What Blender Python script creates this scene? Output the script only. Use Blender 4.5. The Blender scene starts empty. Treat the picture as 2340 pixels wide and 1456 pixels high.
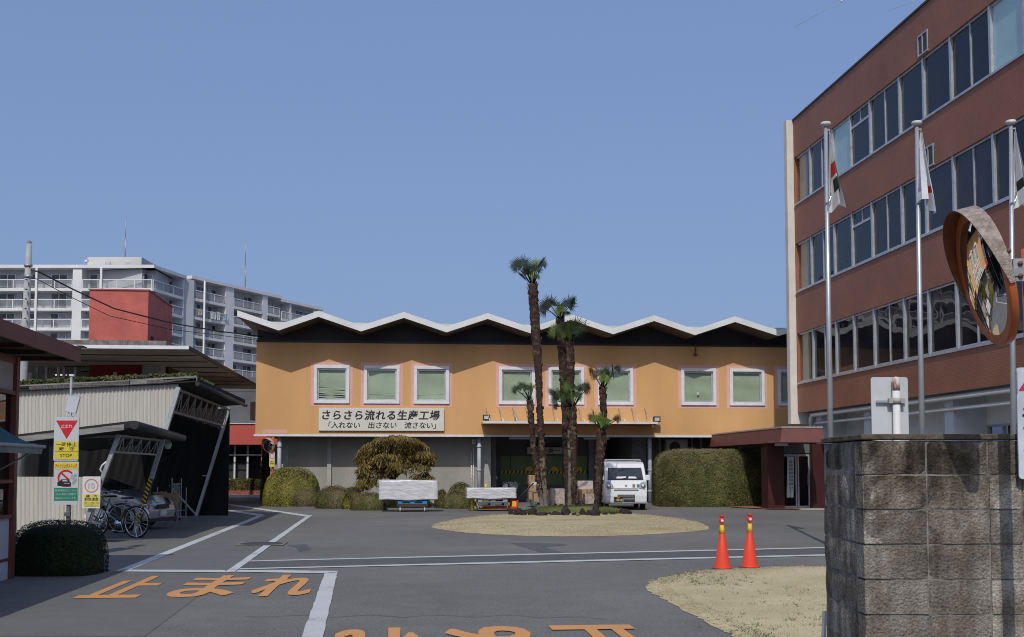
import bpy, bmesh, math, random
from mathutils import Vector, Matrix
R = math.radians
random.seed(7)
SC = bpy.context.scene
COL = SC.collection
# ------------------------------------------------------------------ camera
F, PIT, CH, CX, CY = 2600.0, R(3.7), 1.5, 1170.0, 899.0     # focal length and principal point in photo pixels, pitch, eye height
cam_d = bpy.data.cameras.new("camera"); cam = bpy.data.objects.new("camera", cam_d); COL.objects.link(cam)
cam_d.sensor_width = 36; cam_d.lens = 36 * F / 2340; cam_d.shift_y = (CY - 728) / 2340
cam_d.clip_start = 0.1; cam_d.clip_end = 3000
cam.location = (0, 0, CH); cam.rotation_euler = (R(90) + PIT, 0, 0)
SC.camera = cam
# ------------------------------------------------------------------ light
SUN_EL, SUN_AZ = R(45.5), R(7.5)
w = bpy.data.worlds.new("World"); SC.world = w; w.use_nodes = True
nt = w.node_tree; bg = nt.nodes["Background"]
sky = nt.nodes.new("ShaderNodeTexSky"); sky.sky_type = 'NISHITA'; sky.sun_disc = False
sky.sun_elevation = SUN_EL; sky.sun_rotation = R(180) + SUN_AZ
sky.air_density = 1.0; sky.dust_density = 4.0; sky.ozone_density = 3.0; sky.altitude = 0
mxs = nt.nodes.new("ShaderNodeMix"); mxs.data_type = 'RGBA'; mxs.inputs[0].default_value = .5      # flat blue mixed in to even out the sky's gradient
nt.links.new(sky.outputs[0], mxs.inputs[6]); mxs.inputs[7].default_value = (2.35, 3.55, 6.8, 1)
nt.links.new(mxs.outputs[2], bg.inputs[0]); bg.inputs[1].default_value = 0.1
sl = bpy.data.lights.new("sun", 'SUN'); sl.energy = 2.5; sl.angle = R(0.5); sl.color = (1, .955, .88)
so = bpy.data.objects.new("sun", sl); COL.objects.link(so)
sd = Vector((math.sin(SUN_AZ) * math.cos(SUN_EL), math.cos(SUN_AZ) * math.cos(SUN_EL), -math.sin(SUN_EL)))
so.rotation_euler = sd.to_track_quat('-Z', 'Y').to_euler(); so.location = (-20, -40, 40)
vs = SC.view_settings; vs.view_transform = 'Standard'; vs.look = 'None'; vs.exposure = 0.06; vs.gamma = 1
SC.cycles.max_bounces = 8; SC.cycles.transparent_max_bounces = 12
SC.cycles.use_denoising = True; SC.cycles.denoising_prefilter = 'NONE'; SC.cycles.pixel_filter_type = 'BLACKMAN_HARRIS'; SC.cycles.filter_width = 1.0
# ------------------------------------------------------------------ frames: photo pixel -> world point
TH = math.atan(249 / 2600)                                     # the yard's own axes are turned a little from the camera's
E1 = Vector((math.cos(TH), math.sin(TH), 0)); E2 = Vector((-math.sin(TH), math.cos(TH), 0)); UP = Vector((0, 0, 1))
def ray(x, y):
    u, v = (x - CX) / F, (CY - y) / F
    return Vector((u, math.cos(PIT) - v * math.sin(PIT), math.sin(PIT) + v * math.cos(PIT)))
EYE = Vector((0, 0, CH))
def at(x, y, D): r = ray(x, y); return EYE + r * (D / r.y)
def gnd(x, y, z=0.0): r = ray(x, y); return EYE + r * ((z - CH) / r.z)
def onpl(x, y, n, k): r = ray(x, y); return EYE + r * ((k - n.dot(EYE)) / n.dot(r))
def fac(x, y, t): p = onpl(x, y, E2, t); return p.dot(E1), p.z          # on a wall facing the camera: s, z
def sid(x, y, s): p = onpl(x, y, E1, s); return p.dot(E2), p.z          # on a wall facing left: t, z
def W(s, t, z): return E1 * s + E2 * t + UP * z                          # yard axes -> world
def gs(x, y): p = gnd(x, y); return p.dot(E1), p.dot(E2)
# ------------------------------------------------------------------ object helpers
def tag(o, label=None, cat=None, group=None, kind=None):
    for k, v in (('label', label), ('category', cat), ('group', group), ('kind', kind)):
        if v: o[k] = v
    return o
def thing(name, label, cat, loc=(0, 0, 0), rz=0.0, group=None):
    o = bpy.data.objects.new(name, None); COL.objects.link(o)
    o.empty_display_size = .2; o.location = loc; o.rotation_euler = (0, 0, rz)
    return tag(o, label, cat, group)
def frame(o):
    if o is None: return Matrix.Identity(4)
    m = Matrix.Translation(o.location) @ o.rotation_euler.to_matrix().to_4x4()
    return frame(o.parent) @ m
def copy_tree(o, parent=None, mats=None):
    c = o.copy(); COL.objects.link(c); c.parent = parent
    for ch in list(o.children): copy_tree(ch, c)
    return c
class MB:
    """collects shapes in world (or prototype) coordinates, then links them as ONE mesh object"""
    def __init__(s): s.v, s.f, s.m, s.sm = [], [], [], []
    def add(s, vs, fs, m=0, smooth=False):
        b = len(s.v); s.v += [Vector(p) for p in vs]
        for f in fs: s.f.append([b + i for i in f]); s.m.append(m); s.sm.append(smooth)
        return s
    def ob(s, o, a, b, c, m=0):
        o, a, b, c = Vector(o), Vector(a), Vector(b), Vector(c)
        return s.add([o, o + a, o + a + b, o + b, o + c, o + a + c, o + a + b + c, o + b + c],
                     [(0, 3, 2, 1), (4, 5, 6, 7), (0, 1, 5, 4), (1, 2, 6, 5), (2, 3, 7, 6), (3, 0, 4, 7)], m)
    def box(s, x0, x1, y0, y1, z0, z1, m=0): return s.ob((x0, y0, z0), (x1 - x0, 0, 0), (0, y1 - y0, 0), (0, 0, z1 - z0), m)
    def sbox(s, s0, s1, t0, t1, z0, z1, m=0): return s.ob(W(s0, t0, z0), E1 * (s1 - s0), E2 * (t1 - t0), UP * (z1 - z0), m)
    def poly(s, pts, m=0): return s.add(pts, [tuple(range(len(pts)))], m)
    def prism(s, pts, ex, m=0, smooth=False):
        n = len(pts); pts = [Vector(p) for p in pts]; ex = Vector(ex)
        s.add(pts + [p + ex for p in pts], [tuple(range(n))[::-1], tuple(range(n, 2 * n))], m)
        b = len(s.v) - 2 * n
        for i in range(n):
            j = (i + 1) % n; s.f.append([b + i, b + j, b + n + j, b + n + i]); s.m.append(m); s.sm.append(smooth)
        return s
    def tube(s, path, rad, n=8, m=0, cap=True, smooth=True):
        path = [Vector(p) for p in path]
        if not isinstance(rad, (list, tuple)): rad = [rad] * len(path)
        vs, fs = [], []
        pu = None
        for i, p in enumerate(path):
            d = (path[min(i + 1, len(path) - 1)] - path[max(i - 1, 0)]).normalized()
            if pu is None:
                pu = d.cross(Vector((0, 0, 1)))
                if pu.length < .05: pu = d.cross(Vector((0, 1, 0)))
            pu = (pu - d * pu.dot(d)).normalized(); q = d.cross(pu)
            for k in range(n):
                a = 2 * math.pi * k / n; vs.append(p + (pu * math.cos(a) + q * math.sin(a)) * rad[i])
        for i in range(len(path) - 1):
            for k in range(n):
                k2 = (k + 1) % n; fs.append((i * n + k, i * n + k2, (i + 1) * n + k2, (i + 1) * n + k))
        s.add(vs, fs, m, smooth)
        if cap:
            b = len(s.v) - len(vs)
            for ids in (list(range(n))[::-1], [(len(path) - 1) * n + k for k in range(n)]):
                s.f.append([b + i for i in ids]); s.m.append(m); s.sm.append(False)
        return s
    def lathe(s, prof, c=(0, 0, 0), n=20, m=0, ax=(0, 0, 1), smooth=True):
        c, ax = Vector(c), Vector(ax).normalized(); q = ax.to_track_quat('Z', 'Y')
        vs, fs = [], []
        for r, z in prof:
            for k in range(n):
                a = 2 * math.pi * k / n; vs.append(c + q @ Vector((r * math.cos(a), r * math.sin(a), z)))
        for i in range(len(prof) - 1):
            for k in range(n):
                k2 = (k + 1) % n; fs.append((i * n + k, i * n + k2, (i + 1) * n + k2, (i + 1) * n + k))
        s.add(vs, fs, m, smooth); b = len(s.v) - len(vs)
        for i, fl in ((0, 1), (len(prof) - 1, 0)):
            if prof[i][0] > 1e-4:
                ids = [b + i * n + k for k in range(n)]; s.f.append(ids[::-1] if fl else ids); s.m.append(m); s.sm.append(False)
        return s
    def bar(s, a, b, wd, ht=None, m=0):
        a, b = Vector(a), Vector(b); d = (b - a); q = d.cross(UP)
        if q.length < 1e-4: q = Vector((1, 0, 0))
        q = q.normalized() * wd; u = q.cross(d).normalized() * (ht or wd)
        return s.ob(a - q / 2 - u / 2, q, d, u, m)
    def xf(s, M):
        s.v = [M @ v for v in s.v]; return s
    def build(s, name, mats, parent=None, bevel=0, recalc=True, base=None, seg=2):
        if not isinstance(mats, (list, tuple)): mats = [mats]
        me = bpy.data.meshes.new(name)
        if parent is not None: inv = frame(parent).inverted()
        else:
            if base is None:
                n = max(1, len(s.v)); base = (sum(v.x for v in s.v) / n, sum(v.y for v in s.v) / n, min(v.z for v in s.v))
            inv = Matrix.Translation(-Vector(base))
        me.from_pydata([inv @ v for v in s.v], [], s.f)
        for mt in mats: me.materials.append(mt)
        for p, mi, sm in zip(me.polygons, s.m, s.sm): p.material_index = mi; p.use_smooth = sm
        me.update()
        if recalc:
            bm = bmesh.new(); bm.from_mesh(me); bmesh.ops.recalc_face_normals(bm, faces=bm.faces); bm.to_mesh(me); bm.free()
        o = bpy.data.objects.new(name, me); COL.objects.link(o)
        if parent is not None: o.parent = parent
        else: o.location = base
        if bevel:
            b = o.modifiers.new('bevel', 'BEVEL'); b.width = bevel; b.segments = seg; b.limit_method = 'ANGLE'; b.angle_limit = R(35)
        return o
def holes(mb, place, s0, s1, z0, z1, hs, dep, inward, m=0, mr=None):
    """a wall sheet with rectangular openings and their reveals; place(s, z) -> point, inward -> reveal direction"""
    mr = m if mr is None else mr
    xs = sorted({s0, s1} | {h[0] for h in hs} | {h[1] for h in hs}); zs = sorted({z0, z1} | {h[2] for h in hs} | {h[3] for h in hs})
    for i in range(len(xs) - 1):
        for j in range(len(zs) - 1):
            cx, cz = (xs[i] + xs[i + 1]) / 2, (zs[j] + zs[j + 1]) / 2
            if any(h[0] < cx < h[1] and h[2] < cz < h[3] for h in hs): continue
            mb.poly([place(xs[i], zs[j]), place(xs[i + 1], zs[j]), place(xs[i + 1], zs[j + 1]), place(xs[i], zs[j + 1])], m)
    iv = inward * dep
    for h in hs:
        c = [place(h[0], h[2]), place(h[1], h[2]), place(h[1], h[3]), place(h[0], h[3])]
        for k in range(4): mb.poly([c[k], c[(k + 1) % 4], c[(k + 1) % 4] + iv, c[k] + iv], mr)
# ------------------------------------------------------------------ materials
MAT = {}
def nodes(name):
    m = bpy.data.materials.new(name); m.use_nodes = True; t = m.node_tree
    return m, t, t.nodes["Principled BSDF"]
def mat(name, col, rough=.7, var=.12, scale=3.0, bump=0.0, bscale=60.0, metal=0.0, spec=.4, col2=None, stretch=(1, 1, 1), detail=6, lo=.35, hi=.65, fine=0.0, coat=0.0):
    """plain procedural surface: base colour broken up by two noises, optional second colour and bump"""
    if name in MAT: return MAT[name]
    m, t, b = nodes(name); N, L = t.nodes.new, t.links.new
    tc = N("ShaderNodeTexCoord"); mp = N("ShaderNodeMapping"); mp.inputs['Scale'].default_value = stretch; L(tc.outputs['Object'], mp.inputs[0])
    no = N("ShaderNodeTexNoise"); no.inputs['Scale'].default_value = scale; no.inputs['Detail'].default_value = detail; no.inputs['Roughness'].default_value = .65; L(mp.outputs[0], no.inputs['Vector'])
    rp = N("ShaderNodeValToRGB"); L(no.outputs[0], rp.inputs[0])
    c2 = col2 or tuple(c * (1 - 2 * var) for c in col); c1 = col if col2 else tuple(min(1, c * (1 + var)) for c in col)
    rp.color_ramp.elements[0].position = lo; rp.color_ramp.elements[0].color = (*c2, 1)
    rp.color_ramp.elements[1].position = hi; rp.color_ramp.elements[1].color = (*c1, 1)
    out = rp.outputs[0]
    if fine or bump:
        n2 = N("ShaderNodeTexNoise"); n2.inputs['Scale'].default_value = bscale; n2.inputs['Detail'].default_value = 3; L(mp.outputs[0], n2.inputs['Vector'])
    if fine:
        mr = N("ShaderNodeMapRange"); mr.inputs[1].default_value = .3; mr.inputs[2].default_value = .7; mr.inputs[3].default_value = 1 - fine; mr.inputs[4].default_value = 1 + fine; L(n2.outputs[0], mr.inputs[0])
        mx = N("ShaderNodeVectorMath"); mx.operation = 'MULTIPLY'; L(out, mx.inputs[0]); L(mr.outputs[0], mx.inputs[1]); out = mx.outputs[0]
    L(out, b.inputs['Base Color'])
    if bump:
        bp = N("ShaderNodeBump"); bp.inputs['Strength'].default_value = bump; bp.inputs['Distance'].default_value = .02; L(n2.outputs[0], bp.inputs['Height']); L(bp.outputs[0], b.inputs['Normal'])
    b.inputs['Roughness'].default_value = rough; b.inputs['Metallic'].default_value = metal; b.inputs['Specular IOR Level'].default_value = spec
    if coat: b.inputs['Coat Weight'].default_value = coat; b.inputs['Coat Roughness'].default_value = .05
    MAT[name] = m; return m
def glass(name, tint, refl=1.0, rough=.01):
    if name in MAT: return MAT[name]
    m, t, b = nodes(name); N, L = t.nodes.new, t.links.new; t.nodes.remove(b)
    o = t.nodes["Material Output"]; tr = N("ShaderNodeBsdfTransparent"); tr.inputs[0].default_value = (*tint, 1)
    gl = N("ShaderNodeBsdfGlossy"); gl.inputs['Roughness'].default_value = rough; gl.inputs[0].default_value = (.85, .83, .84, 1)
    tc = N("ShaderNodeTexCoord"); no = N("ShaderNodeTexNoise"); no.inputs['Scale'].default_value = .9; no.inputs['Detail'].default_value = 1; L(tc.outputs['Object'], no.inputs['Vector'])
    bp = N("ShaderNodeBump"); bp.inputs['Strength'].default_value = .018; bp.inputs['Distance'].default_value = .5; L(no.outputs[0], bp.inputs['Height']); L(bp.outputs[0], gl.inputs['Normal'])
    lw_ = N("ShaderNodeLayerWeight"); lw_.inputs[0].default_value = .5; pw = N("ShaderNodeMath"); pw.operation = 'POWER'; pw.inputs[1].default_value = 5; L(lw_.outputs['Facing'], pw.inputs[0])
    fr = N("ShaderNodeMath"); fr.operation = 'MULTIPLY_ADD'; fr.inputs[1].default_value = .95; fr.inputs[2].default_value = .045; L(pw.outputs[0], fr.inputs[0])
    ml = N("ShaderNodeMath"); ml.operation = 'MULTIPLY'; ml.inputs[1].default_value = refl; ml.use_clamp = True; L(fr.outputs[0], ml.inputs[0])
    mx = N("ShaderNodeMixShader"); L(ml.outputs[0], mx.inputs[0]); L(tr.outputs[0], mx.inputs[1]); L(gl.outputs[0], mx.inputs[2]); L(mx.outputs[0], o.inputs[0])
    MAT[name] = m; return m
def leafmat(name, c1, c2, c3, scale=9.0, rough=.6):
    """foliage: three leaf colours mixed by a clump-sized and a leaf-sized noise, a little light through the leaf"""
    if name in MAT: return MAT[name]
    m, t, b = nodes(name); N, L = t.nodes.new, t.links.new
    tc = N("ShaderNodeTexCoord")
    n1 = N("ShaderNodeTexNoise"); n1.inputs['Scale'].default_value = scale * .25; n1.inputs['Detail'].default_value = 3; L(tc.outputs['Object'], n1.inputs['Vector'])
    n2 = N("ShaderNodeTexNoise"); n2.inputs['Scale'].default_value = scale * 4; n2.inputs['Detail'].default_value = 1; L(tc.outputs['Object'], n2.inputs['Vector'])
    ad = N("ShaderNodeMath"); ad.operation = 'ADD'; L(n1.outputs[0], ad.inputs[0]); L(n2.outputs[0], ad.inputs[1])
    rp = N("ShaderNodeValToRGB"); e = rp.color_ramp.elements; mr = N("ShaderNodeMapRange"); mr.inputs[1].default_value = .65; mr.inputs[2].default_value = 1.35; L(ad.outputs[0], mr.inputs[0]); L(mr.outputs[0], rp.inputs[0])
    e[0].position = 0; e[0].color = (*c1, 1); e[1].position = 1; e[1].color = (*c3, 1); k = e.new(.5); k.color = (*c2, 1)
    L(rp.outputs[0], b.inputs['Base Color']); b.inputs['Roughness'].default_value = rough; b.inputs['Specular IOR Level'].default_value = .3
    tl = N("ShaderNodeBsdfTranslucent"); L(rp.outputs[0], tl.inputs[0]); mx = N("ShaderNodeMixShader"); mx.inputs[0].default_value = .22
    L(b.outputs[0], mx.inputs[1]); L(tl.outputs[0], mx.inputs[2]); L(mx.outputs[0], t.nodes["Material Output"].inputs[0])
    MAT[name] = m; return m
def glow(name, col, st):
    m, t, b = nodes(name); b.inputs['Emission Color'].default_value = (*col, 1); b.inputs['Emission Strength'].default_value = st; b.inputs['Base Color'].default_value = (*col, 1); MAT[name] = m; return m
# writing: a text curve turned into a thin mesh, laid on the plane (o, ax, ay)
def text(mb, s, o, ax, ay, h, *args, bold=0.0, **kw):
    """heavier strokes come from a few copies a hair apart, so that no outline folds over itself"""
    b0 = min(bold, .014); ex = bold - b0
    offs = [(0, 0)] if ex < .002 else [(-ex, -ex * .6), (ex, -ex * .6), (-ex, ex * .6), (ex, ex * .6), (0, 0)]
    n = Vector(ax).cross(Vector(ay)).normalized()
    for i, (dx, dy) in enumerate(offs): text1(mb, s, Vector(o) + Vector(ax) * (dx * h) + Vector(ay) * (dy * h) + n * (.0003 * i), ax, ay, h, *args, bold=b0, **kw)
    return mb
def text1(mb, s, o, ax, ay, h, width=None, bold=0.0, shear=0.0, m=0, align='CENTER', space=1.0, thick=0.003, flat=False):
    cu = bpy.data.curves.new("t", 'FONT'); cu.body = s; cu.size = 1; cu.align_x = align; cu.align_y = 'CENTER'; cu.offset = bold; cu.shear = shear; cu.space_character = space
    cu.resolution_u = 3; cu.fill_mode = 'FRONT'
    ob = bpy.data.objects.new("t", cu); COL.objects.link(ob); bpy.context.view_layer.update()
    me = bpy.data.meshes.new_from_object(ob.evaluated_get(bpy.context.evaluated_depsgraph_get()))
    if len(me.vertices):
        xs = [v.co.x for v in me.vertices]; ys = [v.co.y for v in me.vertices]
        x0, x1, y0, y1 = min(xs), max(xs), min(ys), max(ys)
        kx = ky = h / max(.01, (y1 - y0))
        if width: kx = width / max(.01, x1 - x0)
        cx, cy = (x0 + x1) / 2, (y0 + y1) / 2
        n = Vector(ax).cross(Vector(ay)).normalized() * thick
        pts = [Vector(o) + Vector(ax) * ((v.co.x - cx) * kx) + Vector(ay) * ((v.co.y - cy) * ky) + n for v in me.vertices]
        mb.add(pts, [tuple(p.vertices) for p in me.polygons], m)
    bpy.data.objects.remove(ob); bpy.data.curves.remove(cu); bpy.data.meshes.remove(me)
    return mb
def strip(mb, pts, n=1, m=0): mb.poly(pts, m)
# ------------------------------------------------------------------ shared materials
WHITEP = mat('white_paint', (.66, .67, .68), .55, .05, 2.5)
ALU = mat('aluminium', (.52, .54, .56), .4, .08, 6, metal=.55)
GALV = mat('galvanised_steel', (.36, .38, .39), .5, .12, 9, metal=.5)
CONC = mat('concrete', (.34, .33, .30), .9, .14, 1.6, bump=.25, bscale=30, fine=.06)
DARK = mat('dark_interior', (.018, .018, .02), .9, .2, 2, spec=.1)
BLACK = mat('black_paint', (.02, .02, .022), .5, .1, 4)
RUBBER = mat('rubber', (.022, .022, .023), .85, .1, 20)
MAROON = mat('maroon_paint', (.165, .058, .052), .55, .14, 2.2, col2=(.13, .045, .041))
REDP = mat('red_paint', (.44, .105, .085), .7, .1, 1.4, fine=.04, bscale=12)
GLASSC = glass('clear_glass', (.86, .9, .88))
GLASSD = glass('dark_glass', (.34, .35, .38), 1.1)
CHROME = mat('chrome', (.7, .71, .73), .18, .03, 5, metal=1)
YELLOW = mat('yellow_paint', (.72, .48, .03), .5, .06, 5)
REDS = mat('red_plastic', (.62, .03, .02), .4, .05, 5)
CARD = mat('cardboard', (.36, .235, .14), .85, .08, 5)
# ------------------------------------------------------------------ ground
def asphalt(name, c, speck, patch=.18):
    m, t, b = nodes(name); N, L = t.nodes.new, t.links.new
    g = N("ShaderNodeNewGeometry")
    def noise(sc, d, r=.6):
        n = N("ShaderNodeTexNoise"); n.inputs['Scale'].default_value = sc; n.inputs['Detail'].default_value = d; n.inputs['Roughness'].default_value = r; L(g.outputs['Position'], n.inputs['Vector']); return n
    n1 = noise(.22, 5); n2 = noise(34, 3, .85); n3 = noise(2.3, 6, .7)
    v = N("ShaderNodeTexVoronoi"); v.inputs['Scale'].default_value = 38; L(g.outputs['Position'], v.inputs['Vector'])
    def mr(src, a, bb, lo, hi):
        r = N("ShaderNodeMapRange"); r.inputs[1].default_value = a; r.inputs[2].default_value = bb; r.inputs[3].default_value = lo; r.inputs[4].default_value = hi; L(src, r.inputs[0]); return r.outputs[0]
    def mul(a, bb):
        k = N("ShaderNodeMath"); k.operation = 'MULTIPLY'; L(a, k.inputs[0]); L(bb, k.inputs[1]); return k.outputs[0]
    f = mul(mul(mr(n1.outputs[0], .3, .7, 1 - patch, 1 + patch), mr(n2.outputs[0], .25, .75, 1 - speck, 1 + speck)), mr(n3.outputs[0], .3, .7, .9, 1.1))
    # pale stone chips showing through the worn binder
    ch = mr(v.outputs['Color'], .93, .97, 0, 1)
    s = N("ShaderNodeVectorMath"); s.operation = 'SCALE'; s.inputs[0].default_value = c; L(f, s.inputs['Scale'])
    mx = N("ShaderNodeMix"); mx.data_type = 'RGBA'; k = N("ShaderNodeMath"); k.operation = 'MULTIPLY'; k.inputs[1].default_value = speck * .55; L(ch, k.inputs[0]); L(k.outputs[0], mx.inputs[0])
    L(s.outputs[0], mx.inputs[6]); mx.inputs[7].default_value = (.42, .41, .39, 1); L(mx.outputs[2], b.inputs['Base Color'])
    bp = N("ShaderNodeBump"); bp.inputs['Strength'].default_value = .5; bp.inputs['Distance'].default_value = .01; L(n2.outputs[0], bp.inputs['Height']); L(bp.outputs[0], b.inputs['Normal'])
    b.inputs['Roughness'].default_value = .88; b.inputs['Specular IOR Level'].default_value = .25
    return m
ASPH = asphalt('worn_asphalt', (.150, .146, .137), .52)
ASPH2 = asphalt('smooth_asphalt', (.138, .136, .131), .14, .10)
ASPH3 = asphalt('dark_asphalt_patch', (.100, .099, .098), .16, .08)
def roadpaint(name, col, wear, base=(.13, .13, .13)):
    m, t, b = nodes(name); N, L = t.nodes.new, t.links.new; g = N("ShaderNodeNewGeometry")
    n = N("ShaderNodeTexNoise"); n.inputs['Scale'].default_value = 22; n.inputs['Detail'].default_value = 8; n.inputs['Roughness'].default_value = .75; L(g.outputs['Position'], n.inputs['Vector'])
    n2 = N("ShaderNodeTexNoise"); n2.inputs['Scale'].default_value = 1.3; n2.inputs['Detail'].default_value = 3; L(g.outputs['Position'], n2.inputs['Vector'])
    ad = N("ShaderNodeMath"); ad.operation = 'ADD'; L(n.outputs[0], ad.inputs[0]); L(n2.outputs[0], ad.inputs[1])
    r = N("ShaderNodeValToRGB"); e = r.color_ramp.elements; e[0].position = wear - .08; e[0].color = (*base, 1); e[1].position = wear; e[1].color = (*[c * .9 for c in col], 1)
    k = e.new(min(.99, wear + .3)); k.color = (*col, 1)
    mr = N("ShaderNodeMath"); mr.operation = 'MULTIPLY'; mr.inputs[1].default_value = .5; L(ad.outputs[0], mr.inputs[0]); L(mr.outputs[0], r.inputs[0])
    L(r.outputs[0], b.inputs['Base Color']); b.inputs['Roughness'].default_value = .75
    return m
RWHITE = roadpaint('white_road_paint', (.52, .53, .53), .43); RORANGE = roadpaint('orange_road_paint', (.60, .285, .095), .40)
MB().poly([(-700, -60, 0), (700, -60, 0), (700, 1500, 0), (-700, 1500, 0)]).build('ground', ASPH, base=(0, 0, 0)); tag(bpy.data.objects['ground'], kind='structure')
def sheet(name, pix, m, z, jit=0.0, kind='structure'):
    pts = [gnd(x, y) for x, y in pix]; out = []
    for i, p in enumerate(pts):
        q = pts[(i + 1) % len(pts)]; d = (q - p); n = max(1, int(d.length / .22)) if jit else 1; nrm = Vector((-d.y, d.x, 0)).normalized()
        for k in range(n): out.append(p + d * (k / n) + (nrm * random.uniform(-jit, jit) if k else Vector((0, 0, 0))) + UP * z)
    o = MB().poly(out).build(name, m, base=(0, 0, 0), recalc=False); tag(o, kind=kind); return o
sheet('path', [(-260, 1456), (330, 1456), (520, 1312), (262, 1309), (120, 1365), (-300, 1420)], ASPH2, .004)
sheet('path', [(288, 1305), (522, 1305), (704, 1181), (540, 1160), (470, 1150), (462, 1158), (600, 1178)], ASPH2, .004)
sheet('path', [(566, 1283), (1200, 1268), (1930, 1251), (1930, 1268), (1200, 1285), (548, 1301)], ASPH3, .004)
sheet('path', [(1165, 1241), (1280, 1243), (1300, 1246), (1240, 1250), (1318, 1271), (1262, 1271)], ASPH3, .0045)
sheet('path', [(655, 1246), (700, 1244), (712, 1254), (684, 1262), (676, 1252)], ASPH3, .0045, .02)
random.seed(3)
def wline(pix, wear=0): return sheet('road_marking', pix, RWHITE, .009, .006)
wline([(262, 1307), (592, 1178), (606, 1178), (290, 1306.5)])
wline([(606, 1178), (598, 1176), (455, 1156), (455, 1158.5), (590, 1179.5)])
wline([(513, 1309), (702, 1179), (714, 1178), (536, 1308)])
wline([(714, 1178), (700, 1177), (540, 1154.5), (465, 1142.5), (465, 1144.6), (540, 1157.5), (698, 1181)])
wline([(262, 1307.3), (280, 1303), (512, 1304), (522, 1309.5)])
wline([(537, 1308), (546, 1303.5), (772, 1306), (770, 1311), (735, 1311.5)])
wline([(742, 1311.2), (772, 1306.4), (738, 1456), (725, 1520), (672, 1520), (690, 1456)])
wline([(562, 1284.5), (568, 1282.5), (1200, 1267.2), (1930, 1250.5), (1930, 1252.5), (1200, 1269.6)])
wline([(543, 1302.5), (549, 1300.2), (1200, 1284), (1930, 1267), (1930, 1270), (1200, 1287.5)])
for a, b in (): wline([(a, 1185 + (a - 1755) * .07), (b, 1185 + (b - 1755) * .07), (b, 1186 + (b - 1755) * .07), (a, 1186 + (a - 1755) * .07)])
# the two painted stop warnings, the near one laid to be read from the other side
p0 = gnd(455, 1341); mb = MB(); a = gs(185, 1366)[0]; b_ = gs(708, 1366)[0]
t0, t1 = gs(455, 1366)[1], gs(455, 1317)[1]
for ch, cx, wd in (('止', -1.19, .78), ('ま', -.02, .86), ('れ', 1.06, .80)):
    text(mb, ch, W((a + b_) / 2 + cx * (b_ - a) / 3.05, (t0 + t1) / 2, 0), E1, E2, t1 - t0, wd * (b_ - a) / 3.05, bold=.020, thick=.009)
tag(mb.build('road_marking', RORANGE, base=(0, 0, 0), recalc=False), kind='structure')
mb = MB(); s0, s1, tt = gs(780, 1434)[0], gs(1442, 1434)[0], gs(1100, 1434)[1]
for ch, cx, wd in (('れ', -1.14, .80), ('ま', -.02, .84), ('止', 1.1, .84)):
    text(mb, ch, W((s0 + s1) / 2 + cx * (s1 - s0) / 3.05, tt - 1.2, 0), -E1, -E2, 2.4, wd * (s1 - s0) / 3.05, bold=.020, thick=.009)
tag(mb.build('road_marking', RORANGE, base=(0, 0, 0), recalc=False), kind='structure')
# hairline crack
mb = MB(); pr = None
for i in range(60):
    x = 560 + i * 14; p = gnd(x, 1409 + 2.2 * math.sin(i * .55) + random.uniform(-.6, .6) + (6 * max(0, (i - 44) / 16) - 30 * max(0, (14 - i) / 14) * 0))
    if pr: mb.poly([pr + UP * .006, p + UP * .006, p + Vector((0, .010, .006)), pr + Vector((0, .014, .006))])
    pr = p
tag(mb.build('road_crack', ASPH3 if 0 else mat('crack_dark', (.03, .03, .03), .95), base=(0, 0, 0), recalc=False), kind='structure')
# manhole
mh = thing('manhole_cover', 'dark round manhole cover in a square concrete frame on the white line', 'manhole cover', gnd(598, 1244)); q = gnd(598, 1244)
MB().ob(q + E1 * -.46 + E2 * -.46 + UP * .010, E1 * .92, E2 * .92, UP * .006).build('frame', mat('manhole_frame', (.17, .16, .15), .9), mh)
MB().lathe([(.0, .022), (.40, .022), (.41, .016)], q, 28).build('lid', mat('cast_iron', (.075, .07, .07), .6, .2, 30, metal=.3), mh)
# ------------------------------------------------------------------ lawns
def grassmat(name, a, b, c):
    m, t, bs = nodes(name); N, L = t.nodes.new, t.links.new; g = N("ShaderNodeNewGeometry")
    n1 = N("ShaderNodeTexNoise"); n1.inputs['Scale'].default_value = .8; n1.inputs['Detail'].default_value = 5; L(g.outputs['Position'], n1.inputs['Vector'])
    mp = N("ShaderNodeMapping"); mp.inputs['Scale'].default_value = (40, 90, 40); L(g.outputs['Position'], mp.inputs[0])
    n2 = N("ShaderNodeTexNoise"); n2.inputs['Scale'].default_value = 1; n2.inputs['Detail'].default_value = 4; L(mp.outputs[0], n2.inputs['Vector'])
    ad = N("ShaderNodeMath"); ad.operation = 'ADD'; L(n1.outputs[0], ad.inputs[0]); L(n2.outputs[0], ad.inputs[1])
    k = N("ShaderNodeMix"); k.data_type = 'FLOAT'; k.inputs[0].default_value = .36; L(n1.outputs[0], k.inputs[2]); L(n2.outputs[0], k.inputs[3])
    r = N("ShaderNodeValToRGB"); e = r.color_ramp.elements; e[0].position = .34; e[0].color = (*a, 1); e[1].position = .66; e[1].color = (*c, 1); x = e.new(.48); x.color = (*b, 1)
    L(k.outputs[0], r.inputs[0]); L(r.outputs[0], bs.inputs['Base Color']); bs.inputs['Roughness'].default_value = .9; bs.inputs['Specular IOR Level'].default_value = .15
    return m
STRAW = grassmat('dry_grass', (.32, .26, .145), (.405, .337, .20), (.48, .41, .265))
GREENG = grassmat('green_grass', (.03, .045, .012), (.075, .095, .025), (.20, .20, .08))
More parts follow.
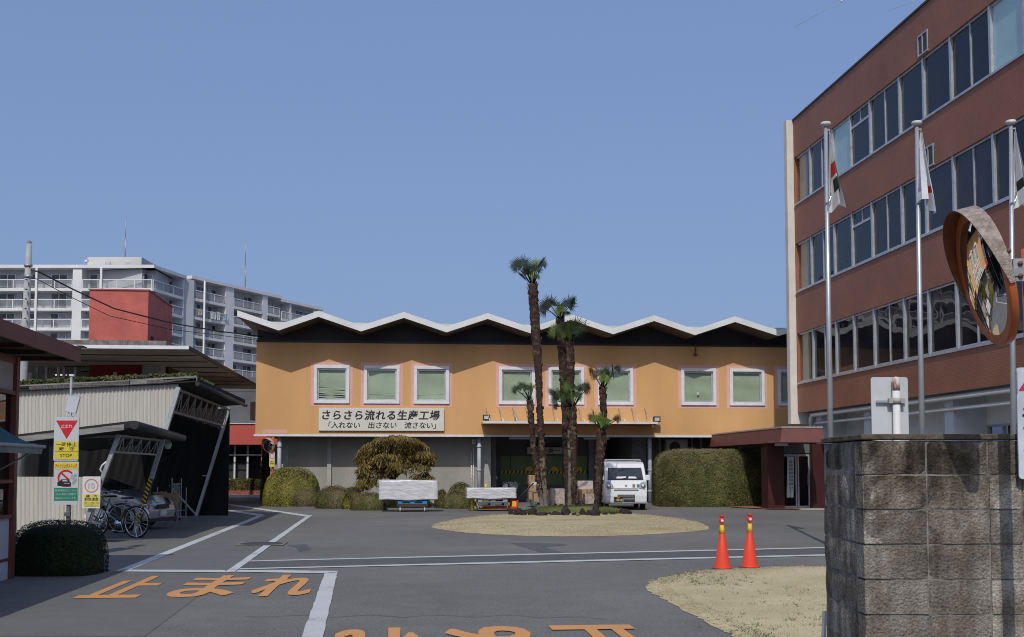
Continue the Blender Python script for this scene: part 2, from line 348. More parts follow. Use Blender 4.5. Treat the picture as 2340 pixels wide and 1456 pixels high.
def inside(p, pl):
    c = False; j = len(pl) - 1
    for i in range(len(pl)):
        if (pl[i].y > p[1]) != (pl[j].y > p[1]) and p[0] < (pl[j].x - pl[i].x) * (p[1] - pl[i].y) / (pl[j].y - pl[i].y) + pl[i].x: c = not c
        j = i
    return c
def dens(pts, n):
    out = []
    for i, p in enumerate(pts):
        a, b, c, d = pts[i - 1], p, pts[(i + 1) % len(pts)], pts[(i + 2) % len(pts)]
        for k in range(n):
            u = k / n; out.append(.5 * ((2 * b) + (c - a) * u + (2 * a - 5 * b + 4 * c - d) * u * u + (3 * b - a - 3 * c + d) * u ** 3))
    return out
def lawn(pix, hgt, nblades, blen, green=0.0, name='lawn', m=STRAW, z0=0.0, flat=False):
    pl = dens([gnd(x, y) for x, y in pix], 8); c = sum(pl, Vector()) / len(pl) + UP * z0; mb = MB(); rings = 7; vs = [c + UP * hgt]; fs = []
    pl = [p + Vector((random.uniform(-.03, .03), random.uniform(-.06, .06), 0)) for p in pl]
    n = len(pl)
    for r in range(1, rings + 1):
        k = r / rings
        for p in pl: vs.append(c.lerp(p + UP * z0, k) + UP * (hgt * (1 - k ** 4) + (.012 if r < rings else .005)))
    if flat:
        vs = [p + UP * .005 for p in pl] + [p + (c - p).normalized() * .12 * Vector((1, 1, 0)).length + UP * hgt for p in pl]; fs = [(i, (i + 1) % n, n + (i + 1) % n, n + i) for i in range(n)] + [tuple(range(n, 2 * n))]; rings = 0
    for i in range(n if not flat else 0): fs.append((0, 1 + i, 1 + (i + 1) % n))
    for r in range(rings - 1):
        for i in range(n):
            a, b = 1 + r * n + i, 1 + r * n + (i + 1) % n; fs.append((a, a + n, b + n, b))
    mb.add(vs, fs, 0, True); tag(mb.build(name, m, base=(0, 0, 0)), kind='structure')
    bl = MB(); xs = [p.x for p in pl]; ys = [p.y for p in pl]; k = 0; tries = 0
    while k < nblades and tries < nblades * 8:
        tries += 1
        x, y = random.uniform(min(xs) - .05, max(xs) + .05), random.uniform(min(ys), max(ys))
        if not inside((x, y), pl): continue
        # height of the mound here
        ed = min((Vector((x, y, 0)) - p).length for p in pl[::2])
        if flat and ed > .30 and random.random() > .16: k += 1; continue
        dd = max(0, min(1, 1 - ed / 3.0)); z = z0 + (hgt * (1 - dd ** 4) if not flat else hgt * min(1, (1 - dd) * 24))
        a = random.uniform(0, 6.28); l = blen * random.uniform(.5, 1.3); ln = random.uniform(.5, 1.6)
        d = Vector((math.cos(a), math.sin(a), 0)); s = Vector((-d.y, d.x, 0)) * random.uniform(.002, .005) * (1 + blen * 8); p = Vector((x, y, z + .003))
        bl.add([p - s, p + s, p + d * l * ln * .7 + UP * l * (.55 if blen > .1 else .3)], [(0, 1, 2)], 1 if random.random() < green * max(0, math.sin(x * 1.7 + 1) * math.sin(y * 1.1)) else 0); k += 1
    tag(bl.build('grass', [m, STRAW] if m is GREENG else [m, GREENG], base=(0, 0, 0), recalc=False), kind='stuff')
ISL = [(985, 1204), (1005, 1195), (1050, 1186), (1110, 1179), (1180, 1175), (1300, 1170), (1430, 1174), (1500, 1179), (1560, 1187), (1600, 1196), (1621, 1208), (1592, 1214), (1500, 1221), (1400, 1225), (1250, 1226), (1130, 1222), (1060, 1217), (1008, 1210)]
lawn(ISL, .08, 30000, .05, .05)
LW2 = [(1475, 1343), (1500, 1325), (1560, 1312), (1640, 1304), (1740, 1300), (1890, 1297), (2060, 1298), (2140, 1330), (2060, 1500), (1930, 1580), (1800, 1530), (1700, 1470), (1650, 1441), (1600, 1415), (1555, 1391), (1503, 1364)]
STRAW2 = grassmat('dry_grass_near', (.35, .315, .175), (.455, .385, .232), (.54, .465, .30))
lawn(LW2, .03, 70000, .022, .75, flat=True, m=STRAW2)

tu = MB(); random.seed(17)                                       # green tufts coming through the dry lawn
for k in range(150):
    c = gnd(random.gauss(1640, 55), random.gauss(1333, 9)) if k < 90 else gnd(random.uniform(1560, 1880), random.uniform(1335, 1450))
    if k >= 90 and random.random() < .5: c = gnd(random.uniform(1690, 1880), random.uniform(1350, 1450))
    for q in range(random.randint(4, 9)):
        a = random.uniform(0, 6.28); d = Vector((math.cos(a), math.sin(a), 0)); s_ = Vector((-d.y, d.x, 0)) * .003; p = c + d * random.random() * .05 + UP * .03; tu.add([p - s_, p + s_, p + d * .04 + UP * random.uniform(.015, .04)], [(0, 1, 2)])
tag(tu.build('grass', leafmat('tuft_green', (.10, .12, .05), (.17, .18, .08), (.26, .26, .13)), base=(0, 0, 0), recalc=False), kind='stuff')
# ------------------------------------------------------------------ ochre factory hall with folded roof
T0 = 46.3
OCHRE = mat('ochre_render', (.60, .345, .150), .85, .05, .7, bump=.12, bscale=45, fine=.03, col2=(.545, .31, .132), stretch=(1.3, 1, .22), detail=8)
PINK = mat('pink_primer', (.66, .37, .32), .85, .04, 3)
SOFFIT = mat('brown_soffit', (.105, .07, .045), .8, .2, 1.5)
ROOFW = mat('white_roof_edge', (.63, .64, .64), .6, .05, 1.2)
BLINDG = mat('green_blind', (.40, .47, .345), .7, .05, 2)
GREENP = mat('green_shutter', (.17, .25, .13), .6, .1, 1)
GREYP = mat('grey_steel_door', (.13, .14, .15), .55, .1, 2)
CONCD = mat('weathered_concrete', (.27, .265, .24), .9, .12, 1.1, bump=.2, bscale=22, fine=.05, col2=(.33, .32, .29), stretch=(1, 1, .35))
fb = thing('factory_building', 'long ochre factory hall with white zigzag folded roof behind the palms', 'factory', W(0, T0, 0), TH)
sL = fac(585, 880, T0)[0]; sR = fac(2080, 880, T0)[0]
zT = fac(1000, 785, T0)[1]; zB = fac(1000, 993, T0)[1]
place = lambda s, z: W(s, T0, z)
wins = [(717.4, 798.8), (831.4, 913.3), (945.7, 1026.6), (1139.8, 1222), (1253, 1334.5), (1365.4, 1446.8), (1556, 1636), (1667, 1746.5), (1776.7, 1856)]
zw1 = fac(1000, 836.8, T0)[1]; zw0 = fac(1000, 923.3, T0)[1]
hs = []
for a, b in wins:
    s0, s1 = fac(a, 880, T0)[0], fac(b, 880, T0)[0]; hs.append((s0 + .10, s1 - .10, zw0 + .10, zw1 - .10))
mb = MB(); holes(mb, place, sL, sR, zB, zT, hs, .3, E2)
mb.poly([W(sL, T0, zB), W(sL, T0 + 16, zB), W(sL, T0 + 16, zT), W(sL, T0, zT)])
mb.poly([W(sL, T0, zB), W(sR, T0, zB), W(sR, T0 + 16, zB), W(sL, T0 + 16, zB)], 1)
mb.poly([W(sL, T0, zT), W(sR, T0, zT), W(sR, T0 + 16, zT), W(sL, T0 + 16, zT)], 1)
mb.build('upper_wall', [OCHRE, SOFFIT], fb, recalc=False)
MB().sbox(sL - .06, sR, T0 - .03, T0 + .12, zB - .09, zB - .004).build('drip_trim', WHITEP, fb)
MB().sbox(sL + .18, sL + .22, T0 - .004, T0, zB + .02, zB + .12).build('primer_patch', PINK, fb)
a, b = fac(599, 985, T0)[0], fac(656, 985, T0)[0]; MB().sbox(a, b, T0 - .004, T0, zB + .03, zB + .18).build('primer_patch', PINK, fb)
for i, h in enumerate(hs):
    s0, s1, z0, z1 = h; o0, o1, p0, p1 = s0 - .10, s1 + .10, z0 - .10, z1 + .10
    f = MB(); d0, d1 = T0 - .07, T0 + .02
    f.sbox(o0, o1, d0, d1, p1 - .13, p1); f.sbox(o0, o1, d0, d1, p0, p0 + .13); f.sbox(o0, o0 + .13, d0, d1, p0 + .13, p1 - .13); f.sbox(o1 - .13, o1, d0, d1, p0 + .13, p1 - .13)
    wn = f.build('window', WHITEP, fb, bevel=.008)
    g = MB(); q0, q1, r0, r1 = o0 + .13, o1 - .13, p0 + .13, p1 - .13
    for (x0, x1, y0, y1) in ((q0, q1, r1 - .07, r1), (q0, q1, r0, r0 + .06), (q0, q0 + .06, r0 + .06, r1 - .07), (q1 - .06, q1, r0 + .06, r1 - .07)): g.sbox(x0, x1, T0 + .03, T0 + .1, y0, y1)
    g.build('sash', ALU, wn)
    MB().poly([W(q0 + .05, T0 + .06, r0 + .05), W(q1 - .05, T0 + .06, r0 + .05), W(q1 - .05, T0 + .06, r1 - .06), W(q0 + .05, T0 + .06, r1 - .06)]).build('pane', GLASSC, wn)
    bl = MB(); nsl = 30; top = r1 - .05; bot = r0 + .05
    for k in range(nsl):
        z = bot + (top - bot) * (k + .5) / nsl; hh = (top - bot) / nsl * .5
        skew = 0; gap = 0
        if i == 0 and k < 13: skew = random.uniform(-.05, .05); gap = random.uniform(.1, .7) * (13 - k) / 13
        elif i in (1, 2, 8) and k in (4, 5): skew = random.uniform(-.012, .012); gap = .12
        x0, x1 = q0 + .05, q1 - .05; hh *= (1 - gap)
        bl.poly([W(x0, T0 + .10, z - hh - skew), W(x1, T0 + .10, z - hh + skew), W(x1, T0 + .112, z + hh * .98 + skew), W(x0, T0 + .112, z + hh * .98 - skew)])
    if i == 6:
        cx = (q0 + q1) / 2; bl.poly([W(cx - .07, T0 + .095, r0 + .42), W(cx + .07, T0 + .095, r0 + .42), W(cx + .03, T0 + .095, r0 + .3), W(cx - .03, T0 + .095, r0 + .3)], 1)
        bl.poly([W(cx - .07, T0 + .096, r0 + .30), W(cx + .07, T0 + .096, r0 + .30), W(cx, T0 + .096, r0 + .16)], 2)
    bl.build('blind', [BLINDG, WHITEP, mat('grey_funnel', (.12, .13, .12))], wn, recalc=False)
    MB().sbox(q0, q1, T0 + .3, T0 + .31, r0, r1).build('room_backing', DARK, wn)
    su = MB(); e = .125
    for (x0, x1, y0, y1) in ((o0 - e, o1 + e, p1, p1 + e), (o0 - e, o1 + e, p0 - e, p0), (o0 - e, o0, p0, p1), (o1, o1 + e, p0, p1)): su.sbox(x0, x1, T0 - .004, T0, y0, y1)
    su.build('surround', PINK, wn)
# folded roof
OV = 1.47; TF = T0 - OV
zz = [(542, 727), (637, 756), (728, 724.5), (825, 757.5), (923, 727), (1020.6, 759.6), (1114.5, 727.8), (1212, 762), (1304.6, 729), (1401.5, 764), (1495, 733.5), (1588, 766), (1680, 736.5), (1779, 767.7), (1872, 739), (1970, 769.5), (2065, 742)]
pr = [fac(x, y, TF) for x, y in zz]
zv = sum(p[1] for p in pr[1::2]) / len(pr[1::2]); zp = sum(p[1] for p in pr[2::2]) / len(pr[2::2])
pr = [(p[0], zv if i % 2 else zp) for i, p in enumerate(pr)]; pr[0] = (pr[0][0], zp - .02)
rb = MB(); TB = T0 + 16; th = .235
for i in range(len(pr) - 1):
    (s0, z0), (s1, z1) = pr[i], pr[i + 1]
    rb.poly([W(s0, TF, z0), W(s1, TF, z1), W(s1, TF, z1 + th), W(s0, TF, z0 + th)], 0)
    rb.poly([W(s0, TF, z0 + th), W(s1, TF, z1 + th), W(s1, TB, z1 + th), W(s0, TB, z0 + th)], 2)
    rb.poly([W(s0, TF, z0), W(s1, TF, z1), W(s1, TB, z1), W(s0, TB, z0)], 1)
s0, z0 = pr[0]; rb.poly([W(s0, TF, z0), W(s0, TB, z0), W(s0, TB, z0 + th), W(s0, TF, z0 + th)], 3)
rb.build('roof', [ROOFW, SOFFIT, mat('roof_sheet', (.45, .46, .46), .6, .1, 1), BLACK], fb, recalc=False)
for i in range(1, len(pr), 2):                                              # filler in each fold just behind the edge, greyed in place of shading
    s0, z0 = pr[i]; hz0 = .17; k = hz0 / ((zp - zv) / abs(pr[3][0] - pr[2][0]))
    MB().prism([W(s0, TF + .5, z0 + th + .004), W(s0 + k, TF + .5, z0 + th + hz0), W(s0 - k, TF + .5, z0 + th + hz0)], E2 * 14).build('valley_cover', mat('filler_shade_grey', (.50, .51, .51), .6, .1, 1), fb)
ib = MB(); ti = T0 + .25
for i in range(1, len(pr) - 1):
    (s0, z0), (s1, z1) = pr[i], pr[i + 1]
    ib.poly([W(s0, ti, zT), W(s1, ti, zT), W(s1, ti, z1), W(s0, ti, z0)])
ib.poly([W(sL, ti, zT), W(pr[1][0], ti, zT), W(pr[1][0], ti, pr[1][1]), W(sL, ti, pr[1][1] + .25)])
ib.build('gable_infill', BLACK, fb, recalc=False)
MB().sbox(sL, sR, T0 - .05, T0 + .2, zT - .02, zT + .07).build('wall_cap', BLACK, fb)
bk = thing('wall_bracket', 'small rusty iron bracket hanging high on the ochre wall', 'bracket', W(*([fac(1588, 795, T0)[0], T0, fac(1588, 795, T0)[1]])), TH)
s0, z0 = fac(1588, 795, T0); RUST = mat('rust', (.16, .08, .05), .8, .2, 20)
MB().sbox(s0 - .02, s0 + .02, T0 - .12, T0 - .06, z0 - .32, z0 + .12).build('hanger', RUST, bk); MB().sbox(s0 - .06, s0 + .06, T0 - .2, T0 - .002, z0 - .34, z0 - .28).build('foot', RUST, bk)
# lower storey, set back
TL = T0 + 1.15; lw = MB()
sa, sb, sc_, sd_ = fac(640, 1060, TL)[0], fac(1121, 1060, TL)[0], fac(1484, 1060, TL)[0], sR
lw.sbox(sa, sb, TL, TL + .3, 0, zB - .004)
lw.build('lower_wall', CONCD, fb)
PIL = mat('pilaster_concrete', (.37, .37, .35), .9, .08, 2, bump=.1)
for x0, x1 in ((644, 659), (748, 757.5), (1100, 1121)):
    a, b = fac(x0, 1060, TL)[0], fac(x1, 1060, TL)[0]; MB().sbox(a, b, TL - .12, TL - .002, 0, zB - .01).build('pilaster', PIL, fb)
def pipe(name, x, t, r, z0, z1, m, par=fb):
    s0 = fac(x, 1060, t)[0]; p = MB().tube([W(s0, t, z0), W(s0, t, z1)], r, 10)
    for z in (z0 + .5, (z0 + z1) / 2, z1 - .4): p.lathe([(r * 1.25, -.03), (r * 1.25, .03)], W(s0, t, z), 10)
    return p.build(name, m, par)
PIPEM = mat('pale_blue_grey_pipe', (.36, .40, .44), .5, .06, 3)
pipe('downpipe', 638, T0 + .25, .085, 0, zB - .09, PIPEM); pipe('downpipe', 1095, T0 + .3, .085, 0, zB - .09, PIPEM); pipe('downpipe', 1485, T0 + .3, .085, 0, zB - .09, PIPEM)
pipe('conduit', 1077, TL - .06, .022, 0, 2.1, WHITEP); pipe('conduit', 1082, TL - .06, .025, 0, 2.3, WHITEP)
s0, z0 = fac(1082, 1010, TL); MB().sbox(s0 - .07, s0 + .07, TL - .16, TL - .003, z0 - .1, z0 + .1).build('junction_box', WHITEP, fb)
for k in (.12, .42): pass
# loading bay
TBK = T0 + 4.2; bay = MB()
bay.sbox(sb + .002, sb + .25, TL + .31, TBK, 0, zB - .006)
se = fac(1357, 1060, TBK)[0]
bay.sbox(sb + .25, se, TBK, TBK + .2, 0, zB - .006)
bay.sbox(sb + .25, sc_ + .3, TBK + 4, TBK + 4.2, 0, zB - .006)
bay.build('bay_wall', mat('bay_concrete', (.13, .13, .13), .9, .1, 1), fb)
a, b = fac(1143, 1080, TBK)[0], fac(1341, 1080, TBK)[0]; z1, z0 = fac(1240, 1042, TBK)[1], fac(1240, 1109, TBK)[1]
gp = MB(); gp.sbox(a, b, TBK - .06, TBK - .003, z0, z1).build('green_panel', GREENP, fb)
for k in (.115, .42, .72): s = a + (b - a) * k; MB().sbox(s - .02, s + .02, TBK - .075, TBK - .061, z0, z1).build('panel_rail', mat('dark_green_steel', (.05, .08, .05), .5), fb)
hz = MB(); zh = fac(1240, 1079, TBK)[1]; n = 44
for k in range(n):
    u0, u1 = a + (b - a) * k / n, a + (b - a) * (k + 1) / n
    hz.poly([W(u0, TBK - .078, zh - .06), W(u1, TBK - .078, zh - .06), W(u1 + .05, TBK - .078, zh + .06), W(u0 + .05, TBK - .078, zh + .06)], k % 2)
hz.build('hazard_stripe', [YELLOW, BLACK], fb, recalc=False)
for k in (.33, .62, .9): MB().prism([W(a + (b - a) * k - .16, TBK - .1, zh + .06), W(a + (b - a) * k + .16, TBK - .1, zh + .06), W(a + (b - a) * k + .12, TBK - .1, zh + .24), W(a + (b - a) * k - .1, TBK - .1, zh + .24)], E2 * .02).build('yellow_marker', YELLOW, fb)
MB().sbox(a, b, TBK - .05, TBK - .003, 0, z0 - .02).build('bay_plinth', mat('grey_plinth', (.16, .17, .18), .8), fb)
dd = MB(); da = fac(1121, 1080, TBK)[0] + .05; dd.sbox(da, a - .03, TBK - .05, TBK - .003, 0, z1 - .1).build('bay_door', GREYP, fb)
MB().sbox(a - .2, a - .14, TBK - .1, TBK - .05, .95, 1.1).build('door_knob', ALU, fb)
p = MB(); p.sbox(fac(1343, 1060, TBK)[0], fac(1356, 1060, TBK)[0], TBK - .3, TBK - .004, 0, zB - .006).build('bay_post', mat('grey_post', (.22, .23, .24), .7), fb)
MB().sbox(fac(1445, 1060, T0 + 2.2)[0], fac(1483, 1060, T0 + 2.2)[0], T0 + 2.2, T0 + 8, 0, zB - .006).build('bay_side_wall', mat('bay_side', (.2, .2, .2), .9), fb)
for x0, x1 in ((1164, 1225), (1335, 1393)): MB().sbox(fac(x0, 1002, T0 + .6)[0], fac(x1, 1002, T0 + .6)[0], T0 + .6, T0 + .75, zB - .17, zB - .095).build('tube_light_housing', WHITEP, fb)
# right of the bay: shadowed recess
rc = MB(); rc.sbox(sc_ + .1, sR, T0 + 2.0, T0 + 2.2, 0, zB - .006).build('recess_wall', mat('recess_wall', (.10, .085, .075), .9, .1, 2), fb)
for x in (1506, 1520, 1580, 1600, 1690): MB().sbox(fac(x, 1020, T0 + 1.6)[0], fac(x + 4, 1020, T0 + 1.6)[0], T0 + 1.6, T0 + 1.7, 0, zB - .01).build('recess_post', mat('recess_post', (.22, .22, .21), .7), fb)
# canopy over the bay
ca, cb = fac(1104, 967, T0 - 1.1)[0], fac(1503, 967, T0 - 1.1)[0]; zc = fac(1300, 968.5, T0 - 1.1)[1]
cn = MB().sbox(ca, cb, T0 - 1.15, T0 - .002, zc, zc + .09).build('canopy', mat('canopy_white', (.6, .6, .58), .6, .06, 2), fb)
MB().sbox(ca + .05, cb - .05, T0 - 1.1, T0 - .05, zc - .03, zc - .003).build('canopy_soffit', mat('canopy_soffit', (.30, .10, .03), .8, .1, 2), cn)
st = MB()
for k, x in enumerate((1110, 1140, 1171, 1201, 1231, 1262, 1292, 1322, 1352, 1382, 1413, 1443, 1473)):
    s = fac(x, 940, T0)[0]; st.tube([W(s, T0 - .01, zc + .68), W(s + .1, T0 - 1.0, zc + .1)], .014, 6)
    if k in (2, 3, 6): st.bar(W(s + .04, T0 - .3, zc + .6), W(s + .16, T0 - 1.0, zc + .1), .05, .02)
st.build('stay_rod', ALU, cn)
def flood(x, y, lab):
    s, z = fac(x, y, T0 - .3); t = thing('floodlight', lab, 'floodlight', W(s, T0 - .3, z - .15), TH, 'floodlights over the loading bay')
    MB().sbox(s - .15, s + .15, T0 - .42, T0 - .3, z - .13, z + .11).build('housing', BLACK, t, bevel=.015)
    MB().sbox(s - .10, s + .10, T0 - .428, T0 - .421, z - .07, z + .06).build('lens', mat('flood_lens', (.5, .5, .48), .25), t)
    MB().bar(W(s, T0 - .3, z - .05), W(s, T0 - .005, z - .1), .05).build('arm', BLACK, t)
flood(1111.5, 954, 'black square floodlight above the left end of the white canopy'); flood(1500, 958, 'black square floodlight beyond the right end of the white canopy')
# sign board on the facade
a, z1 = fac(729, 932.5, T0); b, z0 = fac(1014.8, 985.3, T0)
sg = thing('factory_sign', 'wide cream signboard with two lines of slanted black writing under three windows', 'sign', W((a + b) / 2, T0 - .1, z0), TH)
MB().sbox(a, b, T0 - .10, T0 - .005, z0, z1).build('board', mat('cream_board', (.60, .59, .53), .5, .03, 1), sg, bevel=.008)
INK = mat('black_ink', (.02, .018, .018), .6, .02, 3)
tx = MB(); text(tx, 'さらさら流れる生産工場', W((a + b) / 2 - .02, T0 - .101, z0 + (z1 - z0) * .69), E1, UP, .40, (b - a) * .935, bold=.030, shear=.13, space=1.12); text(tx, '「入れない　出さない　流さない」', W((a + b) / 2 + .03, T0 - .101, z0 + (z1 - z0) * .25), E1, UP, .27, (b - a) * .86, bold=.018, shear=.13)
tx.build('lettering', INK, sg, recalc=False)
a, z1 = fac(1228, 1022.5, TBK - .3); b, z0 = fac(1285, 1037.5, TBK - .3)
sg = thing('safety_sign', 'white banner with dark writing and a cross inside the loading bay', 'sign', W((a + b) / 2, TBK - .3, z0), TH)
a -= .45
MB().sbox(a, b, TBK - .30, TBK - .27, z0, z1).build('board', mat('safety_white', (.5, .51, .5), .6), sg)
tx = MB(); text(tx, '安全＋第一', W((a + b) / 2, TBK - .303, (z0 + z1) / 2), E1, UP, .2, (b - a) * .86, bold=.015); tx.build('lettering', INK, sg, recalc=False)
# air conditioner outdoor unit in the recess
a, z1 = fac(1525, 1004, T0 + 1.3); b, z0 = fac(1572, 1036, T0 + 1.3)
ac = thing('air_conditioner', 'beige outdoor air conditioner unit with round fan above the tall clipped hedge', 'air conditioner', W((a + b) / 2, T0 + 1.3, z0), TH)
MB().sbox(a, b, T0 + 1.3, T0 + 1.7, z0 - .12, z1).build('case', mat('beige_case', (.48, .47, .42), .6), ac, bevel=.02)
c = W(a + (b - a) * .36, T0 + 1.292, (z0 + z1) / 2 - .03); fan = MB().lathe([(.0, .0), (.235, 0), (.235, .012)], c, 24, ax=E2); fan.build('fan_opening', BLACK, ac)
gr = MB()
for k in range(7): r = .03 + k * .033; gr.lathe([(r - .004, 0), (r + .004, 0), (r + .004, .005), (r - .004, .005)], c - E2 * .008, 24, ax=E2)
gr.build('fan_guard', mat('fan_guard', (.1, .1, .1), .6), ac)
MB().sbox(a + .02, b - .02, T0 + 1.35, T0 + 1.6, z0 - 1.4, z0 - .124).build('stand', GREYP, ac)

# ------------------------------------------------------------------ brown tiled office block on the right
def tilemat():
    m, t, b = nodes('brown_tile'); N, L = t.nodes.new, t.links.new
    tc = N("ShaderNodeTexCoord"); sp = N("ShaderNodeSeparateXYZ"); L(tc.outputs['Object'], sp.inputs[0]); cb = N("ShaderNodeCombineXYZ"); L(sp.outputs[1], cb.inputs[0]); L(sp.outputs[2], cb.inputs[1])
    br = N("ShaderNodeTexBrick"); br.inputs['Scale'].default_value = 1; br.inputs['Brick Width'].default_value = .12; br.inputs['Row Height'].default_value = .065; br.inputs['Mortar Size'].default_value = .005; br.inputs['Mortar Smooth'].default_value = .3
    br.inputs['Color1'].default_value = (.285, .112, .064, 1); br.inputs['Color2'].default_value = (.26, .101, .058, 1); br.inputs['Mortar'].default_value = (.33, .165, .11, 1); br.inputs['Bias'].default_value = 0
    L(cb.outputs[0], br.inputs['Vector'])
    no = N("ShaderNodeTexNoise"); no.inputs['Scale'].default_value = .55; no.inputs['Detail'].default_value = 5; L(tc.outputs['Object'], no.inputs['Vector'])
    mr = N("ShaderNodeMapRange"); mr.inputs[1].default_value = .3; mr.inputs[2].default_value = .7; mr.inputs[3].default_value = .86; mr.inputs[4].default_value = 1.14; L(no.outputs[0], mr.inputs[0])
    mx = N("ShaderNodeVectorMath"); mx.operation = 'MULTIPLY'; L(br.outputs[0], mx.inputs[0]); L(mr.outputs[0], mx.inputs[1]); L(mx.outputs[0], b.inputs['Base Color'])
    bp = N("ShaderNodeBump"); bp.inputs['Strength'].default_value = .35; bp.inputs['Distance'].default_value = .006; bp.invert = True; L(br.outputs['Fac'], bp.inputs['Height']); L(bp.outputs[0], b.inputs['Normal'])
    b.inputs['Roughness'].default_value = .55; b.inputs['Specular IOR Level'].default_value = .28
    return m
TILE = tilemat(); PALEW = mat('pale_render', (.62, .58, .52), .85, .06, 1.2)
Yc = 42.0; pc = at(1812, 275, Yc); S0 = pc.dot(E1); tF = pc.dot(E2); tN = 17.0
zr = lambda y: sid(1820, y, S0)[1]
zP = zr(270); rows = [(zr(357), zr(466)), (zr(557), zr(667)), (zr(763), zr(876))]; zBt = zr(944)
ob = thing('office_building', 'four storey brown tiled office block with ribbon windows beside the flagpoles', 'office building', W(S0, tF, 0), TH)
DPT = 12.0
bw = MB(); pl = lambda t, z: W(S0, t, z)
holes(bw, pl, tN, tF, zBt, zP, [(tN + .01, tF - .08, b, a) for a, b in rows], .22, E1)
bw.poly([W(S0, tN, zP), W(S0 + DPT, tN, zP), W(S0 + DPT, tF, zP), W(S0, tF, zP)], 1); bw.poly([W(S0, tN, zBt), W(S0 + DPT, tN, zBt), W(S0 + DPT, tN, zP), W(S0, tN, zP)], 0)
bw.poly([W(S0, tN, zBt), W(S0 + DPT, tN, zBt), W(S0 + DPT, tF, zBt), W(S0, tF, zBt)], 2)
bw.build('brick_wall', [TILE, CONC, mat('overhang_soffit', (.22, .21, .2), .8)], ob, recalc=False)
MB().sbox(S0 - .04, S0 + .3, tN, tF, zP + .002, zP + .06).build('parapet_cap', mat('dark_flashing', (.05, .04, .04), .5), ob)
zc0 = sid(1820, 968, S0)[1]
MB().sbox(S0 - .26, S0 + DPT, tF + .002, tF + .32, zc0 - .02, zP + .03).build('end_wall', PALEW, ob)
# window rhythm: units along t from the far end, in units recovered from the mullions
unit = [1820, 1853, 1906, 1947, 1993, 2062, 2118, 2182, 2275]
ts = [sid(x, 700, S0)[0] for x in unit]
wN, wW = ts[2] - ts[3], ts[1] - ts[2]
while ts[-1] > tN + 2.5:
    k = (len(ts) - 1) % 3; ts.append(ts[-1] - (wW if k == 1 else wN))
CURT = mat('beige_curtain', (.40, .32, .24), .8, .05, 3, stretch=(1, 8, 1)); BLUEB = mat('blue_blind', (.62, .82, .88), .6, .04, 1); BLINDK = mat('slate_blind', (.085, .085, .10), .7, .05, 2)
tf = sid(1820, 700, S0)[0]
for r, (za, zb) in enumerate(rows):
    for i in range(len(ts) - 1):
        t1, t0 = ts[i], ts[i + 1]; t0 = max(t0, tN + .05)
        if i == 0: t1 = tF - .09
        fm = MB(); x0, x1 = S0 + .06, S0 + .14; fw = .045
        fm.sbox(x0 - .03, x1, t0 - .05, t0 + .05, zb, za)
        fm.sbox(x0, x1, t0 + .05, t1 - .05, zb + .002, zb + .07); fm.sbox(x0, x1, t0 + .05, t1 - .05, za - .06, za - .002)
        wide = (i % 3 == 1)
        if wide: tm = (t0 + t1) / 2; fm.sbox(x0 + .01, x1, tm - .025, tm + .025, zb + .07, za - .06)
        tr = (i == 3 and r < 2) or (i == 9)
        if tr: zt = za - .47; fm.sbox(x0 + .005, x1, t0 + .05, t1 - .05, zt - .04, zt + .04); tm = (t0 + t1) / 2; fm.sbox(x0 + .01, x1, tm - .025, tm + .025, zt + .04, za - .06)
        wn = fm.build('window', ALU, ob)
        MB().poly([W(S0 + .10, t0, zb + .03), W(S0 + .10, t1, zb + .03), W(S0 + .10, t1, za - .03), W(S0 + .10, t0, za - .03)]).build('pane', GLASSC if i == 0 or (i in (2, 8) and r == 0) or (i == 11 and r == 1) else GLASSD, wn)
        if i == 0:
            MB().sbox(S0 + .2, S0 + .22, t0 + (t1 - t0) * .45, t1, zb, za).build('curtain', CURT, wn)
            MB().sbox(S0 + .23, S0 + .25, t0, t0 + (t1 - t0) * .45, zb, za).build('blind', BLINDK if r != 1 else DARK, wn)
        elif (i in (2, 8) and r == 0) or (i == 11 and r == 1): MB().sbox(S0 + .12, S0 + .13, t0, t1, zb, za).build('blind', BLUEB, wn)
        elif r == 2 or (r == 1 and i > 5): MB().sbox(S0 + .17, S0 + .19, t0, t1, zb, za).build('room_backing', mat('dim_room', (.22, .18, .175), .9, .25, .5), wn)  # panel set close behind the glass to catch skylight, in place of a room
        else: MB().sbox(S0 + .2, S0 + .21, t0, t1, zb, za).build('blind', BLINDK, wn)
MB().sbox(S0 - .035, S0 + .05, tN, tF - .09, rows[0][1] - .06, rows[0][1] - .002).build('window_sill', ALU, ob)
for za, zb in rows[1:]: MB().sbox(S0 - .035, S0 + .05, tN, tF - .09, zb - .06, zb - .002).build('window_sill', ALU, ob)
# small vents
for x0, x1, y0, y1 in ((2098, 2116, 92, 112), (2111, 2126, 352, 370)):
    ta, z1 = sid(x0, y0, S0); tb, z0 = sid(x1, y1, S0); zc = (z0 + z1) / 2; hh = .26; tb = ta - .62; vm = MB()
    vm.sbox(S0 - .03, S0 - .002, tb, ta, zc - hh - .04, zc - hh); vm.sbox(S0 - .03, S0 - .002, tb, ta, zc + hh, zc + hh + .04)
    for t in (tb, (ta + tb) / 2, ta - .04): vm.sbox(S0 - .03, S0 - .002, t, t + .04, zc - hh, zc + hh)
    v = vm.build('vent', ALU, ob); MB().sbox(S0 - .012, S0 - .003, tb, ta, zc - hh, zc + hh).build('louvre', mat('dark_louvre', (.06, .05, .05), .6), v)
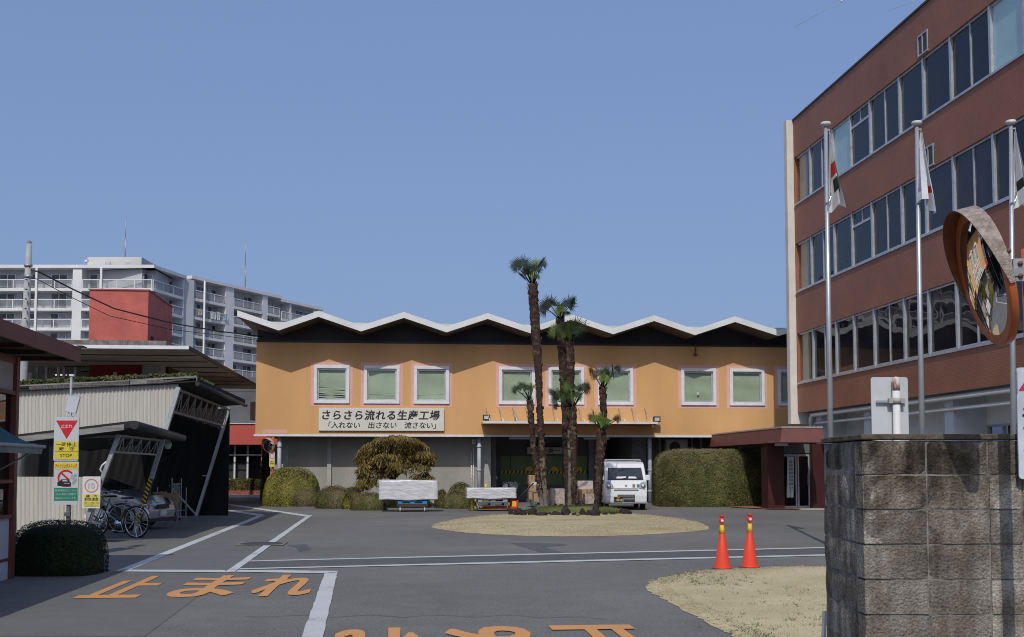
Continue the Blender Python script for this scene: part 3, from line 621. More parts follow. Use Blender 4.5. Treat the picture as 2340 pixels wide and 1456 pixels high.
# ground floor, set back under the overhang
SG = S0 + 1.3; gw = MB(); hz_ = [(sid(2330, 1000, SG)[0], sid(2256, 1000, SG)[0], .9, sid(2256, 971, SG)[1])]
holes(gw, lambda t, z: W(SG, t, z), tN, tF, 0, zBt - .004, hz_, .15, E1); gw.build('ground_floor_wall', mat('white_render', (.76, .75, .74), .85, .06, 1), ob, recalc=False)
h = hz_[0]; MB().poly([W(SG + .1, h[0], h[2]), W(SG + .1, h[1], h[2]), W(SG + .1, h[1], h[3]), W(SG + .1, h[0], h[3])]).build('ground_window_pane', GLASSD, ob); fm = MB()
for a, b, c, d in ((h[0], h[1], h[3] - .06, h[3]), (h[0], h[1], h[2], h[2] + .06), (h[1] - .06, h[1], h[2] + .06, h[3] - .06), ((h[0] + h[1]) / 2 - .03, (h[0] + h[1]) / 2 + .03, h[2] + .06, h[3] - .06)): fm.sbox(SG - .01, SG + .09, a, b, c, d)
fm.build('ground_window_frame', ALU, ob); MB().sbox(SG + .6, SG + .62, h[0], h[1], h[2] - .3, h[3] + .3).build('ground_room_back', mat('dim_room_orange', (.2, .1, .04), .9), ob)
for x in (2166, 1980, 1870):
    t = sid(x, 930, S0 + .45)[0]; MB().sbox(S0 + .35, SG - .002, t - .5, t, 0, zBt - .005).build('column', mat('blue_grey_column', (.58, .60, .62), .8, .05, 2), ob)
zpp = sid(2200, 905, S0 + .2)[1]
for dz, rr, off in ((0, .075, .18), (-.30, .05, .3)):
    MB().tube([W(S0 + off, tN, zpp + dz), W(S0 + off, tF - 1.0, zpp + dz), W(S0 + off, tF - .85, zpp + dz - .15), W(S0 + off, tF - .85, zpp + dz - .5)], rr, 10).build('service_pipe', mat('white_pipe', (.58, .57, .55), .5, .05, 2), ob)
for t in (tF - 4, tF - 9, tF - 14): MB().sbox(S0 + .6, S0 + .75, t - 1.2, t, zBt - .14, zBt - .05).build('tube_light_housing', WHITEP, ob)
# aerial on the office roof
an = thing('rooftop_aerial', 'aerial with two long thin rods reaching over the office roof edge', 'aerial', W(S0 + 3, 30, zP), TH)
pA = at(2200, -120, 33); MB().tube([W(S0 + 3, 31, zP), pA], .03, 6).build('mast', GALV, an)
for (xa, ya), (xb, yb) in (((1815, 62), (1960, -18)), ((2032, 24), (2170, -25))):
    p, q = at(xa, ya, 33), at(xb, yb, 33); m_ = p.lerp(q, .72); MB().tube([p, m_, q, pA], [.004, .007, .010, .010], 6).build('rod', GALV, an); MB().tube([m_, m_.lerp(q, .25)], .022, 6).build('coil', WHITEP, an)
# entrance porch
DMAROON = mat('dark_maroon', (.055, .011, .011), .5, .1, 2)
ep = thing('entrance_porch', 'low maroon entrance porch with glass doors at the foot of the office block', 'entrance', at(1800, 1160, 40.6), TH)
sP = at(1787, 990, 38.3).dot(E1); zt, zb = at(1787, 978, 38.3).z, at(1787, 1011, 38.3).z; tA = at(1787, 990, 38.3).dot(E2)
rf = MB(); tE = T0 - .3
lo = [W(sP - .10, tA - .10, zb), W(S0 - .3, tA - .10, zb), W(S0 - .3, tE, zb), W(sP - .10, tE, zb)]; hi = [W(sP, tA, zt), W(S0 - .3, tA, zt), W(S0 - .3, tE, zt), W(sP, tE, zt)]
sEnd = at(1884, 990, 38.3).dot(E1); lo[1] = W(sEnd, tA - .1, zb); lo[2] = W(sEnd, tE, zb); hi[1] = W(sEnd, tA, zt); hi[2] = W(sEnd, tE, zt)
rf.add(lo + hi, [(0, 1, 5, 4), (3, 0, 4, 7), (1, 2, 6, 5), (4, 5, 6, 7), (0, 3, 2, 1), (2, 3, 7, 6)]); rf.build('roof', MAROON, ep)
MB().sbox(sP - .02, sEnd, tA - .02, tE, zt + .002, zt + .05).build('roof_flashing', ALU, ep)
tD = at(1790, 1160, 40.6).dot(E2); X = lambda x: onpl(x, 1100, E2, tD).dot(E1)
MB().sbox(X(1750), X(1787), tD - .25, tD + .5, 0, zb - .003).build('pier', DMAROON, ep); MB().sbox(X(1851), X(1884), tD - .3, tD + 2.5, 0, zb - .003).build('pier', DMAROON, ep)
for x0, x1, nm in ((1788, 1822, 'door'), (1822, 1851, 'door')):
    a, b = X(x0) + .02, X(x1) - .01; d = MB(); zd = 1.95
    for (u0, u1, v0, v1) in ((a, b, zd - .07, zd), (a, b, .02, .12), (a, a + .05, .12, zd - .07), (b - .05, b, .12, zd - .07)): d.sbox(u0, u1, tD, tD + .05, v0, v1)
    o = d.build(nm, ALU, ep); MB().poly([W(a + .02, tD + .02, .05), W(b - .02, tD + .02, .05), W(b - .02, tD + .02, zd - .02), W(a + .02, tD + .02, zd - .02)]).build('pane', GLASSD, o); MB().sbox(b - .1, b - .06, tD - .06, tD - .02, .85, 1.25).build('handle', CHROME, o)
MB().sbox(X(1788), X(1851), tD, tD + .05, 1.99, zb - .004).build('transom', GREYP, ep); MB().sbox(X(1788), X(1851), tD + 2, tD + 2.05, 0, zb - .004).build('lobby_back', DARK, ep)
MB().sbox(X(1757), X(1782), tD - .9, tD - .7, zb - .09, zb - .004).build('ceiling_light', WHITEP, ep)
bn = thing('door_banner', 'tall white cloth banner hanging inside the porch doorway', 'banner', W(X(1803), tD - .12, .4), TH)
cl = MB(); a, b = X(1796), X(1812)
for k in range(8):
    u0, u1 = a + (b - a) * k / 8, a + (b - a) * (k + 1) / 8; o0, o1 = .03 * math.sin(k * 1.6), .03 * math.sin((k + 1) * 1.6)
    cl.poly([W(u0 - .03, tD - .14 + o0, .42), W(u1 - .03, tD - .14 + o1, .42), W(u1 + .01, tD - .14 + o1, 1.85), W(u0 + .01, tD - .14 + o0, 1.85)])
    if k in (2, 5):
        for j in range(9): z = .6 + j * .13; cl.poly([W(u0, tD - .16 + o0, z), W(u1, tD - .16 + o1, z), W(u1, tD - .16 + o1, z + .08), W(u0, tD - .16 + o0, z + .08)], 1)
cl.build('cloth', [mat('banner_cloth', (.55, .57, .6), .9), mat('banner_print', (.12, .14, .2), .9)], bn, recalc=False); MB().tube([W(a - .03, tD - .14, 1.86), W(b + .03, tD - .14, 1.86)], .012, 6).build('rod', ALU, bn)
sheet('pavement', [(1664, 1160), (1750, 1156), (1880, 1158), (1884, 1163.5), (1830, 1165), (1760, 1165)], mat('terracotta_tile', (.30, .13, .08), .8, .1, 6), .03)
MB().ob(gnd(1829, 1165.5), gnd(1888, 1165.5) - gnd(1829, 1165.5), E2 * .5, UP * .05).build('pavement', CONC); tag(bpy.data.objects['pavement.001'], kind='structure')
# ------------------------------------------------------------------ apartment blocks behind
APW = mat('apartment_white', (.66, .66, .66), .85, .05, .25); APG = mat('apartment_grey', (.47, .485, .50), .85, .06, .25); RAILM = mat('railing_grey', (.34, .35, .38), .5, .05, 1)
PANE = mat('far_window_glass', (.045, .055, .07), .15, .35, .8, spec=.5); LACE = mat('net_curtain', (.36, .39, .42), .4, .15, 1.2)
def apartment(name, label, p0, dirv, inn, bays, walls, ztop, fh, nf, dep=1.7, parent=None, extra=None, slab=.42):
    """p0: ground point where the balcony front starts, dirv along it, inn into the building; bays (start, end), walls = full-height fins (start, end)"""
    u, n = Vector(dirv).normalized(), Vector(inn).normalized()
    root = parent or thing(name, label, 'apartment building', p0)
    B = lambda a, d, z: Vector(p0) + u * a + n * d + UP * z
    end = max([b[1] for b in bays] + [w_[1] for w_ in walls]); sta = min([b[0] for b in bays] + [w_[0] for w_ in walls])
    MB().ob(B(sta, dep, 0), u * (end - sta), n * 10, UP * (ztop - .02)).build('rear_wall', APG if parent else APG, root)
    MB().ob(B(sta - .3, -.25, ztop), u * (end - sta + .6), n * (dep + 10.2), UP * .45).build('roof_slab', APW, root)
    for a, b in walls: MB().ob(B(a, -.05, 0), u * (b - a), n * (dep + .04), UP * (ztop - .003)).build('wall_fin', APW, root)
    zl = ztop - fh * nf
    for a, b in bays:
        MB().ob(B(a, 0, 0), u * (b - a), n * (dep - .004), UP * (zl - slab - .004)).build('lower_wall', APG, root)
        for f in range(nf):
            z = ztop - fh * (f + 1)
            s = MB().ob(B(a + .01, -.08, z - slab), u * (b - a - .02), n * (dep + .07), UP * slab).build('balcony', APW, root)
            r = MB(); r.ob(B(a + .02, -.04, z + 1.12), u * (b - a - .04), n * .06, UP * .08); r.ob(B(a + .02, -.04, z + .10), u * (b - a - .04), n * .05, UP * .06)
            k = a + .1
            while k < b - .1:
                r.ob(B(k, -.025, z + .16), u * .055, n * .03, UP * .96); k += .145
            s_r = r; r = MB(); m = max(2, int((b - a) / 2.4)); r.ob(B(a + .015, -.06, z + 1.10), u * (b - a - .03), n * .09, UP * .12)
            for q in range(m + 1): r.ob(B(a + .02 + (b - a - .16) * q / m, -.05, z), u * .12, n * .1, UP * 1.12)
            r.build('rail_frame', APW, s); s_r.build('railing', RAILM, s)
            nw = max(1, int((b - a) / 2.6)); wd = (b - a) / nw
            for q in range(nw):
                x = a + wd * q + wd * .5 - min(1.15, wd * .38); ww = min(2.3, wd * .76); f_ = MB(); hh = 2.15
                for (x0, x1, z0, z1) in ((x, x + ww, z + hh, z + hh + .1), (x, x + .1, z, z + hh), (x + ww - .1, x + ww, z, z + hh), (x + ww / 2 - .06, x + ww / 2 + .06, z, z + hh)): f_.ob(B(x0, dep - .12, z0), u * (x1 - x0), n * .116, UP * (z1 - z0))
                wn = f_.build('window', ALU, root); kind = random.random()
                MB().ob(B(x + .1, dep - .06, z), u * (ww / 2 - .16), n * .05, UP * hh).build('pane', PANE if kind < .75 else LACE, wn)
                MB().ob(B(x + ww / 2 + .06, dep - .06, z), u * (ww / 2 - .16), n * .05, UP * hh).build('pane', PANE if kind > .25 else LACE, wn)
    return root
random.seed(11)
YA = 158.0; zA = at(200, 613, YA).z; xa = lambda x: at(x, 613, YA).x
p0 = Vector((xa(-70), YA, 0)); q = lambda x: xa(x) - xa(-70)
fhA = 2.79
apA = apartment('apartment_building', 'white apartment block with frontal balconies and a box on its flat roof', p0, (1, 0, 0), (0, 1, 0), [(q(-70), q(83)), (q(85), q(167)), (q(188), q(349))], [(q(167), q(188))], zA, fhA, 6)
pB = Vector((xa(350), YA, 0)); e2 = at(421, 632, YA * 1.056); dv = Vector((e2.x - pB.x, e2.y - pB.y, 0)); nin = Vector((-dv.y, dv.x, 0))
apartment('', '', pB, dv, nin, [(.05, dv.length - .25)], [(dv.length - .25, dv.length)], zA, fhA, 6, parent=apA)
for x in (83.5, 231): MB().box(xa(x), xa(x) + .28, YA - .35, YA - .12, 0, zA - .01).build('downpipe', APW, apA)
z0b, z1b = at(200, 611, YA + 2).z, at(200, 587.5, YA + 2).z
MB().box(at(200, 590, YA + 2).x, at(323.5, 590, YA + 2).x, YA + 2, YA + 14, zA + .4, z1b).build('roof_house', mat('roof_house_cream', (.56, .56, .54), .85, .04, .4), apA)
MB().box(at(190, 600, YA + 1.5).x, at(199, 600, YA + 1.5).x, YA + 2, YA + 5, z0b + .8, z0b + 1.1).build('roof_canopy', APW, apA)
for x in (229, 274): MB().box(at(x, 607, YA).x, at(x + 12, 607, YA).x, YA + 1.9, YA + 1.99, z0b + .3, z0b + .8).build('roof_vent', APG, apA)
MB().ob(at(421, 632, YA * 1.056 + .4) * 1 - UP * at(421, 632, YA * 1.056 + .4).z, Vector((1.05, 1.5, 0)), Vector((-2, 12, 0)), UP * (zA + .1)).build('stair_core', APG, apA)
yb0 = YA * 459 / 430; yb1 = YA * 459 / 367.5
b0, b1 = at(438, 637, yb0), at(711, 700, yb1); dv = Vector((b1.x - b0.x, b1.y - b0.y, 0)); L_ = dv.length; nin = Vector((-dv.y, dv.x, 0))
def along(x):                                                    # distance along block B seen at photo column x
    r = ray(x, 700); a, b = r.x, r.y; d = dv.normalized(); k = (b0.x * b - b0.y * a) / (d.y * a - d.x * b); return k
cols = [(438, 515), (534, 600), (611, 640)]
apB = apartment('apartment_building', 'white apartment block receding to the right behind the folded roof', Vector((b0.x, b0.y, 0)), dv, nin, [(along(a), along(b)) for a, b in cols] , [(along(515), along(534)), (along(600), along(611))], b0.z, fhA, 6)
bl2 = along(641); apC = thing('apartment_building', 'lower stepped end block of the white apartments, farthest right', 'apartment building', Vector((b0.x, b0.y, 0)) + dv.normalized() * bl2)
apartment('', '', Vector((b0.x, b0.y, 0)) + dv.normalized() * (bl2 + .2), dv, nin, [(.1, along(661) - bl2), (along(664) - bl2, L_ - bl2 + 3)], [(along(661) - bl2, along(664) - bl2)], at(690, 697, yb1 - 4).z, fhA, 3, parent=apC)
x = along(462); MB().tube([Vector((b0.x, b0.y, 0)) + dv.normalized() * x - nin.normalized() * .4, Vector((b0.x, b0.y, b0.z)) + dv.normalized() * x - nin.normalized() * .4], .14, 8).build('downpipe', APW, apB)
def mast(x0, y0, x1, y1, D, lab):
    p, q_ = at(x0, y0, D), at(x1, y1, D); m = MB(); c = p.lerp(q_, .5); m.tube([q_, c], .10, 6); m.tube([c, p], .055, 6); tag(m.build('lightning_rod', GALV), lab, 'lightning rod', 'lightning rods on the apartments')
mast(288, 495, 286, 592, 166, 'tall thin lightning rod rising from the box on the apartment roof'); mast(561, 546, 560, 664, 182, 'tall thin lightning rod above the receding apartment block')
CLOTH = [mat('towel_white', (.6, .6, .58), .9), mat('towel_beige', (.5, .45, .36), .9), mat('towel_blue', (.42, .5, .55), .9)]
for i, (x, y0, y1, wd, lab) in enumerate(((449, 705, 719, 9, 'beige towel hung over the balcony rail at the near end of the receding block'), (477, 711, 728, 14, 'wide white sheet hung on a balcony of the receding block'), (493, 712, 731, 7, 'narrow white towel between two sheets on the balcony'), (509, 717, 731, 9, 'bluish towel hung on the balcony farthest from the corner'))):
    r = along(x); r2 = along(x + wd); P = lambda a: Vector((b0.x, b0.y, 0)) + dv.normalized() * a - nin.normalized() * .22
    D = P(r).y; za, zb = at(x, y0, D).z, at(x, y1, D).z; c = MB()
    for k in range(5):
        a0, a1 = r + (r2 - r) * k / 5, r + (r2 - r) * (k + 1) / 5; o0, o1 = nin.normalized() * (.06 * math.sin(k * 2)), nin.normalized() * (.06 * math.sin(k * 2 + 2))
        c.poly([P(a0) + o0 + UP * zb, P(a1) + o1 + UP * zb, P(a1) + UP * za, P(a0) + UP * za])
    tag(c.build('towel', CLOTH[(1, 0, 0, 2)[i]], recalc=False), lab, 'towel', 'washing on the balconies')
# ------------------------------------------------------------------ low hall with the red penthouse (left)
BROWNC = mat('stained_soffit', (.66, .59, .50), .85, .2, .8, col2=(.46, .37, .29)); PARAP = mat('stained_parapet', (.22, .21, .2), .9, .35, 2.5, col2=(.07, .065, .06))
HK = .908; YR = 38.0 * HK; rh = thing('low_hall', 'low hall with a wide overhanging flat roof and a red box on top', 'building', at(330, 1150, 44 * HK) - UP * at(330, 1150, 44 * HK).z)
sE, tE0 = at(430, 793, YR).dot(E1), at(430, 793, YR).dot(E2); zR = at(430, 793, YR).z; tE1 = at(585, 885, YR * 274 / 182).dot(E2)
MB().sbox(sE - 22, sE, tE0, tE1, zR - .06, zR).build('roof', [BROWNC], rh)
MB().sbox(sE - 22, sE + .03, tE0 - .05, tE0 - .003, zR - .075, zR + .03).build('roof_edge', WHITEP, rh); MB().sbox(sE + .003, sE + .05, tE0, tE1, zR - .08, zR + .03).build('roof_gutter', BLACK, rh)
for k in range(9): MB().sbox(sE - 5.5, sE - .1, tE0 + 2 + k * 2.2, tE0 + 2.06 + k * 2.2, zR - .085, zR - .063).build('soffit_joint', mat('soffit_line', (.06, .05, .045), .9), rh)
p = at(380, 779, 42.0 * HK); MB().sbox(p.dot(E1) - 18, p.dot(E1), p.dot(E2), p.dot(E2) + 9, zR + .102, p.z).build('parapet', PARAP, rh)
c0, c1 = at(207, 664, 45 * HK), at(338, 664, 45 * HK); s0, s1, t0 = c0.dot(E1), c1.dot(E1), c1.dot(E2); t0 = at(272, 664, 45 * HK).dot(E2); t1 = t0 + 4.3
MB().sbox(s0, s1, t0, t1, zR + .102, c1.z).build('red_penthouse', REDP, rh); MB().sbox(s0 - .04, s1 + .04, t0 - .04, t1 + .04, c1.z + .002, c1.z + .05).build('penthouse_cap', mat('red_cap', (.30, .06, .05), .6), rh)
MB().sbox(s1 + .002, s1 + .02, t0 + .5, t0 + .95, p.z, p.z + .55).build('hatch', mat('dark_red', (.06, .01, .01), .8), rh)
tW = at(266, 850, 44 * HK).dot(E2); X = lambda x: onpl(x, 850, E2, tW).dot(E1)
DRED = mat('deep_red_wall', (.23, .018, .018), .7, .08, 1)
MB().sbox(X(204), X(330), tW, tW + .3, 0, zR - .064).build('red_wall', DRED, rh)
MB().sbox(X(329), X(371), tW - .25, tW + .55, 0, zR - .062).build('concrete_column', PIL, rh)
tS = tW + .8; sS = X(371) + .1
mu = MB(); zz0 = 2.0
for x in (60, 82, 110, 123, 150): a = X(x); mu.sbox(a, a + .09, tW + 1.0, tW + 1.1, zz0, zR - .066)
mu.sbox(X(45), X(204), tW + 1.02, tW + 1.08, zR - 1.05, zR - .98); mu.build('glazing_bars', ALU, rh)
MB().sbox(X(20), X(204), tW + 7, tW + 7.1, 0, zR - .066).build('rear_wall', mat('hall_rear', (.06, .06, .06), .9), rh)
MB().sbox(X(45), X(60), tW + .6, tW + .7, 0, zR - .3).build('white_panel', WHITEP, rh)
TUBE = glow('lit_tube', (1, .95, .85), .75)
for x0, x1, y in ((124, 145, 850), (126, 150, 857), (176, 203, 851)): a = at(x0, y, 44); b = at(x1, y, 44); MB().box(a.x, b.x, 44, 44.1, a.z - .02, a.z + .02).build('tube_light', TUBE, rh)
MB().sbox(sS - .3, sS, tW + .56, tE1 - .5, 0, zR - .066).build('side_wall', mat('hall_side', (.05, .03, .03), .8, .1, 1), rh)
for k in range(4): t = tW + 3 + k * 3.3; MB().sbox(sS + .002, sS + .14, t, t + .3, 0, zR - .066).build('side_column', mat('side_column', (.16, .16, .16), .8), rh)
lp = at(263, 858, 43.7 * HK); wl = thing('wall_lamp', 'small bare wall lamp on the dark red wall above the planter', 'lamp', lp); MB().lathe([(0, .12), (.07, .1), (.07, -.1), (0, -.13)], lp, 10).build('bulb', WHITEP, wl); MB().bar(lp - UP * .15, lp - UP * .9, .06).build('stem', BLACK, wl)
# red band annexe at the back
YD = 56.5; an2 = thing('red_annexe', 'small annexe with a red fascia band over full height glazing', 'building', at(540, 1137, 55.7))
tD2 = at(540, 990, YD).dot(E2); X = lambda x: onpl(x, 990, E2, tD2).dot(E1); Zq = lambda y: onpl(540, y, E2, tD2).z
MB().sbox(X(440), X(640), tD2, tD2 + 6, Zq(1016), Zq(969)).build('red_fascia', mat('bright_red_panel', (.47, .085, .07), .6, .06, .8), an2); MB().sbox(X(440), X(640), tD2 - .06, tD2 + 6, Zq(969) + .003, Zq(967.5)).build('fascia_cap', WHITEP, an2)
fr = MB()
for x, w_ in ((499, 2), (531, 4), (561, 4), (594, 2)): fr.sbox(X(x), X(x + w_), tD2 + .6, tD2 + .7, .25, Zq(1016))
fr.sbox(X(440), X(600), tD2 + .61, tD2 + .69, Zq(1041), Zq(1038)); fr.build('glazing_frame', WHITEP, an2)
MB().poly([W(X(440), tD2 + .66, .25), W(X(600), tD2 + .66, .25), W(X(600), tD2 + .66, Zq(1016)), W(X(440), tD2 + .66, Zq(1016))]).build('glazing', GLASSD, an2)
MB().sbox(X(440), X(640), tD2 + .95, tD2 + 1.0, 0, Zq(1016)).build('room_backing', mat('annexe_room', (.42, .41, .38), .9, .3, .5), an2)
MB().sbox(X(566), X(590), tD2 + .8, tD2 + .82, .25, Zq(1043)).build('dark_door', BLACK, an2)
pl_ = gnd(460, 1135); MB().ob(gnd(455, 1137) , gnd(600, 1137) - gnd(455, 1137), E2 * .6, UP * .13).build('kerb', mat('white_kerb', (.55, .55, .53), .8, .1, 2)); tag(bpy.data.objects['kerb'], kind='structure')
pb = MB().ob(gnd(455, 1137) + E2 * .62, gnd(600, 1137) - gnd(455, 1137), E2 * .8, UP * .33).build('brick_planter', mat('red_brick', (.26, .085, .055), .85, .2, 9, bump=.3)); tag(pb, 'low red brick planter bed in front of the glazed annexe', 'planter')
wb = at(578, 940, 50); ub = MB().box(wb.x - .12, wb.x + .3, 50, 50.5, at(578, 960, 50).z, at(578, 918, 50).z).build('wall_box', WHITEP); tag(ub, 'white box unit fixed high in the gap between the hall and the ochre factory', 'wall box')
gp = at(560, 930, 53); MB().box(at(500, 930, 57).x, at(610, 930, 57).x, 57.2, 57.5, Zq(969), at(560, 862, 57).z).build('grey_rear_wall', mat('grey_rear_wall', (.11, .115, .125), .8, .1, .7), rh)
# ------------------------------------------------------------------ corrugated carports
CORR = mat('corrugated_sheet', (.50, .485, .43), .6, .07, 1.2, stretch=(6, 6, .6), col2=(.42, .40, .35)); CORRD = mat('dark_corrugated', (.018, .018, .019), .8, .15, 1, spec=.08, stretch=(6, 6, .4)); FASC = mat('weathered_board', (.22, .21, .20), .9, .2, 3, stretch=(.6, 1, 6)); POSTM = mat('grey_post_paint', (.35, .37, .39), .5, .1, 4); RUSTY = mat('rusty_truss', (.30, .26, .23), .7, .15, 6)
def corr(name, top, bot, Y, m, par, wl=.085, amp=.016, fac_=1):
    """corrugated sheet between two photo polylines at distance Y"""
    def lin(pl, x):
        for (x0, y0), (x1, y1) in zip(pl, pl[1:]):
            if x0 <= x <= x1: return y0 + (y1 - y0) * (x - x0) / max(1e-6, x1 - x0)
        return pl[0][1] if x < pl[0][0] else pl[-1][1]
    step = wl / 8 * F / Y; x = top[0][0]; mb = MB(); k = 0; vs = []; fs = []
    while x <= top[-1][0]:
        off = math.sin(k * math.pi / 4) * amp; a, b = at(x, lin(top, x), Y), at(x, lin(bot, x), Y); a.y += off; b.y += off; vs += [a, b]; x += step; k += 1
    for i in range(k - 1): fs.append((2 * i, 2 * i + 1, 2 * i + 3, 2 * i + 2))
    mb.add(vs, fs, 0, True); return mb.build(name, m, par, recalc=False)
YS = 26.0; sh = thing('large_carport', 'tall corrugated carport with leaning posts, black inside and hedge planter on top', 'carport', Vector((-9, YS, 0)))
corr('front_sheet', [(30, 893), (405, 878), (409, 880)], [(30, 1012), (59, 1004), (303, 975), (380, 981), (409, 885.5)], YS, CORR, sh)
Pa, Pb, Pc = at(30, 892, YS - .12), at(295, 880, YS - .12), at(448, 871, YS - .12)
fb_ = MB(); fb_.ob(Pa, Pb - Pa, Vector((0, .05, 0)), UP * .115); fb_.ob(Pb + Vector((.02, 0, .01)), Pc - Pb, Vector((0, .05, 0)), UP * .115); fb_.build('fascia_board', FASC, sh)
Pf = at(560, 921, 34.3); rfm = MB(); lft = Vector((-9, 0, -.1))
zt_ = Pc.z; rfm.add([Pa + UP * -.02, Pc + UP * -.02, Pf + UP * -.05, Pa + Vector((0, 8.5, -.1)), Pa + UP * .08, Pc + UP * .08, Pf + UP * .1, Pa + Vector((0, 8.5, .08))], [(0, 3, 2, 1), (4, 5, 6, 7), (0, 1, 5, 4), (1, 2, 6, 5), (2, 3, 7, 6), (3, 0, 4, 7)])
rfm.build('roof', mat('roof_dark', (.03, .03, .032), .8, spec=.1), sh)
gt = MB().tube([Pc + Vector((.03, 0, -.06)), Pf + Vector((.03, 0, -.08))], .055, 8).build('gutter', BLACK, sh)
def post(name, pt, Y, ptb, m, par, w_=.09):
    a, b = at(*pt, Y), at(*ptb, Y); g = a + (b - a) * (a.z / (a.z - b.z)); g.z = 0
    return MB().bar(a, g, w_).build(name, m, par), a, g
n1, a1, g1 = post('post', (409, 885), YS, (380, 981), POSTM, sh); n2, a2, g2 = post('post', (524, 932), 35.1, (449, 1178), POSTM, sh)
tp = MB(); dd_ = (g1 - a1); dn = dd_.normalized(); xx = dn.cross(Vector((0, 1, 0))).normalized(); n = 12; tp.bar(a1 + dd_ * .63, a1 + dd_ * .95, .1, .1)
for k in range(n):
    p = a1 + dd_ * (.63 + .32 * k / n) + Vector((0, -.056, 0)); q_ = dn * (dd_.length * .32 / n)
    tp.add([p - xx * .05, p + xx * .05 + q_ * .5, p + xx * .05 + q_, p - xx * .05 + q_ * .5], [(0, 1, 2, 3)], 1)
tp.build('hazard_tape', [BLACK, YELLOW], sh)
def truss(a, b, h, nseg, par, m=RUSTY, w_=.05, lean=None):
    lean = lean or (UP * -h); mb = MB(); mb.bar(a, b, w_); mb.bar(a + lean, b + lean, w_)
    for k in range(nseg):
        p, q_, r = a.lerp(b, k / nseg), a.lerp(b, (k + .5) / nseg), a.lerp(b, (k + 1) / nseg)
        mb.bar(p + lean, q_, w_ * .45); mb.bar(q_, r + lean, w_ * .45); mb.bar(q_, q_ + lean, w_ * .45)
    return mb.build('truss', m, par)
truss(a1 - UP * .06, a2 - UP * .06, .50, 9, sh, lean=(g1 - a1).normalized() * .52)
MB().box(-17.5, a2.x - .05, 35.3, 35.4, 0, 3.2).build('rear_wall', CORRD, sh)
sw = MB(); sd = (g2 - a2) * .98
for k in range(26):
    u = k / 26; y0, y1 = 27.8 + 7.3 * u, 27.8 + 7.3 * (u + 1 / 26)
a3 = at(470, 945, 33.0)
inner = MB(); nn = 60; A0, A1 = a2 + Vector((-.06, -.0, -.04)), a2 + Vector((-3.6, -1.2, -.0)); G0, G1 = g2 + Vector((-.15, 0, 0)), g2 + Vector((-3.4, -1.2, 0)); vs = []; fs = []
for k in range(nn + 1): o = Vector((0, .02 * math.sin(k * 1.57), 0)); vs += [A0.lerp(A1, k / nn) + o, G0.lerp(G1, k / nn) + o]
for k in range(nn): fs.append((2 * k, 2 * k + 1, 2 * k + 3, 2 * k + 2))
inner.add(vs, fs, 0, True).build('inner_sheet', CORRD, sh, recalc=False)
MB().bar(g2 + UP * .02, g2 + Vector((-.75, -.3, .95)), .05).build('brace', POSTM, sh); MB().bar(g2.lerp(a2, .37), g2.lerp(a2, .37) + Vector((-1.4, 0, 0)), .03).build('rail', POSTM, sh)
# lower carport in front
lc = thing('small_carport', 'lower carport with dark flat roof, cream corrugated front and silver leaning post', 'carport', Vector((-9, 22.3, 0)))
r0, r1, r2 = at(303, 977, 21.9), at(415, 1006, 27.0), at(40, 1008, 21.9)
rr = MB(); k4 = r2 + (r1 - r0); rr.add([r2, r0, r1, k4] + [v + UP * .13 for v in (r2, r0, r1, k4)], [(0, 3, 2, 1), (4, 5, 6, 7), (0, 1, 5, 4), (1, 2, 6, 5), (2, 3, 7, 6), (3, 0, 4, 7)]); rr.build('roof', mat('roof_dark', (.035, .035, .037)), lc)
MB().ob(r2 + Vector((0, -.04, -.03)), (r0 - r2) * .93, Vector((0, .037, 0)), UP * .11).build('fascia_board', FASC, lc); MB().tube([r0 + Vector((.03, 0, .05)), r1 + Vector((.03, 0, .05))], .085, 10).build('gutter', BLACK, lc)
_, a3, g3 = post('post', (272, 993), 22.3, (234, 1094), GALV, lc, .075); truss(a3 - UP * .02, at(370, 1007, 25.9), .36, 5, lc, GALV, .035, (g3 - a3).normalized() * .34)
corr('front_sheet', [(38, 1089.5), (190, 1090), (236, 1090), (237, 1094)], [(38, 1248), (190, 1248), (196, 1248), (236, 1096)], 22.45, CORR, lc)
c5 = at(238, 1088, 22.35); MB().tube([c5, at(229, 1072, 22.3), at(234, 1063, 22.3), at(247, 1052, 22.3)], .018, 6).build('cable_conduit', WHITEP, lc)
for k in range(4): y = 23 + k * 1.1; MB().bar(Vector((-12.5, y, 2.02)), Vector((-7.9, y, 2.12)), .05).build('purlin', RUSTY, lc)
sp = at(384, 1015, 26.5); tag(MB().lathe([(0, .1), (.07, .06), (.085, -.02), (.06, -.1), (0, -.12)], sp, 14).build('globe_lamp', mat('pale_globe', (.4, .43, .46), .3)), 'pale round lamp under the end of the dark carport gutter', 'lamp')
# ------------------------------------------------------------------ guard booth on the near left
BRN = mat('red_brown_paint', (.20, .062, .045), .55, .18, 4, col2=(.16, .05, .038)); BRND = mat('dark_boarding', (.03, .014, .012), .8, .2, 3); CRM = mat('booth_cream', (.42, .38, .35), .8, .1, 1.5); BWH = mat('booth_white', (.52, .54, .57), .7, .06, 1)
gbh = thing('guard_booth', 'red brown timber guard booth with wide eaves and pale panels on the near left', 'guard booth', at(0, 1330, 15.5) - UP * at(0, 1330, 15.5).z)
cE = at(185, 800, 16.5); sE = cE.dot(E1); tE = cE.dot(E2); zT_ = cE.z; zL = at(183, 827, 16.5).z
MB().sbox(sE - 5, sE - .04, tE - 9, tE - .02, zT_ - .06, zT_ + .02).build('roof', mat('roof_brown', (.06, .04, .035), .7), gbh)
MB().sbox(sE - .04, sE, tE - 9, tE, zL, zT_ + .03).build('bargeboard', BRN, gbh); MB().sbox(sE - 5, sE - .042, tE - .05, tE - .005, zL, zT_).build('bargeboard', BRN, gbh)
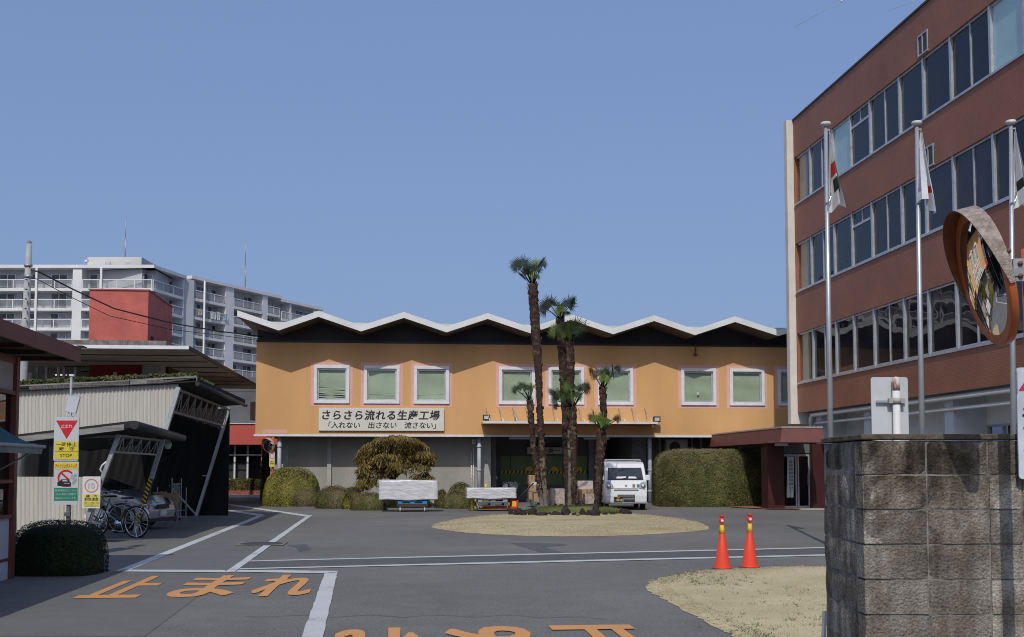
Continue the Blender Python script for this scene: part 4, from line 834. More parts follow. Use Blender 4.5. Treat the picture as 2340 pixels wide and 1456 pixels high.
MB().ob(W(sE - .01, tE - .2, zT_ + .035), E1 * .08, E2 * .25, UP * .012).build('flashing_strip', mat('flash_dark', (.03, .02, .02)), gbh)
MB().sbox(sE - 5, sE - .05, tE - 9, tE - .06, zL + .02, zL + .06).build('eave_boarding', BRND, gbh)
for k in range(6): MB().sbox(sE - 5, sE - .06, tE - .5 - k * .9, tE - .42 - k * .9, zL - .03, zL + .017).build('rafter', mat('rafter_brown', (.06, .025, .02), .7), gbh)
cW = at(42, 1000, 15.5); sW = cW.dot(E1); tW = cW.dot(E2); Zb = lambda y: at(20, y, 15.3).z
MB().sbox(sW - .12, sW, tW - .12, tW, 0, zL - .034).build('corner_post', BRN, gbh)
MB().sbox(sW - .14, sW - .02, tW - 7, tW - .122, Zb(830), zL - .034).build('top_beam', BRN, gbh); MB().sbox(sW - 5, sW - .122, tW - .10, tW - .02, Zb(830), zL - .036).build('top_beam', BRN, gbh)
def wp(name, y0, y1, m, o=.05): return MB().sbox(sW - o - .03, sW - o, tW - 7, tW - .122, Zb(y1), Zb(y0)).build(name, m, gbh)
wp('upper_panel', 830, 892, CRM); wp('rail', 893, 902, BRN, .01); wp('mid_rail', 1096, 1104, BRN, .01); wp('low_rail', 1176, 1184, BRN, .01)
MB().sbox(sW - .08, sW - .05, tW - 7, tW - .122, 0, Zb(1184.5)).build('base_panel', BWH, gbh)
MB().sbox(sW - .06, sW - .045, tW - 7, tW - .122, Zb(1283), Zb(1276)).build('base_trim', BRN, gbh)
for y0, y1 in ((902.5, 1095.5), (1104.5, 1175.5)):
    MB().poly([W(sW - .07, tW - 7, Zb(y1)), W(sW - .07, tW - .122, Zb(y1)), W(sW - .07, tW - .122, Zb(y0)), W(sW - .07, tW - 7, Zb(y0))]).build('window_pane', GLASSD, gbh)
MB().sbox(sW - 5, sW - .14, tW - .09, tW - .04, 0, Zb(832)).build('rear_panel', CRM, gbh); MB().sbox(sW - 3, sW - 2.9, tW - 7, tW - .2, 0, zL).build('room_backing', mat('booth_room', (.07, .075, .075), .9, .4, .8), gbh)
MB().sbox(sW - 3, sW - .2, tW - 7, tW - .2, 0, .05).build('floor_slab', CONC, gbh)
MB().sbox(sW - 5, sW - .02, tW - 7.15, tW - 7.002, 0, zL - .04).build('front_wall', CRM, gbh)
aw = thing('awning', 'teal fabric awning with a metal front bar on the guard booth wall', 'awning', at(30, 1000, 14.6))
TEAL = mat('teal_fabric', (.05, .15, .16), .85, .12, 3, col2=(.035, .10, .115))
q0, q1, q2 = at(-40, 925, 14.9), at(99, 1023, 14.3), at(-90, 1016, 12.2); f0 = at(2, 955, 15.0); AW = MB()
TA = tW - 1.0; za, zb = at(3, 953, 14.6).z, at(99, 1021, 14.4).z
tip = at(99, 1022, 14.4); st = tip.dot(E1); tt = tip.dot(E2); nz = 10
fab = MB()
for k in range(nz):
    u, v = k / nz, (k + 1) / nz; g = lambda w_: W(sW - .02 + (st - sW) * w_, 0, za + (zb - za) * w_ - .05 * math.sin(w_ * 3.1))
    fab.poly([g(u) + E2 * tt, g(v) + E2 * tt, g(v) + E2 * (tt - 4), g(u) + E2 * (tt - 4)])
fab.build('fabric', TEAL, aw, recalc=False); vl = MB()
for k in range(30):
    y0, y1 = tt - 4 * k / 30, tt - 4 * (k + 1) / 30; vl.poly([W(st, y0, zb), W(st, y1, zb), W(st - .02, y1, zb - .09), W(st - .02, y0, zb - .09)])
vl.build('valance', mat('pale_teal', (.22, .28, .28), .85), aw, recalc=False); MB().tube([W(st, tt + .05, zb), W(st, tt - 4, zb)], .022, 8).build('front_bar', GALV, aw)
MB().tube([W(st, tt - .05, zb), W(sW - .02, tt - .15, zb - .42)], .014, 6).build('arm', GALV, aw)
# utility pole and wires
up = thing('utility_pole', 'grey concrete utility pole with steps standing behind the guard booth', 'utility pole', at(58, 870, 34) - UP * at(58, 870, 34).z)
pt, pb_ = at(67, 556, 34), at(58, 750, 34); gz = pb_ + (pb_ - pt) * (pb_.z / (pt.z - pb_.z))
MB().tube([gz, pt], [.20, .08], 14).build('shaft', mat('pole_concrete', (.33, .34, .34), .85, .1, 2), up); MB().lathe([(.081, -.03), (.075, .03), (.04, .075), (.0, .09)], pt, 12).build('cap', mat('pole_cap', (.2, .17, .13)), up)
for y in (607, 632): c = at(64.5, y, 34); MB().lathe([(.125, -.035), (.125, .035)], c, 12).build('band', GALV, up)
for k in range(6): c = at(62.5 - k * .8, 640 + k * 22, 33.86); MB().lathe([(.018, 0), (.018, .1)], c, 6, ax=(0, -1, 0)).build('step_bolt', BLACK, up)
def wire(pts, r, lab, z=34):
    P = [at(x, y, d) for x, y, d in pts]; path = []
    for i in range(len(P) - 1):
        for k in range(8): path.append(P[i].lerp(P[i + 1], k / 8))
    tag(MB().tube(path + [P[-1]], r, 5).build('overhead_wire', mat('wire_black', (.012, .012, .013), .6)), lab, 'wire', 'wires from the utility pole')
wire([(70, 617, 34), (88, 621, 34), (160, 658, 35), (260, 705, 37), (390, 738, 40), (500, 757, 43), (598, 769, 45.5)], .024, 'thick black overhead wire running from the pole to the folded roof')
wire([(70, 634, 34), (85, 638, 34), (160, 678, 35), (250, 722, 37), (390, 753, 40), (500, 766, 43), (590, 778, 45.5)], .012, 'thin overhead wire hanging below the thicker black one')
# ------------------------------------------------------------------ planting
def rv(): return Vector((random.gauss(0, 1), random.gauss(0, 1), random.gauss(0, 1))).normalized()
def leaf(mb, p, n, l, wd, m=0):
    t = n.cross(rv()).normalized(); b = n.cross(t)
    mb.add([p - t * l * .5, p + b * wd * .5, p + t * l * .5, p - b * wd * .5], [(0, 1, 2, 3)], m)
HEDGE1 = leafmat('hedge_leaf', (.05, .064, .017), (.125, .138, .040), (.24, .235, .09)); HEDGE2 = leafmat('hedge_leaf_gold', (.09, .085, .016), (.24, .22, .045), (.44, .38, .10)); HEDGE3 = leafmat('hedge_leaf_brown', (.045, .03, .012), (.095, .072, .025), (.16, .12, .045)); TIPB = leafmat('hedge_tip_brown_lit', (.11, .08, .04), (.23, .18, .09), (.34, .27, .15))
DARKG = leafmat('hedge_leaf_dark', (.012, .022, .008), (.026, .044, .014), (.05, .075, .024)); TWIG = mat('twig_core', (.022, .02, .012), .9, .3, 8)
def bush(name, lab, cat, c, rx, ry, h, n, mt, size=.04, e=2.2, group=None, rz=0.0, second=None, sec=.15, flat=.0, lump=.06):
    """clipped shrub: rounded-box body, leaf faces in several layers over a darker twig core. c on the ground"""
    root = thing(name, lab, cat, c, 0, group); mb = MB(); core = MB(); ph = [random.uniform(0, 6.28) for _ in range(6)]
    cs, sn = math.cos(rz), math.sin(rz)
    def surf(u, v, k):
        cu, su, cv, sv = math.cos(u), math.sin(u), math.cos(v), math.sin(v); g = lambda a, q: math.copysign(abs(a) ** (2 / q), a)
        d = 1 + lump * (math.sin(3 * u + ph[0]) * .5 + math.sin(5 * u + 4 * v + ph[1]) * .35 + math.sin(9 * u - 5 * v + ph[2]) * .25)
        x, y, z = g(cv, e) * g(cu, e) * rx * d * k, g(cv, e) * g(su, e) * ry * d * k, g(sv, e) * h * (1 + (d - 1) * .6) * k
        return Vector((c[0] + x * cs - y * sn, c[1] + x * sn + y * cs, z + c[2]))
    af, as_, at_ = rx * h, ry * h, rx * ry * 1.3; tot = 2 * af + 2 * as_ + at_
    for i in range(n):
        q = random.random() * tot; a_, b_ = random.uniform(-1, 1), random.random()
        d = Vector((a_, -1, b_)) if q < 1.5 * af else Vector((a_, 1, b_)) if q < 2 * af else Vector((-1, a_, b_)) if q < 2 * af + as_ else Vector((1, a_, b_)) if q < 2 * af + 2 * as_ else Vector((a_, random.uniform(-1, 1), 1))
        kk = (abs(d.x) ** e + abs(d.y) ** e + abs(d.z) ** e) ** (-1 / e); d *= kk; u = math.atan2(d.y, d.x); v = d.z
        dd = 1 + lump * (math.sin(3 * u + ph[0]) * .5 + math.sin(5 * u + 4 * v + ph[1]) * .35 + math.sin(9 * u - 5 * v + ph[2]) * .25)
        k = 1 - abs(random.gauss(0, .03)) + (.02 if random.random() < .1 else 0); x, y, z = d.x * rx * dd * k, d.y * ry * dd * k, d.z * h * (1 + (dd - 1) * .6) * k
        p = Vector((c[0] + x * cs - y * sn, c[1] + x * sn + y * cs, z + c[2])); nn = (p - Vector((c[0], c[1], c[2] + h * .2))).normalized(); nn = (nn + rv() * .5).normalized()
        top = max(0, (p.z - c[2]) / h)
        m = 1 if second and random.random() < sec * (top ** 3 * 2 + .3 + .9 * max(0, math.sin(u * 2 + ph[3]))) else 0  # second leaf gathers on top: brown tips, and sunlit mound tops put into colour
        leaf(mb, p, nn, size * random.uniform(.6, 1.5), size * random.uniform(.35, .7), m)
    nu, nv = 24, 8; vs = [surf(2 * math.pi * i / nu, (math.pi / 2) * j / nv, .94) for j in range(nv + 1) for i in range(nu)]
    vs = [Vector((c[0], c[1], c[2])) + (p_ - Vector((c[0], c[1], c[2]))) * .97 for p_ in vs]; core.add(vs, [(j * nu + i, j * nu + (i + 1) % nu, (j + 1) * nu + (i + 1) % nu, (j + 1) * nu + i) for j in range(nv) for i in range(nu)], 0, True)
    mb.build('foliage', [mt, second or mt], root, recalc=False); core.build('twigs', TWIG, root); return root
random.seed(21)
def bpx(x0, x1, ytop, ybase):
    """ground centre, half width and height of a shrub that spans these photo columns and rows"""
    p = gnd((x0 + x1) / 2, ybase); D = p.y; rx = (x1 - x0) / 2 * D / F; h = at((x0 + x1) / 2, ytop, D + rx * .5).z; return p, rx, h
def clip(name, lab, x0, x1, yt, yb, n, mt, depth=.9, cat='bush', group='clipped shrubs along the ochre factory', **k):
    p, rx, h = bpx(x0, x1, yt, yb); ry = rx * depth; return bush(name, lab, cat, p * (1 + ry / p.y), rx, ry, h, n, mt, group=group, **k)
clip('round_bush', 'largest round yellow green clipped bush at the left end of the ochre factory', 598, 731, 1067, 1158, 26000, HEDGE2, size=.055, e=2.5, second=HEDGE1, sec=.22)
clip('cloud_bush', 'low double lobed olive bush right beside the largest round bush', 641, 740, 1113, 1158, 11000, HEDGE1, size=.036, depth=.6, second=TIPB, sec=.5, lump=.12, e=2.6)
clip('cloud_bush', 'dark olive rounded bush with a brown side under the end of the signboard', 722, 806, 1109, 1163, 12000, HEDGE1, size=.036, depth=.8, second=TIPB, sec=.5, lump=.09, e=2.5)
clip('cloud_bush', 'reddish brown low bush left of the weeping tree', 774, 836, 1110, 1158, 4200, HEDGE3, size=.045, depth=.7, second=HEDGE2, sec=.3)
clip('young_shrub', 'loose yellow leaved little shrub squeezed between two clipped bushes', 783, 803, 1128, 1164, 900, HEDGE2, size=.07, lump=.25, e=2.0, cat='shrub')
clip('cloud_bush', 'dark green mound bush in front of the weeping tree left of the blue pallet', 799, 884, 1124, 1167, 12000, HEDGE1, size=.036, depth=.7, second=TIPB, sec=.4, e=2.5)
clip('cloud_bush', 'dark low bush half hidden behind the blue pallet cart', 872, 992, 1132, 1161, 5500, DARKG, size=.05, depth=.5)
clip('cloud_bush', 'small brown bush at the right end of the larger wrapped stack', 992, 1028, 1117, 1162, 2500, HEDGE3, size=.045, second=HEDGE2, sec=.35, lump=.12)
clip('cloud_bush', 'bright green dome bush peeping over another just before the drainpipe', 1021, 1086, 1101, 1157, 9000, HEDGE2, size=.05, second=HEDGE1, sec=.6)
clip('cloud_bush', 'dark green mound bush in front of the bright dome left of the pallet truck', 1008, 1078, 1119, 1163, 11000, HEDGE1, size=.036, depth=.8, second=TIPB, sec=.4)
p, rx, h = bpx(1494, 1748, 1024, 1159)
bush('box_hedge', 'long tall box shaped clipped hedge reaching to the entrance porch', 'hedge', p * (1 + 1.45 / p.y), rx * 1.02, 1.35, h - .05, 62000, HEDGE1, size=.06, e=6.5, second=TIPB, sec=.22, lump=.012, rz=TH * 0)
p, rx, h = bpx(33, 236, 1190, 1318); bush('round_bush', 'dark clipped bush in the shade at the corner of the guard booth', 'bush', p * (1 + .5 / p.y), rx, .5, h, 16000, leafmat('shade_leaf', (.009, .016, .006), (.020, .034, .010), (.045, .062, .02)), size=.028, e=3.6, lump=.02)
clip('low_bush', 'small low bush with yellow tips behind the shaded round bush', 38, 112, 1184, 1235, 2500, HEDGE1, size=.03, second=HEDGE2, sec=.5, group=None)
p = gnd(537, 1137) + E2 * 1.0; D = p.y; bush('low_hedge', 'low brown hedge in the brick planter before the glazed annexe', 'hedge', p + UP * .25, 70 * D / F, .34, at(537, 1093, D).z - .25, 5000, HEDGE3, size=.06, e=5, second=HEDGE2, sec=.3, rz=TH)
p = gnd(606, 1143); bush('conifer_column', 'narrow dark conifer behind the little traffic mirror at the corner of the factory', 'tree', p, 11 * p.y / F, 11 * p.y / F, at(606, 1003, p.y).z, 4500, HEDGE2, size=.07, e=2.4, second=HEDGE3, sec=.2)
# ivy-like planter hedge on the large carport
ph = thing('planter_hedge', 'thin strip of leafy evergreen hedge along the roof edge of the large carport', 'hedge', at(250, 878, 27)); lf = MB(); LV = leafmat('planter_leaf', (.03, .04, .012), (.075, .09, .025), (.22, .22, .09), scale=14)
for i in range(13000):
    u = random.random(); x = 30 + u * 420; yb = 892 - (u * 420) * .045; D = 26.3 + random.random() * .5; p = at(x, yb, D); p.z += random.random() ** .7 * (.21 + .012 * math.sin(x * .11) + .012 * math.sin(x * .37)); leaf(lf, p, (rv() + Vector((0, -.6, .5))).normalized(), random.uniform(.06, .12), random.uniform(.035, .06))
for i in range(1800):
    u = random.random(); p = at(448, 868, 26.2).lerp(at(489, 878, 29.0), u); p.x -= random.random() * .5; p.z += random.random() * .2 * (1 - .5 * u) - .1; leaf(lf, p, (rv() + Vector((.4, -.6, .5))).normalized(), random.uniform(.06, .12), random.uniform(.035, .06))
lf.build('foliage', LV, ph, recalc=False); MB().ob(at(30, 893, 26.45), at(448, 872, 26.45) - at(30, 893, 26.45), Vector((0, .3, 0)), UP * .1).build('stems', TWIG, ph)
# weeping golden juniper
wt = thing('weeping_tree', 'golden brown weeping juniper with tangled bare limbs under the factory signboard', 'tree', gnd(905, 1158) + Vector((0, .8, 0))); tb = wt.location.copy(); BARK = mat('dark_bark', (.045, .032, .024), .9, .25, 12, bump=.4)
JUN = leafmat('juniper_gold', (.10, .072, .02), (.24, .175, .05), (.42, .31, .11), scale=7); JUN2 = leafmat('juniper_olive', (.045, .036, .012), (.105, .08, .026), (.18, .14, .045), scale=7)
br = MB(); fo = MB(); D0 = tb.y
def ptx(x, y, dy=0): return at(x, y, D0 + dy)
trunk_top = ptx(900, 1070)
br.tube([tb, ptx(901, 1115, .05), ptx(897, 1090), trunk_top], [.16, .14, .13, .10], 9)
ends = []
random.seed(5)
for k in range(34):
    a = random.uniform(0, 6.28); rr = random.uniform(.35, 1.0); ex = 903 + 78 * rr * math.cos(a) ; ey = 1060 - 52 * random.uniform(-.35, 1.0) * (1 - .35 * rr * abs(math.cos(a))); dz = 1.1 * rr * math.sin(a); e_ = ptx(ex, ey, dz)
    s = ptx(899, random.uniform(1062, 1095)); m1 = s.lerp(e_, .4) + UP * random.uniform(.05, .3); m2 = s.lerp(e_, .75) + UP * random.uniform(.1, .28); br.tube([s, m1, m2, e_], [.055, .04, .028, .012], 6); ends += [(m2, .7), (e_, 1), (s.lerp(e_, .9) + rv() * .12, .9)]
    for q in range(2): t_ = m1 + rv() * .5; br.tube([m1, m1.lerp(t_, .5) + UP * .06, t_], [.025, .018, .008], 5); ends.append((t_, .8))
br.build('branches', BARK, wt)
def clump(p, r, n):
    for i in range(n):
        d = rv(); q = p + Vector((d.x * r, d.y * r, abs(d.z) * r * .55)) * random.random() ** .4; L1 = random.uniform(.10, .27); dr = Vector((d.x * .7 + random.gauss(0, .3), d.y * .7 + random.gauss(0, .3), -.75 + random.gauss(0, .3))).normalized(); s = dr.cross(rv()).normalized() * random.uniform(.012, .022)
        mid = q + dr * L1 * .5 + Vector((d.x, d.y, 0)) * .05; fo.add([q + UP * .05 - s * .4, q + UP * .05 + s * .4, mid + s, q + dr * L1, mid - s], [(0, 1, 2, 3, 4)], 0 if random.random() < .62 else 1)
for e_, w_ in ends: clump(e_ + UP * .05, .24 * w_ + .05, int(46 * w_))
for k in range(62):                                               # the outer shell of the crown
    a = random.uniform(-.12, math.pi + .12); v = random.uniform(-1.1, 1.1); x = 902 + 82 * math.cos(a) * math.cos(v * .7); y = 1053 - 53 * max(-.9, math.sin(a)) * random.uniform(.9, 1.03); clump(ptx(x, y, 1.15 * math.sin(v) * max(.2, math.sin(abs(a)))), random.uniform(.10, .22), 40)
for k in range(44):
    s = random.choice((-1, 1)); clump(ptx(902 + s * random.uniform(48, 86), random.uniform(1064, 1116), random.uniform(-.8, .8)), .15, 40)
fo.build('foliage', [JUN, JUN2], wt, recalc=False)
# ------------------------------------------------------------------ palm bed
random.seed(9)
bedp = [(1166, 1180), (1180, 1176.5), (1220, 1172), (1300, 1168), (1380, 1170), (1425, 1173), (1441, 1177), (1420, 1178.5), (1350, 1180), (1260, 1180), (1195, 1180)]
lawn(bedp, .20, 9000, .12, .45, 'grass_bed', GREENG, .05)
BARKP = mat('palm_fibre', (.060, .034, .025), .95, .35, 7, bump=.9, bscale=14, stretch=(.5, .5, 3.2), col2=(.022, .014, .011)); BARKG = mat('palm_bare_trunk', (.20, .175, .155), .9, .2, 5, bump=.6, bscale=26, stretch=(.6, .6, 3), col2=(.10, .085, .075)); FIB = mat('palm_fibre_light', (.13, .08, .052), .95, .3, 14)
FROND = leafmat('palm_frond', (.007, .016, .005), (.017, .034, .009), (.055, .085, .022), scale=6); FRONDO = leafmat('palm_frond_young', (.08, .12, .02), (.14, .19, .04), (.2, .25, .07), scale=6)
def palm(lab, path, wid, crown, fans, D=36.6, bare=0.0, base=(0, 0), dead=0):
    pts = [at(x, y, D + base[1]) for x, y in path]; g = pts[0].copy(); g.z = .05; root = thing('palm_tree', lab, 'palm tree', g, 0, 'palms in the roundabout bed')
    dense = []
    for i in range(len(pts) - 1):
        for k in range(10): dense.append(pts[i].lerp(pts[i + 1], k / 10))
    dense.append(pts[-1]); N = len(dense); sc = D / F; rad = []
    for i in range(N):
        u = i / (N - 1) * (len(wid) - 1); a = int(min(u, len(wid) - 2)); rad.append((wid[a] + (wid[a + 1] - wid[a]) * (u - a)) * sc / 2 * (1 + .06 * math.sin(i * 2.1) + random.uniform(-.06, .06)))
    tr = MB(); nb = int(N * bare); tr.tube([pts[0] - UP * .3] + dense[:nb + 1], [rad[0] * 1.1] + rad[:nb + 1], 12, 1) if nb > 1 else None
    tr.tube(dense[max(0, nb):], rad[max(0, nb):], 12, 0)
    fb2 = tr
    for i in range(int(55 * N / 10 * (1 - bare * .5))):           # ragged leaf-base fibres and rings on the trunk
        k = random.randint(int(nb * .5), N - 2); c = dense[k].lerp(dense[k + 1], random.random()); a = random.uniform(0, 6.28); o = Vector((math.cos(a), math.sin(a), 0)); t = Vector((-o.y, o.x, 0)); r = rad[k] * random.uniform(.98, 1.05); hh = random.uniform(.03, .11); ww = random.uniform(.03, .09); sl_ = random.uniform(-.05, .05); ou = o * random.uniform(.005, .03)
        p = c + o * r; fb2.add([p - t * ww - UP * sl_, p + t * ww + UP * sl_, p + t * ww * .6 + UP * (hh + sl_) + ou, p - t * ww * .6 + UP * (hh - sl_) + ou], [(0, 1, 2, 3)], 2 if random.random() < .6 else 0)
    for i in range(26): c = dense[-1] - UP * random.uniform(0, .5); a = random.uniform(0, 6.28); o = Vector((math.cos(a), math.sin(a), 0)); fb2.bar(c + o * rad[-1], c + o * rad[-1] * random.uniform(1.05, 1.5) + UP * random.uniform(.05, .22), .018, .01, 2)
    tr.build('trunk', [BARKP, BARKG, FIB], root, recalc=False)
    cr = MB(); top = dense[-1]
    for (ex, ey, rr, dy, kind) in fans:                           # fan leaf whose hub is at this photo point
        hub = at(ex, ey, D + base[1] + dy); d = (hub - top); dn = d.normalized(); st = top + Vector((dn.x, dn.y, 0)) * rad[-1] * .5
        cr.tube([st, st.lerp(hub, .55) + UP * .06 * d.length, hub], [.022, .016, .013], 5, 1)
        ln = rr * sc * 1.12; nx = dn.cross(UP)
        if nx.length < .15: nx = Vector((1, 0, 0))
        nx.normalize(); face = (dn.cross(nx) * .6 + Vector((0, -.7, .35)) * random.uniform(.4, .9) + rv() * .25).normalized(); ax = (dn - face * dn.dot(face)).normalized(); sx = face.cross(ax); nseg = 30; droop = random.uniform(.0, .12)
        for q in range(nseg):
            a0 = R(-125) + R(250) * (q + .08) / nseg; a1 = R(-125) + R(250) * (q + .97) / nseg; am = (a0 + a1) / 2; l = ln * random.uniform(.9, 1.12) * (.78 + .22 * math.cos(am * .75))
            P = lambda a, k, z=0: hub + (ax * math.cos(a) + sx * math.sin(a)) * l * k + face * z - UP * (droop * l * k * k)
            fold = ln * .02; cr.add([hub, P(a0, .60), P(am, .62, fold), P(am, 1.14), P(a1, .60)], [(0, 1, 2), (1, 3, 2), (0, 2, 4), (2, 3, 4)], kind)
    for q in range(5): a = random.uniform(-.5, .5); e_ = top + Vector((math.sin(a) * .2, random.uniform(-.15, .15), random.uniform(.35, .6))); cr.bar(top, e_, .025, .025, 2)
    cr.build('crown', [FROND, FROND, FRONDO], root, recalc=False)
palm('tallest palm with a shaggy leaning trunk and small crown high above the roof', [(1247, 1168), (1242, 1101), (1238, 1032), (1234, 950), (1230, 840), (1223, 740), (1217, 650)], [15, 14, 14, 13, 13, 15, 20, 22, 21], None, [(1182, 610, 21, 0, 0), (1195, 608, 24, -.4, 0), (1208, 617, 20, .3, 0), (1232, 606, 22, .3, 0), (1240, 607, 17, -.3, 0), (1218, 606, 20, .3, 2), (1196, 632, 17, .2, 0), (1226, 634, 10, -.3, 2), (1206, 625, 16, -.3, 0), (1224, 618, 17, -.4, 0)], bare=.30)
palm('second tallest palm, brown shaggy trunk, its crown just above the roof ridge', [(1300, 1165), (1297, 1050), (1294, 950), (1289, 860), (1284, 790), (1280, 729)], [14, 18, 20, 21, 22, 22, 19, 18], None, [(1248, 706, 22, 0, 0), (1258, 698, 24, -.3, 0), (1273, 700, 25, .3, 0), (1296, 700, 26, -.3, 0), (1306, 694, 22, .2, 0), (1281, 712, 18, -.4, 2), (1268, 712, 20, .4, 0), (1291, 712, 18, .5, 0)], base=(0, .6))
palm('palm whose crown overlaps the folded roof, its trunk pale and bare at the base', [(1302, 1162), (1304, 1080), (1303, 1000), (1301, 930), (1305, 860), (1302, 784)], [12, 12, 13, 15, 16, 17, 17], None, [(1270, 757, 20, 0, 2), (1287, 757, 23, -.3, 0), (1300, 752, 22, .3, 2), (1316, 750, 26, -.3, 0), (1332, 750, 22, .2, 0), (1310, 762, 18, -.4, 0), (1294, 768, 14, -.3, 2)], base=(0, .1), bare=.5)
palm('slim short palm leaning left with a few dark fans beside the tallest trunk', [(1240, 1167), (1229, 1090), (1220, 1032), (1214, 964), (1211, 915)], [10, 9, 10, 11, 12], None, [(1180, 892, 13, 0, 0), (1194, 886, 16, -.2, 0), (1214, 886, 16, .2, 2), (1206, 890, 14, -.3, 0), (1203, 898, 12, .3, 0)], base=(0, -.2), bare=.2)
palm('mid height palm with a wide star crown in front of the twin trunks', [(1312, 1168), (1312, 1100), (1311, 1032), (1310, 985), (1309, 930)], [9, 11, 14, 16, 15], None, [(1266, 900, 19, 0, 0), (1280, 905, 20, -.3, 0), (1298, 892, 23, .3, 2), (1314, 890, 22, .3, 0), (1333, 892, 22, -.2, 0), (1343, 886, 14, .1, 0), (1318, 906, 16, -.4, 0), (1294, 912, 18, -.4, 0), (1272, 916, 15, .3, 0), (1272, 930, 10, -.2, 0)], base=(0, -.5))
palm('palm right of the group with its crown in front of the third window', [(1366, 1170), (1371, 1090), (1377, 1000), (1379, 940), (1378, 888)], [13, 13, 14, 14, 15], None, [(1352, 850, 14, 0, 0), (1368, 858, 20, -.2, 0), (1384, 856, 22, .2, 0), (1400, 852, 20, .2, 0), (1410, 845, 13, -.2, 0), (1380, 870, 17, -.3, 2), (1372, 868, 15, .3, 0)], base=(0, .5))
palm('lowest palm at the front right of the bed, shaggy leaning trunk and green crown', [(1362, 1175), (1366, 1110), (1371, 1035), (1374, 984)], [9, 13, 18, 20], None, [(1353, 957, 14, 0, 0), (1366, 962, 19, -.3, 2), (1378, 958, 20, .3, 0), (1394, 962, 20, .2, 0), (1408, 960, 14, -.2, 0), (1384, 968, 15, -.4, 2), (1358, 950, 12, .1, 0)], base=(0, -1.1))
# lava rocks edging the bed
ROCK = mat('lava_rock', (.045, .034, .032), .95, .4, 9, bump=.9, bscale=20, col2=(.018, .014, .014))
rk = [(x, y + 1.5, w_ * 1.05, h_ * 1.15) for x, y, w_, h_ in [(1166, 1179, 10, 12), (1183, 1181, 20, 15), (1197, 1182, 13, 12), (1215, 1181, 21, 16), (1237, 1183, 26, 9), (1256, 1180, 9, 6), (1271, 1182, 22, 10), (1293, 1183, 20, 20), (1312, 1183, 12, 8), (1320, 1184, 8, 5), (1331, 1182, 13, 15), (1347, 1183, 17, 13), (1361, 1184, 19, 22), (1383, 1181, 12, 7), (1400, 1180, 11, 7), (1420, 1177, 12, 10), (1433, 1178, 18, 10)]]
side = ['first', 'second', 'third', 'fourth', 'fifth', 'sixth', 'seventh', 'eighth', 'ninth', 'tenth', 'eleventh', 'twelfth', 'thirteenth', 'fourteenth', 'fifteenth', 'sixteenth', 'last']
for i, (x, yb, wd, hh) in enumerate(rk):
    p = gnd(x, yb) + UP * .05; s = p.y / F; bm = bmesh.new(); bmesh.ops.create_icosphere(bm, subdivisions=2, radius=1); mb = MB(); sd = random.random() * 50
    for v in bm.verts:
        n = v.co.copy(); k = 1 + .22 * math.sin(n.x * 3.1 + sd) * math.cos(n.y * 2.7 + sd) + .16 * math.sin(n.z * 5 + n.x * 4 + sd) + random.uniform(-.07, .07); v.co = Vector((n.x * wd * s * .52 * k, n.y * wd * s * .42 * k, n.z * hh * s * .6 * k + hh * s * .42))
    mb.add([p + v.co for v in bm.verts], [[v.index for v in f.verts] for f in bm.faces]); bm.free()
    desc = 'tall peaked' if hh > 17 else 'flat low' if hh < 8 else 'wide' if wd > 19 else 'rough'
    tag(mb.build('lava_rock', ROCK, base=p), f'{desc} black lava rock, {side[i]} from the left along the palm bed edge', 'rock', 'lava rocks edging the palm bed')
# ------------------------------------------------------------------ white kei van
VW = mat('van_white', (.70, .71, .72), .25, .03, 1.5, spec=.5, coat=.4); VGL = mat('van_glass', (.035, .045, .05), .04, .2, 2, spec=.7); PLB = mat('black_plastic', (.025, .025, .027), .55, .1, 8)
vp = gnd(1431, 1166); van = thing('delivery_van', 'small white delivery van with black number plate facing the palms', 'van', vp, 0)
VM = Matrix.Translation(vp)
def vb(mb, name, m, par=van, **k): return mb.xf(VM).build(name, m, par, **k)
wv = .735
def vprism(prof, w0, narrow=.07, zn=.98, zt=1.70):
    mb = MB(); f = lambda z: w0 * (1 - narrow * max(0, (z - zn) / (zt - zn)) ** 1.3) if z > zn else w0 * (1 - .03 * max(0, (.5 - z) / .3))
    n = len(prof); vs = [(-f(z), y, z) for y, z in prof] + [(f(z), y, z) for y, z in prof]
    fs = [tuple(range(n)), tuple(range(2 * n - 1, n - 1, -1))] + [(i, i + n, (i + 1) % n + n, (i + 1) % n) for i in range(n)]
    return mb.add(vs, fs)
prof = [(.06, .22), (0, .30), (-.02, .50), (.0, .74), (.05, .92), (.14, 1.015), (.50, 1.48), (.62, 1.60), (.80, 1.665), (2.0, 1.705), (3.25, 1.69), (3.33, 1.55), (3.36, .9), (3.36, .3), (3.3, .22)]
vb(vprism(prof, wv), 'body', VW, bevel=.035, seg=3)
ws = MB(); ws.add([(-.60, .170, 1.055), (.60, .170, 1.055), (.555, .478, 1.452), (-.555, .478, 1.452)], [(0, 1, 2, 3)]); ws.v = [v + Vector((0, -.006, .006)) for v in ws.v]
w_ = vb(ws, 'windshield', VGL, recalc=False)
dk = MB(); dk.add([(-.63, .155, 1.036), (.63, .155, 1.036), (.585, .492, 1.47), (-.585, .492, 1.47)], [(0, 1, 2, 3)]); dk.v = [v + Vector((0, -.003, .003)) for v in dk.v]; vb(dk, 'windshield_seal', PLB, recalc=False)
sp_ = MB(); sp_.add([(-.32, .20, 1.09), (.02, .20, 1.09), (.02, .25, 1.155), (-.30, .25, 1.15)], [(0, 1, 2, 3)]); sp_.add([(.10, .20, 1.09), (.40, .20, 1.09), (.36, .25, 1.15), (.12, .25, 1.155)], [(0, 1, 2, 3)]); sp_.v = [v + Vector((0, -.012, .010)) for v in sp_.v]; vb(sp_, 'dashboard_papers', WHITEP, w_, recalc=False)
